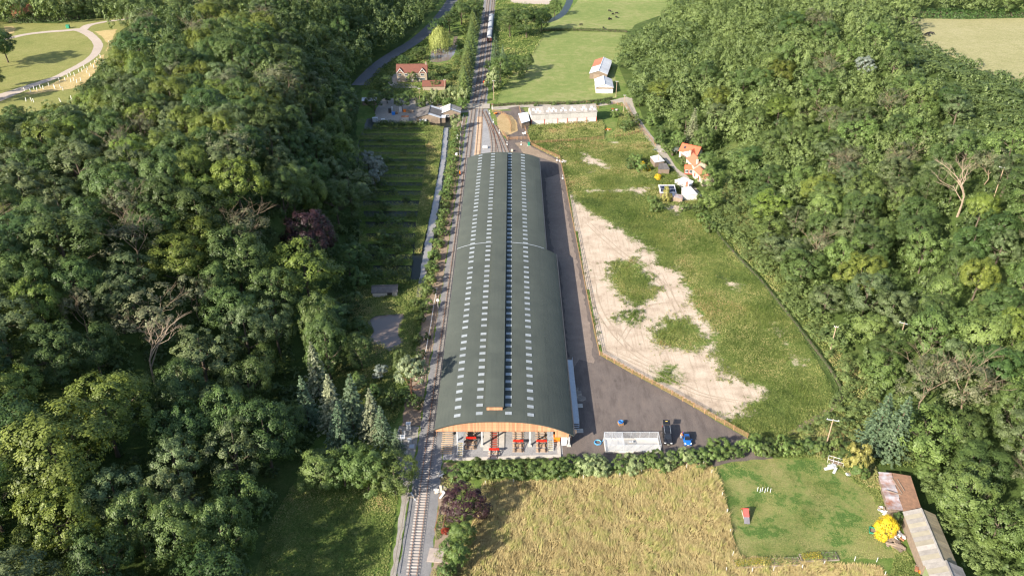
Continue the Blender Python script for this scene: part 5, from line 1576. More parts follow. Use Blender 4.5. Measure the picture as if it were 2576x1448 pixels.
t = mono('lean_to', 'pale blue sheeted lean to at the left end of the long barn', 'lean-to', [(4.2, 336.2, 2.7), (7.9, 338.4, 3.0), (7.0, 347.4, 3.9), (2.8, 346.6, 3.5)], 0, OAKW, M('blue_white_sheet', (.55, .62, .72), (.48, .55, .65), .5, 1, fine=.06), 4)

# --- barns in the pasture
t = gable('white_barn', 'white barn with pale ridged roof and white door at the pasture corner', 'barn', 46.0, 394.0, -.05, 8.4, 14, 2.9, 4.6, WHITEW, FIBRE_W, .3, axis='y', ns=7)
MB().box((0, -7.06, 2.55), (8.3, .08, .7)).build('gable_cladding', OAKW, t)
opening(t, 8.4, 14, 'S', .3, .1, 3.2, 2.2, 'door', WHITEP)
t = gable('white_barn', 'older barn behind the white barn with rusty orange roof sheets', 'barn', 47.4, 423.5, -.20, 9.0, 26, 2.8, 4.4, OAKW, FIBRE_W, .3, axis='y', ns=9,
          pick=lambda i, s: TILE_OLD if (s < 0 and i > 3) else None)
opening(t, 9.0, 26, 'S', -1.0, .1, 3.0, 2.3, 'door', OAKW)

# --- cottages at the foot of the right bank
t = gable('cottage', 'cottage with bright red tiled roof at the foot of the right bank', 'cottage', 72.3, 303.6, -.62, 7.6, 5.4, 2.8, 5.0, CREAM, TILE_RED, .35, ns=1)
MB().box((-2.2, -1.35, 4.1), (.8, 1.1, .08), rx=R(39)).build('roof_window', GLASS, t)
opening(t, 7.6, 5.4, 'W', 0, .9, 1.4, 1.2)
w_ = MB().prism([(-1.9, -.3), (1.9, -.3), (1.9, 2.5), (0, 4.3), (-1.9, 2.5)], 'y', -5.2, -2.2).build('wing', CREAM, t, (1.6, 0, 0))
for s in (-1, 1): MB().slab([(0, -5.4, 4.45), (s * 2.2, -5.4, 2.35), (s * 2.2, -.6, 2.35), (0, -.6, 4.45)], .1).build('wing_roof', TILE_RED, w_)
mono('lean_to', 'white flat roofed extension below the red roofed cottage', 'lean-to', [(67.6, 301.0, 2.9), (69.5, 296.0, 2.9), (73.2, 297.6, 3.2), (71.2, 302.2, 3.2)], 0, OAKW, FIBRE_W, 3)
t = gable('cottage', 'cream cottage with old red roof and tall chimneys below the red roofed one', 'cottage', 71.6, 289.2, R(-80), 8.4, 5.2, 3.8, 5.8, CREAM, TILE_OLD, .2)
ch(t, 4.0, -1.5, 4.6, 1.9, .65, CREAM); ch(t, -4.0, -1.5, 4.2, 2.8, .65, CREAM)
for u in (-2.4, 1.6): opening(t, 8.4, 5.2, 'S', u, .8, .9, 1.1); opening(t, 8.4, 5.2, 'S', u, 2.5, .8, .9)
t = gable('cottage', 'long cream walled outbuilding with lowered roof, nearest of the cottages', 'outbuilding', 72.4, 279.4, R(-78), 9.4, 4.2, 2.9, 4.1, CREAM, TILE_OLD, .15)
for u in (-3.0, 0.5): opening(t, 9.4, 4.2, 'S', u, 1.0, .7, 1.3, 'window', REDSTEEL)
t = gable('porch', 'small glazed porch with bright red tiled roof in front of the cream cottage', 'porch', 68.4, 287.2, R(-10), 3.0, 3.0, 2.2, 3.3, M('porch_frame', (.33, .08, .05), (.26, .06, .04), .7, 2), TILE_RED, .25)
for u in (-.8, .8): opening(t, 3.0, 3.0, 'S', u, .7, 1.0, 1.2)
# garden sheds
mono('garden_shed', 'garden shed with white flat roof beside the lane', 'shed', [(54.9, 297.8, 2.5), (55.9, 291.9, 2.4), (60.0, 293.2, 2.5), (58.6, 299.4, 2.7)], 0, OAKW, FIBRE_W, 3)
t = mono('garden_shed', 'garden shed with dark grey roof between the yellow shrub and the path', 'shed', [(56.2, 286.0, 2.1), (60.8, 286.0, 2.1), (60.2, 290.6, 2.7), (57.3, 290.6, 2.7)], 0, OAKW, FIBRE_D, 4)
mono('garden_shed', 'white roofed cabin below the cream cottage', 'shed', [(60.6, 275.0, 2.3), (66.2, 271.0, 2.2), (67.6, 273.8, 2.4), (64.6, 277.6, 2.5)], 0, WHITEW, FIBRE_W, 3)
mono('garden_shed', 'large pale flat roofed shed nearest the foot of the bank', 'shed', [(61.4, 261.6, 2.4), (66.8, 262.0, 2.4), (65.4, 268.6, 2.7), (61.8, 267.4, 2.7)], 0, WHITEW, FIBRE_W, 4)
mono('garden_shed', 'low open shed with white and rusty roof strip in front of the large flat roof', 'shed', [(57.2, 261.4, 1.9), (61.0, 259.6, 1.8), (61.3, 262.3, 2.1), (57.8, 263.6, 2.2)], 0, OAKW, TIN, 3)
t = thing('solar_shed', 'low shed carrying a grid of black solar panels', 'shed', (56.6, 266.8, 0))
MB().box((0, 0, 1.1), (5.2, 3.6, 2.2)).build('wall', OAKW, t)
MB().box((0, 0, 2.45), (6.0, 5.0, .08), rx=R(12)).build('roof', FIBRE_W, t)
for i in range(5):
    for j in range(2):
        p = MB().box((-2.0 + i * 1.03, -1.05 + j * 1.9, 2.56 + (-1.05 + j * 1.9) * math.tan(R(12))), (.98, 1.8, .05), rx=R(12)).build('solar_panel', SOLAR, t)
        MB().box((-2.0 + i * 1.03, -1.05 + j * 1.9, 2.592 + (-1.05 + j * 1.9) * math.tan(R(12))), (.03, 1.8, .012), rx=R(12)).build('cell_divider', GALV, p)
t = thing('brick_chimney', 'freestanding tapered brick chimney between the white roofed cabins', 'chimney', (64.2, 269.8, 0))
MB().prism([(-.7, 0), (.7, 0), (.7, 1.5), (.35, 2.3), (.35, 3.6), (-.35, 3.6), (-.35, 2.3), (-.7, 1.5)], 'y', -.45, .45).build('stack', BRICK, t)
MB().tube([(0, 0, 3.6), (0, 0, 4.3)], [.2, .16], 8).build('pot', TILE_RED, t)

# --- sheds at the lower right
def along(a, b): return math.atan2(b[1] - a[1], b[0] - a[0])
t = gable('long_shed', 'long shed with lichen spotted corrugated roof at the lower right', 'shed', 79.3, 104.6, R(-7), 5.7, 12.6, 2.9, 4.2, OAKW, FIBRE, .25, axis='y', ns=12,
          roof2=LICHEN, pick=lambda i, s: TRANSP if (s < 0 and i in (1, 4, 6, 8, 10)) else None)
t = gable('long_shed', 'end shed with pale corrugated roof and green gable at the bottom right corner', 'shed', 78.4, 94.2, R(-7), 6.1, 7.6, 3.1, 4.5, M('green_gable', (.20, .24, .12), (.16, .19, .10), .8, 2), FIBRE, .25, axis='y', ns=7,
          roof2=FIBRE, pick=lambda i, s: TRANSP if (s < 0 and i in (3, 5)) else None)
t = thing('rusty_shed', 'old shed with rusty tin roof half covered in fallen leaves', 'shed', (79.0, 117.0, 0), R(-11))
MB().box((0, 0, 1.1), (5.6, 10.4, 2.2)).build('wall', OAKW, t)
for i in range(9):
    MB().box((-1.9, -5.0 + (i + .5) * 1.17, 2.42 + .016 * (i % 2)), (2.8 + .25 * math.sin(i * 2.1), 1.15, .05), ry=R(-5)).build('roof_sheet', TIN, t)
MB().box((1.25, -.1, 2.68), (3.7, 10.7, .07), ry=R(3)).build('roof_felt', LEAFLITTER, t)
for x, y, a, L in ((-.4, 1.6, .25, 4.5), (.4, 1.9, .22, 3.4), (-1.5, -.6, 1.3, 3.0)): MB().box((x, y, 2.85), (.14, L, .1), a).build('loose_batten', OAKW, t)
# --- pump house by the pond, houses at the top left
t = gable('pump_house', 'small dark roofed pump house beside the feeder channel', 'hut', -37.0, 198.3, .08, 7.0, 4.0, 1.6, 2.6, G_concrete, FIBRE_D, .3)
opening(t, 7.0, 4.0, 'S', 1.4, .1, 1.3, 1.2, 'door', DARKM)
for x, y, l, m in ((-262.5, 441, 'red roofed house at the top left corner, nearer one', TILE_OLD), (-268, 453, 'red roofed house at the top left corner, farther one', TILE_OLD)):
    t = gable('brick_house', l, 'house', x, y, .5, 9, 8, 4.6, 7.4, BRICK, m, .3, z=HL)
    for u in (-2.6, 2.4): opening(t, 9, 8, 'S', u, 1, 1.2, 1.2); opening(t, 9, 8, 'S', u, 3.2, 1.1, 1.0)
    opening(t, 9, 8, 'S', 0, .1, 1.0, 2.0, 'door', WHITEP); ch(t, 3, 0, 6.9, 1.3)
# ================================================================ vehicles, person, site things
def loft(secs, n=None):
    """skin through cross sections (lists of points)"""
    mb = MB(); k = len(secs[0])
    vs = [p for s in secs for p in s]
    fs = []
    for i in range(len(secs) - 1):
        for j in range(k):
            fs.append((i * k + j, i * k + (j + 1) % k, (i + 1) * k + (j + 1) % k, (i + 1) * k + j))
    fs.append(tuple(range(k))); fs.append(tuple((len(secs) - 1) * k + j for j in range(k - 1, -1, -1)))
    mb.add(vs, fs)
    return mb
def carsec(y, w, z0, z1, tw):
    """rounded box section at y: half width w at belt, roof half width tw"""
    return [(-w * .92, y, z0), (w * .92, y, z0), (w, y, z0 + .15), (w, y, z0 + (z1 - z0) * .55), (tw, y, z1 - .05), (tw * .8, y, z1), (-tw * .8, y, z1), (-tw, y, z1 - .05), (-w, y, z0 + (z1 - z0) * .55), (-w, y, z0 + .15)]
TYRE = M('tyre', (.02, .02, .02), (.03, .03, .03), .9, 3)
RIM = M('wheel_rim', (.45, .45, .46), (.38, .38, .4), .35, 3, .5, .6)
LAMP = M('headlamp', (.75, .77, .8), (.7, .72, .75), .15, 3, .6)
LAMPR = M('tail_lamp', (.5, .02, .02), (.4, .02, .02), .25, 3, .6)
PLATE = M('number_plate', (.75, .73, .62), (.7, .68, .58), .5, 3)
CARGLASS = glass('car_glass', (.012, .014, .018), .05)
def wheels(t, xs, ys, r=.33):
    for x in xs:
        for y in ys:
            w = MB().tube([(x - .11, y, r), (x + .11, y, r)], r, 16).build('wheel', TYRE, t)
            s = 1 if x > 0 else -1
            MB().tube([(x + s * .115, y, r), (x + s * .125, y, r)], r * .62, 12).build('rim', RIM, w)
# van: nose towards the hedge, tailgate up
BLACKP = M('van_paint', (.014, .015, .018), (.018, .019, .022), .16, 2, .6)
t = thing('van', 'dark grey van with raised tailgate parked beside the mesh cage', 'van', (34.9, 135.9, 0.02), R(-4))
loft([carsec(-2.45, .80, .35, .85, .7), carsec(-2.35, .93, .28, 1.0, .78), carsec(-1.55, .96, .25, 1.14, .84), carsec(-1.5, .96, .25, 1.16, .84), carsec(-.75, .97, .25, 1.88, .76), carsec(.4, .98, .25, 1.97, .80), carsec(2.3, .97, .25, 1.95, .80), carsec(2.44, .94, .35, 1.9, .78)]).build('body', BLACKP, t, smooth=False)
MB().slab([(-.78, -1.52, 1.19), (.78, -1.52, 1.19), (.70, -.80, 1.85), (-.70, -.80, 1.85)], .02).build('windscreen', CARGLASS, t)
for s in (-1, 1):
    for y0, y1 in ((-.85, .1), (.2, 1.2), (1.3, 2.2)): MB().add([(s * .985, y0, 1.18), (s * .985, y1, 1.18), (s * .87, y1 - .05, 1.74), (s * .87, y0 + (.25 if y0 < 0 else .05), 1.74)], [(0, 1, 2, 3)]).build('side_window', CARGLASS, t)
    MB().tube([(s * .66, -.6, 2.0), (s * .68, 2.1, 2.02)], .028, 5).build('roof_rail', GALV, t)
    MB().box((s * .68, -2.42, .80), (.36, .16, .20)).build('headlight', LAMP, t)
    MB().box((s * .88, 2.44, 1.2), (.12, .06, .8)).build('tail_light', LAMPR, t)
    MB().box((s * 1.06, -.95, 1.25), (.16, .12, .2)).build('mirror', BLACKP, t)
for k in range(5): MB().box((-.5 + k * .25, .9, 1.985), (.05, 2.5, .025)).build('roof_rib', BLACKP, t)
MB().box((0, -2.49, .52), (1.6, .06, .2)).build('grille', DARKM, t)
MB().box((0, -2.53, .45), (.52, .02, .11)).build('number_plate', PLATE, t)
tg = MB().box((0, 3.02, 2.18), (1.6, 1.25, .07), rx=R(13)).build('tailgate', BLACKP, t)
MB().box((0, 2.9, 2.212), (1.2, .55, .02), rx=R(13)).build('rear_window', CARGLASS, tg)
MB().box((0, 3.2, 2.29), (.5, .12, .02), rx=R(13)).build('number_plate', M('yellow_plate', (.8, .5, .08), (.7, .45, .08), .5, 3), tg)
MB().box((0, 2.2, .75), (1.5, .5, .5)).build('load', OAKW, t)
wheels(t, (-.86, .86), (-1.6, 1.55))
# blue hatchback
BLUEC = M('car_paint', (.012, .13, .48), (.012, .11, .42), .18, 2, .6)
t = thing('car', 'bright blue hatchback with black roof parked nose to the hedge', 'car', (39.2, 135.1, .02), R(-2))
loft([carsec(-1.9, .66, .3, .72, .55), carsec(-1.8, .80, .25, .86, .66), carsec(-.95, .85, .22, .98, .72), carsec(-.85, .85, .22, 1.0, .74), carsec(-.1, .86, .22, 1.40, .60), carsec(.4, .86, .22, 1.46, .60), carsec(1.3, .85, .24, 1.40, .58), carsec(1.85, .80, .35, 1.0, .6), carsec(1.92, .74, .4, .9, .55)]).build('body', BLUEC, t)
MB().slab([(-.60, -.05, 1.445), (.60, -.05, 1.445), (.58, 1.3, 1.45), (-.58, 1.3, 1.45)], .05).build('roof', BLACKP, t)
MB().slab([(-.68, -.88, 1.02), (.68, -.88, 1.02), (.57, -.14, 1.41), (-.57, -.14, 1.41)], .02).build('windscreen', CARGLASS, t)
MB().slab([(-.56, 1.36, 1.40), (.56, 1.36, 1.40), (.60, 1.80, 1.06), (-.60, 1.80, 1.06)], .02).build('rear_window', CARGLASS, t)
for s in (-1, 1):
    MB().add([(s * .868, -.7, .96), (s * .868, 1.3, .96), (s * .64, 1.15, 1.37), (s * .64, -.1, 1.37)], [(0, 1, 2, 3)]).build('side_window', CARGLASS, t)
    MB().box((s * .60, -1.72, .80), (.36, .34, .12), rz=s * .3).build('headlight', LAMP, t)
    MB().box((s * .70, 1.86, .85), (.16, .08, .25)).build('tail_light', LAMPR, t)
    MB().box((s * .95, -.6, 1.0), (.16, .1, .12)).build('mirror', BLUEC, t)
MB().box((0, -1.90, .45), (1.0, .06, .16)).build('grille', DARKM, t)
MB().box((0, -1.94, .42), (.5, .02, .1)).build('number_plate', PLATE, t)
wheels(t, (-.76, .76), (-1.22, 1.2), .30)

# person in hi-vis, leaning to the car
def person(label, x, y, rz, z=.02):
    t = thing('person', label, 'person', (x, y, z), rz)
    J = {'pel': ((0, 0, .95), .155), 'sp1': ((0, -.02, 1.15), .15), 'chest': ((0, -.07, 1.36), .165), 'neck': ((0, -.10, 1.50), .065), 'head': ((0, -.13, 1.62), .10), 'top': ((0, -.13, 1.72), .085),
         'hl': ((-.10, 0, .90), .10), 'kl': ((-.12, -.06, .50), .075), 'al': ((-.12, .02, .08), .05), 'fl': ((-.13, -.14, .04), .045),
         'hr': ((.10, 0, .90), .10), 'kr': ((.13, .04, .50), .075), 'ar': ((.14, .14, .08), .05), 'fr': ((.15, .0, .04), .045),
         'shl': ((-.20, -.06, 1.40), .075), 'el': ((-.27, -.14, 1.15), .055), 'wl': ((-.24, -.34, 1.02), .042), 'hdl': ((-.23, -.42, 1.0), .04),
         'shr': ((.20, -.06, 1.40), .075), 'er': ((.26, -.18, 1.18), .055), 'wr': ((.22, -.40, 1.12), .042), 'hdr': ((.21, -.48, 1.12), .04)}
    E_ = [('pel', 'sp1'), ('sp1', 'chest'), ('chest', 'neck'), ('neck', 'head'), ('head', 'top'), ('pel', 'hl'), ('hl', 'kl'), ('kl', 'al'), ('al', 'fl'), ('pel', 'hr'), ('hr', 'kr'), ('kr', 'ar'), ('ar', 'fr'),
          ('chest', 'shl'), ('shl', 'el'), ('el', 'wl'), ('wl', 'hdl'), ('chest', 'shr'), ('shr', 'er'), ('er', 'wr'), ('wr', 'hdr')]
    ks = list(J)
    def skin(name, keys, mat, grow):
        kk = [k for k in ks if k in keys]
        me = bpy.data.meshes.new(name)
        me.from_pydata([J[k][0] for k in kk], [(kk.index(a), kk.index(b)) for a, b in E_ if a in kk and b in kk], [])
        me.materials.append(mat)
        o = link(name, me, t)
        m = o.modifiers.new('Skin', 'SKIN'); m.use_smooth_shade = True
        for i, k in enumerate(kk):
            r_ = J[k][1] * grow
            me.skin_vertices[0].data[i].radius = (r_, r_)
        me.skin_vertices[0].data[0].use_root = True
        sd = o.modifiers.new('Sub', 'SUBSURF'); sd.levels = 1; sd.render_levels = 2
        return o
    SKIN = M('skin', (.55, .33, .24), (.48, .29, .21), .6, 4)
    skin('body', set(ks), SKIN, 1.0)
    skin('vest', {'pel', 'sp1', 'chest', 'shl', 'shr', 'el', 'er'}, M('orange_hivis', (.95, .16, .02), (.85, .13, .02), .7, 3), 1.13)
    skin('trousers', {'pel', 'hl', 'kl', 'al', 'hr', 'kr', 'ar'}, M('grey_trousers', (.32, .36, .44), (.26, .3, .38), .9, 3), 1.12)
    h = MB().tube([(0, -.12, 1.66), (0, -.12, 1.70), (0, -.12, 1.755)], [.118, .112, .05], 10).build('hair', M('brown_hair', (.06, .035, .02), (.04, .025, .015), .9, 4), t)
    for s in (-1, 1):
        MB().box((s * .13, -.09, .05), (.10, .28, .09)) if False else None
    MB().box((-.13, -.06, .045), (.10, .28, .09)).build('shoe', DARKM, t); MB().box((.145, .07, .045), (.10, .28, .09)).build('shoe', DARKM, t)
    MB().box((0, -.235, 1.635), (.03, .04, .05)).box((-.035, -.222, 1.655), (.022, .02, .014)).box((.035, -.222, 1.655), (.022, .02, .014)).build('face', SKIN, t)
    return t
person('person in orange hi vis jacket and grey trousers at the blue car door', 38.05, 135.9, R(95))

# mesh cage on a white-walled base
cg = thing('mesh_cage', 'galvanised mesh cage with concrete floor and open roof beside the van', 'cage', (26.7, 132.3, 0))
MESHM = bpy.data.materials.new('weldmesh'); MESHM.use_nodes = True
nt = MESHM.node_tree; bs = nt.nodes['Principled BSDF']
bs.inputs['Base Color'].default_value = (.62, .65, .69, 1); bs.inputs['Roughness'].default_value = .5
tr = nt.nodes.new('ShaderNodeBsdfTransparent'); mx = nt.nodes.new('ShaderNodeMixShader'); mx.inputs[0].default_value = .20
nt.links.new(tr.outputs[0], mx.inputs[1]); nt.links.new(bs.outputs[0], mx.inputs[2]); nt.links.new(mx.outputs[0], nt.nodes['Material Output'].inputs['Surface'])
X0, X1, Y0, Y1, ZT = 20.55, 32.75, 131.2, 135.5, 2.35
def cb(a, b, w=.06, name='frame_bar'):
    bw(MB().bar(a, b, w), name, GALV, cg)
mb = MB(); mb.bx(X0, X1, Y0, Y1, .02, .12); bw(mb, 'floor', M('wet_concrete', (.44, .425, .40), (.36, .35, .33), .8, .6, coord='W'), cg)
for a in ((X0, X1, Y1 - .12, Y1), (X0, X1, Y0, Y0 + .12), (X0, X0 + .12, Y0 + .13, Y1 - .13), (X1 - .12, X1, Y0 + .13, Y1 - .13)):
    mb = MB(); mb.bx(*a, .02, .55); bw(mb, 'kerb', WHITEW, cg)
xs = [X0 + (X1 - X0) * i / 6 for i in range(7)]
for x in xs:
    for y in (Y0 + .06, Y1 - .06): cb((x + (.06 if x == X0 else -.06 if x == X1 else 0), y, .5), (x + (.06 if x == X0 else -.06 if x == X1 else 0), y, ZT), .07, 'post')
for y in (Y0 + .06, Y1 - .06): cb((X0, y, ZT), (X1, y, ZT))
for x in (X0 + .06, xs[2], X1 - .06): cb((x, Y0, ZT), (x, Y1, ZT))
cb((X0 + .06, Y0 + .06, .55), (X0 + .06, Y1 - .06, ZT), .05, 'brace')
def pan(p):
    m = MB(); m.add(p, [(0, 1, 2, 3)]); bw(m, 'mesh_panel', MESHM, cg)
for i in range(6):
    a, b = xs[i] + .05, xs[i + 1] - .05
    for y in (Y0 + .06, Y1 - .06): pan([(a, y, .56), (b, y, .56), (b, y, ZT), (a, y, ZT)])
for x in (X0 + .06, xs[2], X1 - .06): pan([(x, Y0 + .1, .56), (x, Y1 - .1, .56), (x, Y1 - .1, ZT), (x, Y0 + .1, ZT)])
for i in range(2): pan([(xs[i] + .05, Y0 + .1, ZT + .01), (xs[i + 1] - .05, Y0 + .1, ZT + .01), (xs[i + 1] - .05, Y1 - .1, ZT + .01), (xs[i] + .05, Y1 - .1, ZT + .01)])
t = thing('pump', 'small grey pump unit inside the mesh cage', 'pump', (26.4, 134.4, .12))
MB().tube([(-.3, 0, .25), (.3, 0, .25)], .2, 10).build('motor', GREYP, t); MB().box((0, 0, .06), (.9, .5, .1)).build('base', G_concrete, t); MB().box((.55, 0, .3), (.3, .3, .5)).build('casing', WHITEP, t)

# hose coils
def coil(name, label, loc, r, mat, n=4):
    t = thing(name, label, 'hose', loc)
    for i in range(n): MB().torus((.06 * math.sin(i * 2), .06 * math.cos(i * 2), .05 + .07 * i), r - .06 * (i % 2), .05, 24, 6, rx=.06 * math.sin(i)).build('coil', mat, t)
    return t
LBLUE = M('hose_blue', (.10, .36, .62), (.08, .3, .55), .5, 3)
c = coil('hose_coil', 'light blue hose coiled on the ground left of the mesh cage', (19.2, 134.4, .03), .78, LBLUE)
MB().tube([(.7, .2, .08), (1.1, .5, .12), (1.35, .9, .3)], .05, 6).build('hose_end', LBLUE, c)
t = thing('pallet', 'pale wooden pallet box standing alone in the yard', 'pallet', (25.0, 140.6, .02), .25)
for k in range(3): MB().box((-.45 + k * .45, 0, .08), (.1, 1.1, .14)).build('bearer', FWOOD, t)
for k in range(5): MB().box((0, -.44 + k * .22, .17), (1.1, .18, .03)).build('slat', FWOOD, t)
for s in (-1, 1): MB().box((0, s * .52, .45), (1.1, .03, .5)).build('side', FWOOD, t); MB().box((s * .54, 0, .45), (.03, 1.0, .5)).build('side', FWOOD, t)
coil('hose_coil', 'blue hose coil heaped on the wooden pallet box', (25.0, 140.6, .66), .48, BLUEP, 5)

# white cabinet and orange barrier under the right gable
t = thing('white_cabinet', 'white cabinet on legs under the right end of the gable', 'cabinet', (11.6, 133.9, 0))
MB().box((0, 0, 1.35), (1.3, .8, 1.1)).build('body', WHITEP, t); MB().box((0, 0, 1.93), (1.45, .95, .06)).build('lid', WHITEP, t); MB().box((0, 0, .4), (1.1, .6, .8)).build('stand', GREYP, t); MB().box((.3, -.42, 1.35), (.5, .03, .8)).build('door', GREYP, t)
t = thing('orange_tank', 'orange plastic tank beside the white cabinet', 'tank', (10.0, 135.2, 0))
MB().box((0, 0, .75), (1.5, 1.0, 1.3)).build('body', ORANGEP, t); MB().tube([(0, 0, 1.4), (0, 0, 1.52)], .2, 10).build('cap', DARKM, t)
for x, y, l in ((13.0, 131.9, 'small'),):
    pass
# drain covers in the yard
for px, py, l in (V2(-150, -62) + ('pale concrete slabs lying in the shed shadow',), V2(-145, 295) + ('small pale slab at the edge of the shed shadow',), V2(-255, -310) + ('pale slab high up in the shed shadow',)):
    p = atz(px, py); t = thing('concrete_slab', l, 'slab', (p.x, p.y, .03))
    for k in range(2): MB().box((0, -.35 + k * .7, .05), (1.5, .6, .09), .04 * k).build('slab', G_concrete, t)

# signal on a post with ladder and basket
t = thing('signal_post', 'white railway signal post with railed platform beside the line', 'signal', (-24.2, 131.6, 0))
MB().box((0, -.6, .1), (2.6, 1.8, .22)).build('base', G_concrete, t)
MB().tube([(0, 0, .2), (0, 0, 5.0)], .11, 8).build('post', GALV, t)
MB().box((0, .1, 4.3), (1.7, 1.3, .07)).build('platform', GALV, t)
mb = MB()
for z in (4.85, 5.4):
    for a, b in (((-.85, -.55), (.85, -.55)), ((.85, -.55), (.85, .75)), ((.85, .75), (-.85, .75)), ((-.85, .75), (-.85, -.55))): mb.tube([(a[0], a[1], z), (b[0], b[1], z)], .03, 5)
for a in ((-.85, -.55), (.85, -.55), (.85, .75), (-.85, .75), (0, -.55)): mb.tube([(a[0], a[1], 4.3), (a[0], a[1], 5.4)], .03, 5)
mb.build('basket_rail', WHITEP, t)
mb = MB()
for s in (-.2, .2): mb.bar((s, -.5, .2), (s, -.45, 4.3), .04)
for k in range(13): mb.tube([(-.2, -.5, .4 + k * .3), (.2, -.5, .4 + k * .3)], .015, 4)
mb.build('ladder', GALV, t)
hd = MB().box((0, .3, 5.4), (.55, .25, 1.1)).build('signal_head', DARKM, t)
for z in (5.7, 5.3, 5.0): MB().tube([(0, .45, z), (0, .5, z)], .12, 10).build('lens', LAMPR, hd)
def cabinet(label, x, y, w, d, h, mat=GREYP, z=.02):
    t = thing('relay_cabinet', label, 'cabinet', (x, y, z))
    MB().box((0, 0, h / 2 + .1), (w, d, h)).build('body', mat, t); MB().box((0, 0, h + .13), (w + .12, d + .12, .06)).build('lid', mat, t)
    MB().box((0, 0, .05), (w + .2, d + .2, .1)).build('plinth', G_concrete, t)
    for s in (-1, 1): MB().box((s * w / 4, -d / 2 - .012, h / 2 + .1), (w / 2 - .05, .02, h - .15)).build('door', mat, t)
cabinet('tall grey relay cabinet beside the line above the signal', -23.6, 139.0, 1.0, .8, 1.7)
cabinet('low grey cabinet behind the signal post', -22.9, 134.6, .8, .6, .9)
t = thing('concrete_slab', 'framed concrete slab right of the signal post', 'slab', (-22.3, 133.2, .02)); MB().box((0, 0, .1), (1.4, 1.5, .16)).build('slab', G_concrete, t); MB().box((0, 0, .19), (1.0, 1.1, .03)).build('lid', GALV, t)
for px, py, l in ((1152, 346, 'white trackside cabinet beside the hedge, upper one'), (1150, 352, 'white trackside cabinet beside the hedge, lower one'), (1148, 392, 'white trackside cabinet by the hedge near the shed corner')):
    p = atz(px, py); cabinet(l, p.x, p.y, .9, .6, 1.1, WHITEP)
# whistle board
p = atz(*V8(1833, 215)); t = thing('whistle_board', 'round white W board on a post beside the line', 'sign', (p.x, p.y, 0))
MB().tube([(0, 0, 0), (0, 0, 3.0)], .05, 6).build('post', WHITEP, t)
bd = MB().tube([(0, -.04, 3.0), (0, -.0, 3.0)], .45, 20).build('board', WHITEP, t)
MB().tube([(0, -.035, 3.0), (0, .012, 3.0)], .5, 20).build('rim', DARKM, bd)
w = MB()
for a, b in (((-.28, .22), (-.14, -.22)), ((-.14, -.22), (0, .12)), ((0, .12), (.14, -.22)), ((.14, -.22), (.28, .22))): w.bar((a[0], -.05, 3.0 + a[1]), (b[0], -.05, 3.0 + b[1]), .03, .09)
w.build('letter', DARKM, bd)
# white pipe rail along the cess, one up the line and one at the bottom
def piperail(label, pts, h=.75, mat=WHITEP, step=2.4):
    p = [atz(*q) for q in pts]
    t = thing('pipe_rail', label, 'rail', p[0])
    for z in (h, h * .5):
        mb = MB(); mb.tube([q - p[0] + Vector((0, 0, z)) for q in p], .06, 5); mb.build('rail', mat, t)
    for a, b in zip(p[:-1], p[1:]):
        n = max(1, int((b - a).length / step))
        for i in range(n): q = a.lerp(b, i / n) - p[0]; MB().box((q.x, q.y, h / 2), (.1, .1, h)).build('post', mat, t)
piperail('white pipe rail between the hedge and the line beside the pond', [V8(1822, 20), V8(1790, 190), V8(1762, 380), V8(1730, 540), V8(1702, 700), V8(1680, 850), V8(1662, 985)])
piperail('white pipe rail between the dark meadow and the line at the bottom', [V10(122, 130), V10(95, 300), V10(62, 520), V10(30, 720), V10(-8, 900), V10(-60, 1200), V10(-110, 1480)], .9, FOLD)
piperail('pale pipe rail beside the upper feeder channel', [V3(1062, 385), V3(1040, 520), V3(1030, 640), V3(1028, 760)], .7)
# posts in the ballast (marker posts on white feet)
for px, py, l in [V7(628, 215) + ('uppermost white marker post on the yard edge of the sidings',), V7(823, 515) + ('white marker post on the yard edge level with the gate',), V7(1187, 515) + ('white marker post on the soil verge beyond the gate',), V7(2107, 920) + ('white marker post by the fence at the shed back corner',),
                  V7(2255, 1385) + ('white marker post by the fence in the shed shadow',), V3(1308, 365) + ('small white marker post beside the crossing',), V3(1342, 445) + ('small white marker post beside the fan of tracks',)]:
    p = atz(px, py); t = thing('marker_post', l, 'post', (p.x, p.y, .02))
    MB().box((0, 0, .2), (.55, .55, .4)).build('foot', WHITEP, t); MB().box((0, 0, .9), (.1, .1, 1.3)).build('post', GALV, t); MB().box((0, -.06, 1.45), (.3, .03, .25)).build('plate', WHITEP, t)
p = atz(*V7(260, 600)); t = thing('white_bag', 'white bulk bags on a pallet in the ballast behind the shed', 'bag', (p.x, p.y, .03))
for s in (-.5, .5): MB().prism([(-.45, .15), (.45, .15), (.5, .6), (.42, 1.05), (-.42, 1.05), (-.5, .6)], 'y', -.45, .45).build('bag', WHITEP, t, (s, 0, 0))
for k in range(3): MB().box((-.7 + k * .7, 0, .07), (.1, 1, .13)).build('bearer', FWOOD, t)
p = atz(*V7(950, 685)); t = thing('pallet_stack', 'pale stacked blocks behind the shed roof edge', 'blocks', (p.x, p.y, .03))
for k in range(3): MB().box((0, 0, .2 + k * .3), (.9 - .06 * k, .7, .28)).build('block', CREAM, t)
p = atz(*V7(1385, 530)); t = thing('green_bin', 'dark green bin against the timber fence', 'bin', (p.x, p.y, .03))
MB().prism([(-.4, 0), (.4, 0), (.5, 1.3), (-.5, 1.3)], 'y', -.4, .4).build('body', GREENP, t); MB().box((0, 0, 1.36), (1.1, .95, .1)).build('lid', GREENP, t); MB().box((0, 0, -.0), (1.5, 1.3, .06)).build('slab', G_concrete, t)
p = atz(*V3(1365, 370)); t = thing('wheelbarrow', 'orange wheelbarrow on the parched island', 'wheelbarrow', (p.x, p.y, .05), .6)
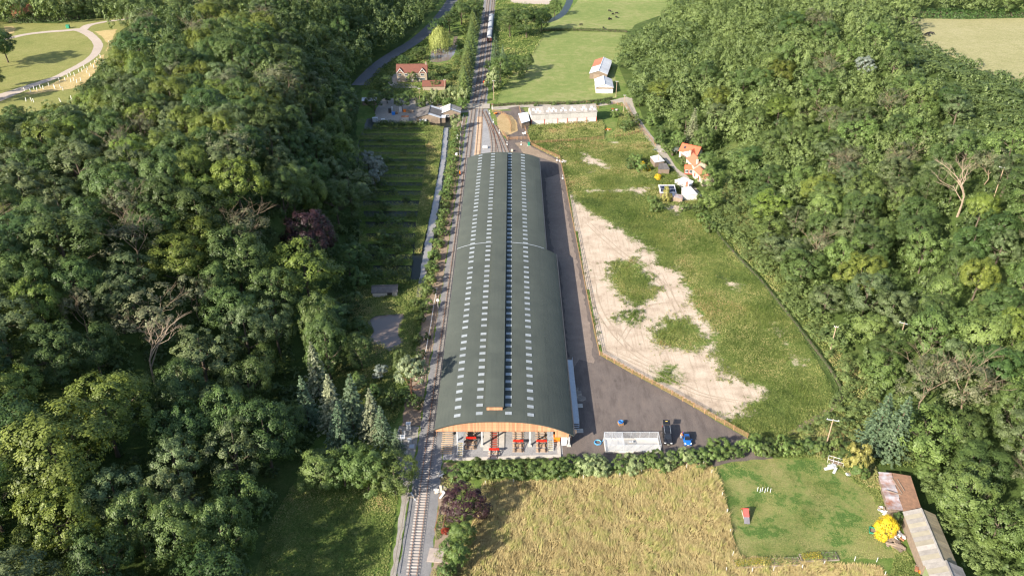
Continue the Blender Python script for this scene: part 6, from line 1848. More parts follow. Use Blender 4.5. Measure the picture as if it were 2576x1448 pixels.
MB().prism([(-.35, .35), (.35, .35), (.5, .75), (-.5, .75)], 'x', -.8, .6).build('tray', ORANGEP, t); MB().tube([(.8, -.05, .2), (.8, .05, .2)], .2, 12).build('wheel', TYRE, t)
for s in (-.3, .3): MB().bar((-1.4, s, .6), (.8, s * .3, .25), .05).build('handle', GALV, t); MB().bar((-.5, s, 0), (-.5, s, .4), .05).build('leg', GALV, t)
p = atz(*V3(1030, 935)); t = thing('orange_marker', 'orange marker post beside the line left of the shed roof', 'post', (p.x, p.y, .02))
MB().box((0, 0, .8), (.28, .28, 1.6)).build('post', ORANGEP, t); MB().box((0, 0, .06), (.5, .5, .12)).build('foot', DARKM, t)
p = atz(*V3(1257, 95)); t = thing('stop_board', 'red round stop board on the far track above the crossing', 'sign', (p.x, p.y, .1))
MB().tube([(0, 0, 0), (0, 0, 1.2)], .06, 6).build('post', DARKM, t); MB().tube([(0, -.05, 1.5), (0, 0, 1.5)], .6, 18).build('board', RED, t)
# crossing: white gates each side of the line, cattle-guard boards
for xx, yy, l in ((-25.6, 395, 'white crossing gate left of the line above the crossing'), (-9.6, 397, 'white crossing gate right of the line above the crossing')):
    t = thing('crossing_gate', l, 'gate', (xx, yy, .03), R(86))
    for k in range(4): MB().box((0, 0, .3 + k * .3), (13, .06, .12)).build('bar', WHITEP, t)
    for k in range(5): MB().box((-6.2 + k * 3.1, 0, .7), (.14, .12, 1.4)).build('upright', WHITEP, t)
for xx, yy, l in ((-23.2, 371.5, 'white crossing light post at the left of the crossing'), (-9.2, 362.2, 'white crossing light post at the right of the crossing')):
    t = thing('crossing_light', l, 'signal', (xx, yy, .03))
    MB().tube([(0, 0, 0), (0, 0, 3)], .08, 7).build('post', WHITEP, t); MB().box((0, -.08, 2.6), (1.0, .1, .5)).build('panel', DARKM, t)
    for s in (-.3, .3): MB().tube([(s, -.16, 2.6), (s, -.12, 2.6)], .14, 10).build('lamp', LAMPR, t)

# carriages standing on the far line
COACH = M('coach_side', (.10, .028, .028), (.085, .025, .025), .35, 2, .5)
COACHR = M('coach_roof', (.36, .375, .39), (.29, .30, .32), .6, .4)
def coach(label, y, L=19.5):
    t = thing('railway_carriage', label, 'carriage', (-13.65, y, 0))
    MB().prism([(-1.35, 1.1), (1.35, 1.1), (1.4, 2.0), (1.36, 3.2), (-1.36, 3.2), (-1.4, 2.0)], 'y', -L / 2, L / 2).build('body', COACH, t)
    a = [(-1.42 * math.cos(k * math.pi / 10), 3.15 + .72 * math.sin(k * math.pi / 10)) for k in range(11)]
    MB().prism(a, 'y', -L / 2 - .1, L / 2 + .1).build('roof', COACHR, t)
    for k in range(6): MB().box((0, -L / 2 + 2 + k * (L - 4) / 5, 3.9), (.5, .5, .16)).build('roof_vent', GALV, t)
    for s in (-1, 1):
        for k in range(8): MB().box((s * 1.385, -L / 2 + 1.6 + k * (L - 3.2) / 7, 2.45), (.05, 1.3, .75)).build('window', GLASS, t)
    for e in (-1, 1):
        b = MB().box((0, e * (L / 2 - 3), .75), (2.2, 2.8, .4)).build('bogie', DARKM, t)
        for s in (-.75, .75):
            for q in (-1, 1): MB().tube([(s - .06, e * (L / 2 - 3) + q, .80), (s + .06, e * (L / 2 - 3) + q, .80)], .46, 14).build('wheel', DARKM, b)
    MB().box((0, -L / 2 - .12, 2.1), (.9, .25, 2.0)).build('gangway', DARKM, t)
    return t
coach('grey roofed railway carriage nearest the crossing on the far line', 494)
coach('grey roofed railway carriage, middle of three on the far line', 514.6)
coach('grey roofed railway carriage, farthest of three on the far line', 535.2)

# poles and wires
PWOOD = M('pole_wood', (.36, .27, .19), (.27, .20, .14), .9, 2)
def pole(label, p, h, arm=2.0, rz=0.0, lean=0.0):
    t = thing('utility_pole', label, 'pole', p, rz)
    MB().tube([(0, 0, -.3), (0, 0, h)], [.15, .11], 8).build('shaft', PWOOD, t)
    if arm:
        MB().box((0, 0, h - .25), (arm, .12, .14)).build('crossarm', GALV, t)
        for s in (-.45, 0, .45): MB().tube([(s * arm, 0, h - .18), (s * arm, 0, h + .12)], [.06, .04], 6).build('insulator', WHITEP, t)
    return t
pole('pale utility pole with crossarm beside the hedge at the right', atz(2078, 1120), 7.6, 2.6, -.25)
p = at(2525, 424, 9.5); pole('utility pole with crossarm high on the right bank', p, 10, 2.6, -.5)
p = at(2276, 811, 7.5); pole('utility pole standing in the clearing of the right bank', p, 7.5, 2.4, -.5)
p = at(2104, 820, 7.5); pole('thin utility pole among trees at the foot of the right bank', p, 7.5, 1.0, -.3)
for px, py, h, l in (V3(657, 300) + (9, 'bare utility pole standing in the gravel yard'), V3(892, 205) + (8.5, 'bare utility pole beside the brown roofed garage'), V3(1347, 235) + (9.5, 'bare utility pole right of the line above the crossing'),
                     V3(2490, 210) + (8, 'bare utility pole beside the white barn'), V3(2562, 345) + (8, 'thick utility pole at the bend of the lane'), V5(1195, 600) + (6.5, 'pale utility pole in front of the white roofed shed')):
    pole(l, atz(px, py), h, 1.2)
WIRE = M('wire', (.05, .05, .05), (.06, .06, .06), .6, 3)
def wires(label, a, b, n=3, sag=1.2):
    t = thing('power_line', label, 'wires', a)
    for k in range(n):
        o = Vector(((k - 1) * 1.0, 0, 0))
        pts = [a.lerp(b, i / 12) - a + o - Vector((0, 0, 4 * sag * (i / 12) * (1 - i / 12))) for i in range(13)]
        MB().tube(pts, .018, 3).build('wire', WIRE, t)
p1, p2 = at(2525, 424, 9.5) + Vector((0, 0, 10)), at(2276, 811, 7.5) + Vector((0, 0, 7.5))
wires('overhead wires crossing the clearing of the right bank', p1, p2)

# lawn: agility ramp, weave poles, marker posts
p = atz(*V6(358, 625)); t = thing('agility_ramp', 'red and grey wooden agility ramp on the lawn', 'ramp', (p.x, p.y, .03), R(-3))
RUBRED = M('red_rubber', (.70, .085, .075), (.60, .07, .06), .8, 2); RUBGREY = M('grey_rubber', (.16, .15, .17), (.12, .115, .13), .85, 2)
MB().slab([(-.55, -2.0, .06), (.55, -2.0, .06), (.55, -.85, .80), (-.55, -.85, .80)], .05).build('lower_board', RUBGREY, t)
MB().slab([(-.55, -.84, .805), (.55, -.84, .805), (.55, .55, 1.70), (-.55, .55, 1.70)], .05).build('upper_board', RUBRED, t)
MB().slab([(-.55, .57, 1.70), (.55, .57, 1.70), (.55, 2.0, .06), (-.55, 2.0, .06)], .05).build('rear_board', RUBRED, t)
for s in (-.5, .5): MB().bar((s, -1.0, .4), (s, 1.2, .4), .06).build('tie_bar', WHITEP, t)
wp = [(455, 425), (476, 435), (492, 427), (514, 436), (534, 427), (557, 436)]
for i, q in enumerate(wp):
    p = atz(*V6(*q)); t = thing('weave_pole', ['first', 'second', 'third', 'fourth', 'fifth', 'last'][i] + ' white weave pole from the left in the row on the lawn', 'pole', (p.x, p.y, .03), 0, 'white weave poles on the lawn')
    MB().tube([(0, 0, 0), (0, 0, 1.25)], .05, 6).build('shaft', WHITEP, t); MB().tube([(0, 0, .5), (0, 0, .62)], .056, 6).build('band', BLUEP, t)
EP = MB().box((0, 0, .55), (.07, .07, 1.2)).box((0, 0, 1.17), (.09, .09, .05)).mesh('stake', WHITEP)
stakes = [V1(1078, 1065), V1(1480, 1040), V1(1807, 1015), V1(2138, 995), V1(2475, 985), V2(85, 970), V2(426, 950), V2(730, 900), V2(1043, 872), V2(1378, 832), V2(1620, 765), V2(1738, 905), V2(1883, 1228), V2(1955, 1470),
          V6(210, 600), V6(238, 757), V6(258, 935), V6(208, 1062), V6(412, 1070), V6(583, 1058), V6(810, 1043), V6(980, 1010), V6(1227, 978), V6(1403, 985), V6(1468, 1095)]
for i, q in enumerate(stakes):
    p = atz(*q); e = tag(link('fence_stake', EP, None, (p.x, p.y, .02), (trng.uniform(-.06, .06), trng.uniform(-.06, .06), .3)), 'thin white electric fence stake at the edge of the dry field', 'stake', 'white electric fence stakes round the dry field')
# raised beds between lawn and field
FLOW = leafmat('yellow_flowers', (.14, .15, .02), (.40, .33, .05), .01, .1)
for x0, y0, x1, y1, l in (V6(270, 1010) + V6(790, 985) + ('long planting bed with yellow flowers between lawn and dry field',), V6(800, 960) + V6(1090, 945) + ('grey edged planting bed right of the flower bed',)):
    a, b = atz(x0, y0), atz(x1, y1)
    t = thing('planting_bed', l, 'bed', (a.x, a.y, .03), math.atan2(b.y - a.y, b.x - a.x))
    L = (b - a).length
    for s in (-.9, .9): MB().box((L / 2, s, .12), (L, .08, .3)).build('edge_board', FOLD, t)
    for s in (0, L): MB().box((s, 0, .12), (.08, 1.86, .3)).build('edge_board', FOLD, t)
    MB().box((L / 2, 0, .06), (L - .1, 1.7, .16)).build('soil', G_dirt, t)
    r = np.random.default_rng(3); n = 700
    Pn = np.stack([r.uniform(.1, L - .1, n), r.uniform(-.8, .8, n), r.uniform(.2, .75, n)], -1); Nn = unit(r.normal(size=(n, 3)) + np.array([0, 0, 1.2]))
    V, F = quads(Pn, Nn, .22, .7, r); tag(link('plants', npmesh('plants', V, F, LF['hazel'], r.uniform(0, 1, n)), t), kind='stuff')
    if 'flower' in l:
        n = 420; Pn = np.stack([r.uniform(.1, L * .55, n), r.uniform(-.7, .7, n), r.uniform(.5, .95, n)], -1); V, F = quads(Pn, unit(r.normal(size=(n, 3)) + np.array([0, 0, 1.5])), .17, .9, r)
        tag(link('flowers', npmesh('flowers', V, F, FLOW, r.uniform(0, 1, n)), t), kind='stuff')

# scrap by the sheds
def heap(label, px, py, n, spread, mats, seed, base=.03, cat='scrap heap', name='scrap_heap', smin=.3, smax=1.1):
    p = atz(px, py); r = random.Random(seed)
    t = thing(name, label, cat, (p.x, p.y, base))
    for i in range(n):
        a, q = r.uniform(0, 6.28), spread * math.sqrt(r.random())
        d = (r.uniform(smin, smax), r.uniform(.2, .7), r.uniform(.06, .4))
        MB().box((math.cos(a) * q, math.sin(a) * q, .12 + d[2] / 2 + r.uniform(0, .5) * (1 - q / spread)), d, r.uniform(0, 3), r.uniform(-.4, .4), r.uniform(-.4, .4)).build('piece', r.choice(mats), t)
    return t
heap('heap of broken white and rusty scrap below the yellow shrub', *V6(1560, 790), 22, 1.7, [WHITEP, OAKW, RUST, GREYP], 1)
heap('pile of old boards at the lower edge of the scrap', *V6(1530, 850), 7, 1.5, [OAKW], 2, smin=1.4, smax=2.6, name='board_pile', cat='board pile')
heap('pale junk pile at the foot of the rusty shed', *V6(1450, 590), 12, 1.3, [WHITEP, GREYP, OAKW], 3)
heap('white sheets stacked at the upper right corner of the lawn', *V6(1045, 250), 5, 1.1, [GREYP, FIBRE_W], 4, smin=1.2, smax=2.2, name='sheet_pile', cat='sheet pile')
heap('small pile of white boards on the lawn edge', *V6(1188, 288), 6, .8, [GREYP, OAKW], 5, name='board_pile', cat='board pile')
heap('orange junk beside the end shed at the lower right', *V6(1750, 1050), 8, 1.0, [ORANGEP, OAKW, RUST], 6)
heap('white rubble beside the line in front of the hedge', *V1(455, 920), 7, 1.0, [WHITEP, G_concrete], 7, cat='rubble', name='rubble_pile')
heap('cream metal frame parts beside the line above the purple tree', *V1(440, 1170), 7, 1.3, [CREAM, WHITEP], 8, smin=.8, smax=1.8, name='metal_parts', cat='scrap')
heap('grey planks lying left of the line', *V10(200, 235), 5, .8, [FOLD, GALV], 9, smin=1.2, smax=2.4, name='plank_pile', cat='plank pile')
heap('pale rubble heap at the back corner of the yard fence', *V7(2265, 950), 14, 1.6, [WHITEP, G_concrete, CREAM], 10, cat='rubble', name='rubble_pile')
heap('white rubble between the access road and the weeds', *V7(1310, 230), 10, 1.6, [WHITEP, G_concrete], 11, cat='rubble', name='rubble_pile')
heap('orange boards and white bags on the dirt path beside the weeds', *V3(2420, 515), 9, 1.5, [ORANGEP, WHITEP, FWOOD], 12)
heap('blue and red junk beside the upper lane', *V3(2470, 330), 9, 2.0, [BLUEP, RED, GREYP, OAKW], 13)
heap('blue and white junk beyond the white roofed shed', *V5(1155, 365), 7, 1.0, [BLUEP, WHITEP], 14)
p = atz(*V6(1385, 755)); t = thing('green_trailer', 'green framed trailer beside the yellow shrub', 'trailer', (p.x, p.y, .03), -.35)
for s in (-.75, .75): MB().box((0, s, .5), (2.0, .06, .35)).build('side', GREENP, t)
for s in (-1, 1): MB().box((s, 0, .5), (.06, 1.5, .35)).build('end', GREENP, t)
MB().box((0, 0, .34), (1.95, 1.45, .05)).build('floor', OAKW, t)
for s in (-.85, .85): MB().tube([(0, s - .06, .26), (0, s + .06, .26)], .26, 12).build('wheel', TYRE, t)
MB().bar((1.0, 0, .36), (1.9, 0, .3), .07).build('drawbar', GREENP, t)
p = atz(*V6(1075, 205)); t = thing('tube_cage', 'white tubular cage frame at the upper right of the lawn', 'frame', (p.x, p.y, .03), -.45)
mb = MB()
for z in (.1, 1.2):
    for a, b in (((-1.6, -.6), (1.6, -.6)), ((1.6, -.6), (1.6, .6)), ((1.6, .6), (-1.6, .6)), ((-1.6, .6), (-1.6, -.6))): mb.tube([(a[0], a[1], z), (b[0], b[1], z)], .04, 5)
for x in (-1.6, -.5, .5, 1.6):
    for y in (-.6, .6): mb.tube([(x, y, 0), (x, y, 1.2)], .035, 5)
mb.build('tubes', WHITEP, t); MB().box((0, 0, .3), (2.6, .9, .35)).build('contents', OAKW, t)
# old rails and slab beside the line
p = atz(*V10(545, 1140)); t = thing('concrete_slab', 'large stained concrete slab beside the line at the bottom', 'slab', (p.x, p.y, .03), -.1)
for k in range(2): MB().box((-.75 + k * 1.5, 0, .1), (1.46, 3.2, .16)).build('slab', M('stained_concrete', (.40, .34, .30), (.28, .235, .21), .9, .9, fine=.2), t)
p = atz(*V10(560, 600)); t = thing('rail_panel', 'rusty rail frame lying beside the purple tree', 'frame', (p.x, p.y, .05), -.06)
for s in (-.0, 1.5): MB().bar((s, -3, .25), (s, 3.2, .25), .12, .16).build('rail', RUST, t)
for k in range(4): MB().bar((-.2, -2.4 + k * 1.6, .12), (1.8, -2.4 + k * 1.6, .12), .2, .14).build('tie', OAKW, t)

# gravel yard contents
for px, py, l, m, d in (V3(408, 372) + ('blue plastic crate in the gravel yard', BLUEP, (1.4, 1.1, 1.1)), V3(514, 345) + ('orange container in the gravel yard', ORANGEP, (1.4, 1.0, 1.0)), V3(374, 355) + ('dark tall container left of the blue crate', DARKM, (1.2, 1.0, 2.0)),
                        V3(395, 345) + ('pale tall drum beside the blue crate', GREYP, (.9, .9, 2.4)), V3(468, 350) + ('left of two pale tall cylinders in the gravel yard', GREYP, (.8, .8, 2.6)), V3(482, 350) + ('right of two pale tall cylinders in the gravel yard', GREYP, (.8, .8, 2.6)),
                        V3(437, 365) + ('brown crate between the blue crate and the pale cylinders', FWOOD, (1.2, .9, .9)), V3(560, 350) + ('long brown stack right of the orange container', OAKW, (3.4, 1.2, .9)), V3(518, 430) + ('rusty roofed hut at the near edge of the gravel yard', WHITEW, (3.2, 2.4, 2.0)),
                        V3(237, 435) + ('grey tank at the lower left corner of the gravel yard', GREYP, (2.2, 1.6, 1.6)), V3(310, 435) + ('pale box right of the grey corner tank', WHITEP, (1.4, 1.0, 1.0))):
    p = atz(px, py); t = thing('container', l, 'container', (p.x, p.y, .04), .05)
    if 'cylinder' in l or 'drum' in l:
        MB().tube([(0, 0, 0), (0, 0, d[2] * .9), (0, 0, d[2])], [d[0] / 2, d[0] / 2, d[0] * .3], 12).build('body', m, t); MB().tube([(0, 0, d[2]), (0, 0, d[2] + .12)], .12, 8).build('cap', DARKM, t)
    else:
        MB().box((0, 0, d[2] / 2), d).build('body', m, t); MB().box((0, 0, d[2] + .04), (d[0] + .14, d[1] + .14, .09)).build('lid', RUST if 'rusty' in l else m, t)
        for s in (-1, 1): MB().box((s * d[0] * .3, -d[1] / 2 - .02, d[2] / 2), (.08, .05, d[2] * .9)).build('rib', m, t)
p = atz(*V3(335, 235)); t = tag(MB().tube([(0, 0, 0), (0, 0, .5), (0, 0, 1.1)], [2.2, 1.3, .1], 11).build('sand_heap', M('heap_sand', (.45, .40, .33), (.38, .33, .27), .95, 2, fine=.2), None, (p.x, p.y, .02)), 'pale heap of sand at the back of the gravel yard', 'sand heap')

# cattle
COWM = M('black_hide', (.012, .011, .011), (.022, .018, .016), .7, 2)
def cow_mesh():
    mb = MB()
    ys = [-1.05, -.95, -.6, 0, .5, .8, .92]
    prof = [(.12, 1.05), (.26, 1.02), (.33, .98), (.36, .93), (.34, .98), (.28, 1.02), (.16, 1.05)]
    secs = []
    for y, (r_, zc) in zip(ys, prof):
        secs.append([(r_ * math.cos(a), y, zc + r_ * 1.12 * math.sin(a)) for a in [k * math.pi / 5 for k in range(10)]])
    mb.v = loft(secs).v; mb.f = loft(secs).f
    mb.tube([(0, .75, 1.12), (0, 1.05, 1.0), (0, 1.3, .62)], [.24, .19, .15], 8)
    mb.tube([(0, 1.22, .78), (0, 1.38, .52), (0, 1.5, .30)], [.14, .13, .09], 8)
    for s in (-1, 1):
        mb.tube([(s * .13, 1.22, .78), (s * .30, 1.18, .80)], [.05, .02], 5)
        for y, b in ((-.8, -.1), (.62, .04)): mb.tube([(s * .2, y, .85), (s * .2, y + b, .45), (s * .2, y, .02)], [.14, .075, .06], 6)
    mb.tube([(0, -1.05, 1.12), (0, -1.14, .8), (0, -1.12, .35)], [.04, .03, .04], 5)
    return mb
cm = cow_mesh().build('black_cow', COWM)
first = True
CW = [V4(2430, 112) + ('black cow standing topmost in the upper pasture',), V4(2460, 142) + ('black cow left of the pair in the upper pasture',), V4(2497, 134) + ('black cow right of the pair in the upper pasture',), V4(2495, 170) + ('black cow just below the pair in the upper pasture',),
      V4(2425, 185) + ('left of two black cows side by side in the upper pasture',), V4(2437, 190) + ('right of two black cows side by side in the upper pasture',), V4(2163, 242) + ('lone black cow at the lower left of the upper pasture',), V4(2374, 272) + ('black cow nearest the hedge of the upper pasture',)]
for i, (px, py, l) in enumerate(CW):
    p = atz(px, py); o = cm if first else cm.copy()
    if not first: COL.objects.link(o)
    first = False
    o.location = (p.x, p.y, .03); o.rotation_euler = (0, 0, trng.uniform(0, 6.28)); tag(o, l, 'cow', 'black cows grazing in the upper pasture')
for px, py, l in [V11(1580, 365) + ('black cow left of the cluster in the mown field',), V11(1603, 355) + ('black cow in the middle of the cluster in the mown field',), V11(1612, 368) + ('black cow at the front of the cluster in the mown field',), V11(1640, 350) + ('black cow right of the cluster in the mown field',), V11(1560, 400) + ('black cow nearest the trees in the mown field',)]:
    p = atz(px, py, ZR); o = cm.copy(); COL.objects.link(o); o.location = (p.x, p.y, ZR + .02); o.rotation_euler = (0, 0, trng.uniform(0, 6.28)); tag(o, l, 'cow', 'black cows in the mown field')
# park: bin, saplings in tubes
p = atz(*V9(687, 285), ZL); t = thing('park_bin', 'dark green litter bin at the fork of the park path', 'bin', (p.x, p.y, ZL))
MB().box((0, 0, .8), (1.6, 1.2, 1.6)).build('body', GREENP, t); MB().box((0, 0, 1.66), (1.75, 1.35, .12)).build('lid', GREENP, t)
TUBE = MB().tube([(0, 0, 0), (0, 0, 1.5)], .13, 6).mesh('tube', WHITEP)
for i, q in enumerate([(250, 915), (310, 930), (345, 905), (375, 915), (410, 890), (437, 900), (495, 870), (550, 885), (556, 900), (600, 820), (612, 890), (636, 910), (658, 815), (685, 780), (712, 760), (716, 830), (745, 815), (752, 765), (775, 835), (797, 730), (815, 815), (828, 725), (848, 690), (878, 740), (882, 705), (905, 770), (920, 670), (948, 685), (960, 640), (985, 620), (1012, 580), (1100, 440), (263, 1022), (320, 1020), (342, 1030), (608, 1025), (620, 1045), (720, 1000)]):
    p = atz(*V9(*q), ZL); t = tag(link('tree_guard', TUBE, None, (p.x, p.y, ZL), (trng.uniform(-.08, .08), trng.uniform(-.08, .08), 0)), 'white sapling tube in the parched strip beside the park path', 'tree guard', 'white sapling tubes beside the park path')
# ================================================================ grass, weeds, hedges
def scatter(poly, n, seed, test=None):
    r = np.random.default_rng(seed)
    p = np.array(poly)
    lo, hi = p.min(0), p.max(0)
    xs, ys = [], []
    tot = 0
    while tot < n:
        x = r.uniform(lo[0], hi[0], n * 2); y = r.uniform(lo[1], hi[1], n * 2)
        k = inpoly(x, y, poly)
        if test is not None: k &= test(x, y, r)
        xs.append(x[k]); ys.append(y[k]); tot += k.sum()
        if k.sum() == 0: break
    return np.concatenate(xs)[:n], np.concatenate(ys)[:n], r

def vnoise(x, y, s, seed=0):
    """cheap smooth value noise in world metres"""
    r = np.random.default_rng(100 + seed)
    T = r.uniform(0, 1, (64, 64))
    u, v = x / s, y / s
    i, j = np.floor(u).astype(int), np.floor(v).astype(int)
    fu, fv = smooth(u - i), smooth(v - j)
    g = lambda a, b: T[a % 64, b % 64]
    return (g(i, j) * (1 - fu) + g(i + 1, j) * fu) * (1 - fv) + (g(i, j + 1) * (1 - fu) + g(i + 1, j + 1) * fu) * fv

def blades(x, y, z, r, h, w, lean, az, k=4, spread=.25):
    """k triangular blades a tuft"""
    n = len(x)
    rep = lambda a: np.repeat(a, k)
    bx = rep(x) + r.normal(scale=spread, size=n * k); by = rep(y) + r.normal(scale=spread, size=n * k); bz = rep(z)
    hh = rep(h) * r.uniform(.55, 1.15, n * k)
    a = rep(az) + r.normal(scale=.6, size=n * k)
    ln = rep(lean) * r.uniform(.4, 1.3, n * k)
    tx = bx + np.cos(a) * hh * ln; ty = by + np.sin(a) * hh * ln; tz = bz + hh
    b = r.uniform(0, 6.28, n * k); ww = rep(w) * r.uniform(.6, 1.3, n * k)
    V = np.stack([np.stack([bx - np.cos(b) * ww, by - np.sin(b) * ww, bz], -1), np.stack([bx + np.cos(b) * ww, by + np.sin(b) * ww, bz], -1), np.stack([tx, ty, tz], -1)], 1).reshape(-1, 3)
    return V, np.arange(3 * n * k).reshape(-1, 3)

def straw(name, stops):
    m, nt, bs, N, L = _nodes(name)
    a = N.new('ShaderNodeAttribute'); a.attribute_name = 'v'
    col = ramp(nt, a.outputs['Fac'], stops)
    L.new(col, bs.inputs['Base Color']); bs.inputs['Roughness'].default_value = .75; bs.inputs['Specular IOR Level'].default_value = .15
    t = N.new('ShaderNodeBsdfTranslucent'); L.new(col, t.inputs['Color'])
    mx = N.new('ShaderNodeMixShader'); mx.inputs[0].default_value = .3
    L.new(bs.outputs[0], mx.inputs[1]); L.new(t.outputs[0], mx.inputs[2]); L.new(mx.outputs[0], N['Material Output'].inputs['Surface'])
    return m
S_DRY = straw('dry_grass', [(0, (.20, .155, .065)), (.35, (.37, .295, .14)), (.62, (.49, .41, .21)), (.85, (.35, .34, .12)), (1, (.23, .28, .085))])
S_GRN = straw('green_grass', [(0, (.045, .075, .016)), (.4, (.095, .145, .032)), (.7, (.165, .20, .052)), (1, (.30, .27, .10))])
S_WEED = straw('weed_leaves', [(0, (.048, .080, .020)), (.32, (.125, .165, .044)), (.6, (.225, .245, .080)), (.82, (.31, .29, .125)), (1, (.31, .21, .10))])

# tall dry grass: leaning plumes in clumps
x, y, r = scatter(DRY, 27000, 1, lambda x, y, r: r.uniform(0, 1, len(x)) < .35 + .8 * vnoise(x, y, 1.3, 1))
cl = vnoise(x, y, 1.1, 2); big = vnoise(x, y, 6, 3)
h = .30 + .55 * cl ** 2 + r.uniform(0, .25, len(x))
az = 1.0 + 1.3 * (vnoise(x, y, 4, 4) - .5) * 2
V, F = blades(x, y, np.full(len(x), .02), r, h, np.full(len(x), .085), .35 + .9 * vnoise(x, y, 2.2, 5), az, 5, .16)
edge = np.clip(polydist(x, y, DRY) / 2.5, 0, 1)
v = np.clip(.22 + .36 * r.uniform(0, 1, len(x)) + .20 * big + .36 * (cl > .62) * r.uniform(.3, 1, len(x)) - .05 * (1 - edge), 0, 1)
o = link('dry_grass', npmesh('dry_grass', V, F, S_DRY, np.repeat(v, 5))); tag(o, 'tall straw coloured grass leaning in clumps over the field', 'grass', kind='stuff')

# weeds on the waste ground
def weeds(name, poly, n, seed, test, hmax, leaf, label, lo=.05, mat=S_WEED, zf=None, tone=0.0):
    x, y, r = scatter(poly, n, seed, test)
    n = len(x)
    hb = vnoise(x, y, 5, seed + 1) * .6 + vnoise(x, y, 1.6, seed + 2) * .6
    z = lo + hmax * hb ** 1.5 * r.uniform(.25, 1.0, n) + (zf(x, y) if zf else 0)
    Nn = unit(r.normal(scale=.45, size=(n, 3)) + np.array([-.25, -.2, .9]))
    V, F = quads(np.stack([x, y, z], -1), Nn, leaf, .6, r)
    v = np.clip(.12 + .5 * r.uniform(0, 1, n) + .75 * (vnoise(x, y, 9, seed + 3) - .42) + .35 * (vnoise(x, y, 2.5, seed + 4) - .5) + tone, 0, 1)
    o = link(name, npmesh(name, V, F, mat, v)); return tag(o, label, 'weeds', kind='stuff')
keep = lambda x, y, r: sandmask(x, y) + 5 * (vnoise(x, y, 1.2, 61) - .5) + 5 * (vnoise(x, y, 4, 62) - .5) < .1 + r.normal(scale=1.3, size=len(x))
weeds('meadow_weeds', WASTE, 120000, 20, keep, .75, .34, 'rank green weeds growing over the waste ground right of the shed')
x, y, r = scatter(WASTE, 26000, 31, keep)
V, F = blades(x, y, np.full(len(x), .03), r, .35 + .8 * vnoise(x, y, 7, 33) ** 1.5, np.full(len(x), .06), np.full(len(x), .3), r.uniform(0, 6.28, len(x)), 4, .2)
o = link('meadow_grass', npmesh('meadow_grass', V, F, S_GRN, np.repeat(np.clip(.25 + .75 * vnoise(x, y, 8, 34) * r.uniform(.5, 1.1, len(x)), 0, 1), 4))); tag(o, 'tall seeding grass among the weeds on the waste ground', 'grass', kind='stuff')
BARNW = [atz(*p) for p in ((1326, 338), (1335, 358), (1400, 356), (1519, 347), (1522, 318), (1515, 305), (1420, 312), (1330, 318))]
BARNW = [(p.x, p.y) for p in BARNW]
weeds('barn_weeds', BARNW, 14000, 24, None, 1.5, .42, 'bright green weeds in front of the long barn', tone=.18)
LANEW = [(p.x, p.y) for p in (atz(*q) for q in ((1335, 365), (1400, 362), (1519, 353), (1545, 330), (1560, 280), (1580, 275), (1600, 310), (1640, 360), (1670, 410), (1640, 460), (1600, 430), (1500, 420), (1415, 405), (1370, 384)))]
weeds('lane_weeds', [(a, b) for a, b in LANEW], 22000, 26, lambda x, y, r: sandmask(x, y) < 0, .8, .4, 'green weeds between the yard fence and the lane', tone=.08)
# verge between lawn, hedge and bank
VERGE = XY([(1890, 1108), (1960, 1105), (2060, 1080), (2110, 1010), (2150, 1080), (2200, 1160), (2215, 1235), (2180, 1225), (2110, 1180), (2060, 1155), (1900, 1150)])
weeds('verge_weeds', VERGE, 15000, 28, None, 1.0, .34, 'green weeds on the verge between the hedge and the right bank', tone=.1)
SHEDV = XY([(2110, 1182), (2190, 1180), (2215, 1240), (2250, 1330), (2310, 1440), (2330, 1480), (2230, 1480), (2250, 1400), (2222, 1320), (2195, 1250)])
MARGW = MARG
weeds('bank_foot_weeds', MARGW, 26000, 29, None, 1.3, .38, 'rough growth along the foot of the right bank', tone=.1)
weeds('shed_weeds', SHEDV, 8000, 30, None, .7, .30, 'green weeds along the left side of the lower right sheds', tone=.12)
LAWNT = weeds('lawn_tufts', LAWN, 26000, 40, lambda x, y, r: r.uniform(0, 1, len(x)) < .15 + vnoise(x, y, 4, 44) ** 2, .14, .17, 'short tufts of grass on the mown lawn', .02, tone=.05)
FRONT = [(-47, 90), (-48, 112), (-46, 121), (-38, 123), (-25, 123), (-23.5, 118), (-22.9, 90)]
weeds('front_meadow_grass', FRONT, 22000, 50, None, .7, .30, 'dark shaded grass of the meadow left of the line')
PONDW = [(-44, 150), (-46, 205), (-26.5, 206), (-25.8, 150), (-27, 140), (-38, 142)]
POND = XY([V8(*p) for p in ((1145, 335), (1205, 298), (1330, 280), (1470, 275), (1478, 310), (1438, 400), (1425, 480), (1462, 525), (1455, 572), (1340, 622), (1255, 560), (1160, 560), (1145, 525), (1190, 440), (1165, 390))])
weeds('pond_reeds', PONDW, 26000, 54, lambda x, y, r: ~inpoly(x, y, POND), 1.2, .34, 'dark reeds and nettles round the pond')
HEDGEV = XY([(1130, 322), (1160, 330), (1150, 450), (1120, 580), (1092, 720), (1062, 800), (1050, 960), (1030, 960), (1040, 800), (1062, 730), (1088, 620), (1110, 500), (1125, 400)])
weeds('hedge_bottom', HEDGEV, 9000, 56, None, 1.2, .34, 'weeds at the foot of the line side hedge')
CESS = [(-15.0, 92), (-15.0, 128), (-11.6, 128), (-11.8, 112), (-12.5, 92)]
weeds('cess_weeds', CESS, 2600, 57, lambda x, y, r: vnoise(x, y, 2.2, 58) > .5, .6, .26, 'yellowing weeds beside the line in front of the shed', tone=.25)
GARD = XY([(960, 232), (1000, 205), (1005, 160), (1060, 120), (1100, 110), (1165, 95), (1182, 120), (1160, 170), (1150, 262), (1080, 262), (1000, 246)])
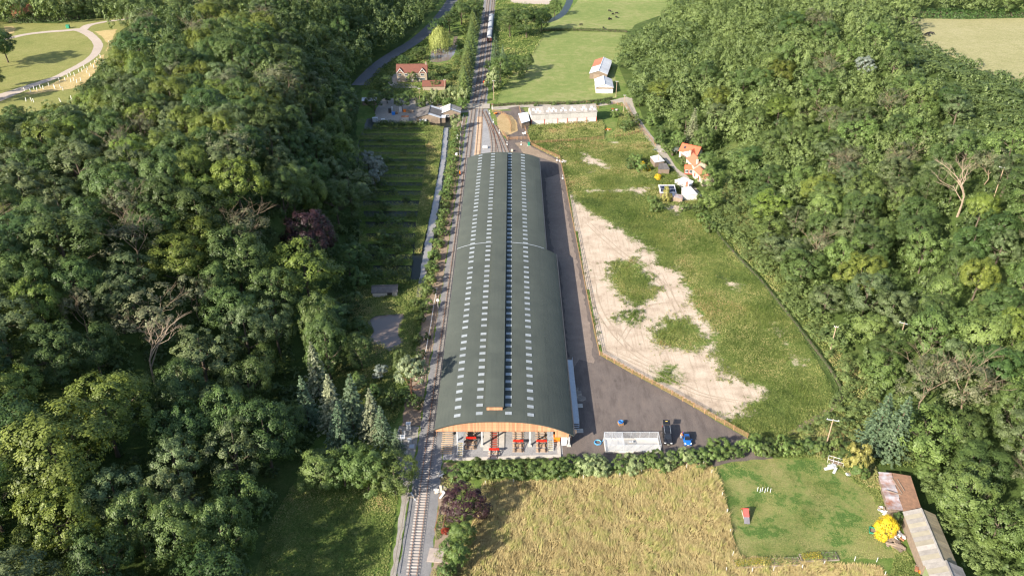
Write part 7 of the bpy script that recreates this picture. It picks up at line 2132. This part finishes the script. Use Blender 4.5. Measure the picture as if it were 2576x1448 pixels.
POND2 = XY([(1080, 126), (1108, 120), (1122, 120), (1140, 116), (1140, 90), (1156, 90), (1150, 134), (1130, 156), (1100, 162), (1078, 160)])
weeds('garden_growth', GARD, 16000, 59, lambda x, y, r: ~inpoly(x, y, POND2) & ~((np.abs(x + 51.5) < 9) & (np.abs(y - 409) < 6)), 1.0, .55, 'rough growth in the garden of the stone house', tone=-.05)
FARV = XY([(1165, 90), (1150, -20), (1215, -20), (1195, 100), (1175, 250), (1160, 250)])
weeds('line_side_growth', FARV, 7000, 63, None, 2.2, .7, 'scrub left of the far line', tone=-.12)
FARV2 = XY([(1245, -10), (1290, 8), (1395, 14), (1372, 80), (1340, 140), (1300, 180), (1262, 225), (1245, 262), (1240, 200)])
weeds('line_side_growth', FARV2, 13000, 65, None, 1.8, .7, 'scrub between the far line and the pasture', tone=-.1)
ROADV = XY([(905, 225), (925, 205), (965, 165), (1005, 140), (1060, 110), (1095, 75), (1130, 30), (1150, 25), (1100, 105), (1010, 150), (985, 200), (960, 232)])
weeds('road_verge', ROADV, 9000, 67, None, 1.6, .6, 'dark hedge growth along the road', tone=-.15)

# fish farm banks
banks = [(316, 945, 1082), (331, 915, 1080), (346, 905, 1078), (361, 905, 1076), (377, 905, 1074), (394, 905, 1072), (412, 905, 1070), (432, 905, 1068), (452, 905, 1064), (474, 905, 1062), (498, 905, 1058), (524, 905, 1052), (552, 905, 1048), (580, 905, 1044), (606, 905, 1042), (632, 905, 1040), (660, 905, 1038), (690, 905, 1034), (716, 905, 1030)]
for i, (py, x0, x1) in enumerate(banks):
    a, b = atz(x0, py), atz(x1, py)
    t = MB()
    w = (2.1 + .2 * (i % 3)) * (1 if py < 500 else .85)
    t.prism([(-w, .0), (-w * .6, .5), (w * .6, .5), (w, .0)], 'x', a.x, b.x)
    o = t.build('fish_pond_bank', G_rough, None, (0, a.y, .028)); tag(o, kind='structure')
strip = [atz(*p) for p in ((1068, 316), (1116, 322), (1108, 400), (1092, 490), (1078, 560), (1060, 640), (1042, 640), (1044, 580), (1060, 480), (1072, 400))]
STRIP = [(p.x, p.y) for p in strip]
patch('channel_bank', STRIP, .30, G_rough, .2)
VV, FF, AA, base = [], [], [], 0
for i, (py, x0, x1) in enumerate(banks):
    a, b = atz(x0, py), atz(x1, py)
    r = np.random.default_rng(70 + i); n = int((b.x - a.x) * 85)
    P_ = np.stack([r.uniform(a.x, b.x, n), a.y + r.uniform(-1.9, 1.9, n), .35 + r.uniform(0, 1.0, n) ** .7 * (.7 + 1.5 * vnoise(np.arange(n) * .0 + i * 7.0, r.uniform(0, 50, n), 3.0, 88))], -1)
    V, F = quads(P_, unit(r.normal(scale=.45, size=(n, 3)) + np.array([-.2, -.3, .8])), .34, .6, r)
    VV.append(V); FF.append(F + base); base += len(V); AA.append(np.clip(r.uniform(0, .55, n) + .18 * ((i * 7) % 3 - 1), 0, 1))
o = link('bank_grass', npmesh('bank_grass', np.vstack(VV), np.vstack(FF), S_WEED, np.concatenate(AA))); tag(o, 'long grass on the banks between the fish ponds', 'grass', kind='stuff')
weeds('channel_grass', STRIP, 16000, 90, None, .9, .34, 'tall grass between the fish ponds and the feeder channel', .32, tone=.1)

# hedges clipped or continuous: one thing each
def hedge_line(name, label, pts, w, h, key='hazel', dens=34, leaf=.3, cat='hedge'):
    p = [Vector((q[0], q[1])) for q in pts]
    t = thing(name, label, cat, (p[0].x, p[0].y, float(terr(p[0].x, p[0].y))))
    Ps, Ns = [], []
    r = np.random.default_rng(int(abs(p[0].x * 10)) + 5)
    core = MB()
    for a, b in zip(p[:-1], p[1:]):
        L = (b - a).length; n = int(L * dens * (w + 2 * h) / 3)
        d = (b - a) / L; q = np.array([-d.y, d.x])
        u = r.uniform(0, L, n); ang = r.uniform(-.15, math.pi + .15, n)
        hh = h * (.82 + .3 * vnoise(u, np.full(n, a.x), 1.5, 77))
        s = np.cos(ang) * w / 2 * r.uniform(.75, 1.1, n); z = np.maximum(.05, np.sin(ang) * hh * r.uniform(.8, 1.06, n))
        xx = a.x + d.x * u + q[0] * s; yy = a.y + d.y * u + q[1] * s
        Ps.append(np.stack([xx - p[0].x, yy - p[0].y, z + terr(xx, yy) - t.location.z], -1))
        Ns.append(unit(np.stack([q[0] * np.cos(ang), q[1] * np.cos(ang), np.sin(ang) + .3], -1) + r.normal(scale=.35, size=(n, 3))))
        za, zb = float(terr(a.x, a.y)) - t.location.z, float(terr(b.x, b.y)) - t.location.z
        core.bar((a.x - p[0].x, a.y - p[0].y, za + h * .36), (b.x - p[0].x, b.y - p[0].y, zb + h * .36), w * .3, h * .6)
    core.build('stems', BARK, t)
    P_ = np.vstack(Ps); V, F = quads(P_, np.vstack(Ns), leaf, .7, r)
    link('foliage', npmesh('foliage', V, F, LF[key], r.uniform(0, 1, len(P_))), t)
    return t
pw = lambda pts: [(p.x, p.y) for p in (at(*q) for q in pts)]
for i, (px, py, r_) in enumerate([(960, 352, 1.6), (985, 368, 1.3), (1015, 384, 1.8), (975, 402, 2.0), (1000, 420, 1.4), (1035, 418, 1.6), (960, 462, 2.2), (990, 480, 1.8), (1020, 500, 1.5), (965, 515, 2.3), (1035, 540, 1.8), (985, 560, 2.2), (1010, 585, 1.9), (960, 600, 2.5), (1030, 610, 1.6), (940, 630, 2.6), (1000, 625, 2.0), (975, 660, 2.2), (945, 690, 2.4), (1012, 680, 1.9)]):
    crown_at('bush', px, py, r_, r_ * 1.25, 'dark bush growing on a bank between the fish ponds', 'bushes on the fish pond banks', frac=.5)
hedge_line('field_hedge', 'clipped hedge dividing the two pastures', pw([(1366, 79), (1420, 77), (1480, 78), (1530, 80), (1578, 82)]), 2.2, 1.8, 'oak', 30, .5)
hedge_line('field_hedge', 'low hedge along the far side of the lane behind the long barn', pw([(1240, 268), (1290, 264), (1350, 262), (1420, 262), (1480, 259), (1540, 250)]), 1.6, 1.5, 'oak', 30, .4)
hedge_line('garden_hedge', 'clipped green hedge beside the lane above the cottages', pw([V5(1225, 260), V5(1290, 330), V5(1345, 380), V5(1410, 450)]), 1.4, 1.7, 'hazel', 60, .25)
hedge_line('ditch_shade_growth', 'narrow rough growth standing in for a shadowed ditch, curving down between the waste ground and the right bank', [(p.x, p.y) for p in smoothline([atz(*q) for q in ((1772, 522), (1792, 565), (1815, 602), (1860, 652), (1905, 698), (1955, 758), (2010, 828), (2060, 892), (2100, 950), (2114, 985), (2092, 1018))], 3)], 1.5, .95, 'bramble', 44, .30)  # dark low growth added in place of the ditch and its shadow line
ribbon('bank_path', [(p.x, p.y) for p in (atz(*q) for q in ((2122, 985), (2100, 1020), (2062, 1046), (2025, 1068), (1985, 1092)))], [.8, 1.2, 1.5, 1.5, 1.0], .14, G_dirt)
hedge_line('park_hedge', 'dark hedge along the far edge of the park', [tuple(atz(*V9(*p), ZL))[:2] for p in ((100, 225), (300, 222), (520, 212), (800, 195), (1000, 170), (1340, 140))], 4.5, 4.0, 'sycamore', 22, .7)
hedge_line('field_hedge', 'dark bushy hedge along the far edge of the mown field', [tuple(atz(*p, ZR))[:2] for p in ((2225, 36), (2320, 44), (2420, 46), (2500, 44), (2620, 42))], 5, 4.5, 'sycamore', 18, .8)

# understorey below the wood: low thickets read as one mass
def thicket(name, label, items, seed):
    VV, FF, AA, base = [], [], [], 0
    r = random.Random(seed)
    pr = [crown(900 + k, 1.0, .9, .25, 8, 240, .20, lobe=(.3, .45), clump=7) for k in range(4)]
    for i, (x, y, q) in enumerate(items):
        V, F, a = pr[i % 4]
        z0 = float(terr(x, y)); hh = q * r.uniform(.75, 1.25)
        W = np.stack([V[:, 0] * q + x, V[:, 1] * q + y, V[:, 2] * hh + z0], -1)
        VV.append(W); FF.append(F + base); base += len(W); AA.append(np.clip(a * .6 + r.uniform(-.05, .35), 0, 1))
    o = link(name, npmesh(name, np.vstack(VV), np.vstack(FF), LF['farwood'], np.concatenate(AA))); return tag(o, label, 'undergrowth', kind='stuff')
def under(poly, seed, avoid):
    r = random.Random(seed); out = []
    xs = [p[0] for p in poly]; ys = [p[1] for p in poly]
    while len(out) < 1500:
        x = np.array([r.uniform(min(xs), max(xs)) for _ in range(600)]); y = np.array([r.uniform(min(ys), max(ys)) for _ in range(600)])
        k = inpoly(x, y, poly)
        for a in avoid: k &= ~inpoly(x, y, a)
        for a, b in zip(x[k], y[k]):
            px, py, D = seen(a, b, float(terr(a, b)))
            if -60 < px < 2640 and -10 < py < 1560 and b < 400: out.append((a, b, r.uniform(1.8, 3.4)))
    return out[:1500]
thicket('undergrowth', 'leafy undergrowth between the trees of the left wood', under(LEFT, 1, (PARK,)), 1)
thicket('undergrowth', 'leafy undergrowth between the trees of the right wood', under(RIGHT, 2, (RMOWN,)), 2)
print('OBJECTS', len(bpy.data.objects))
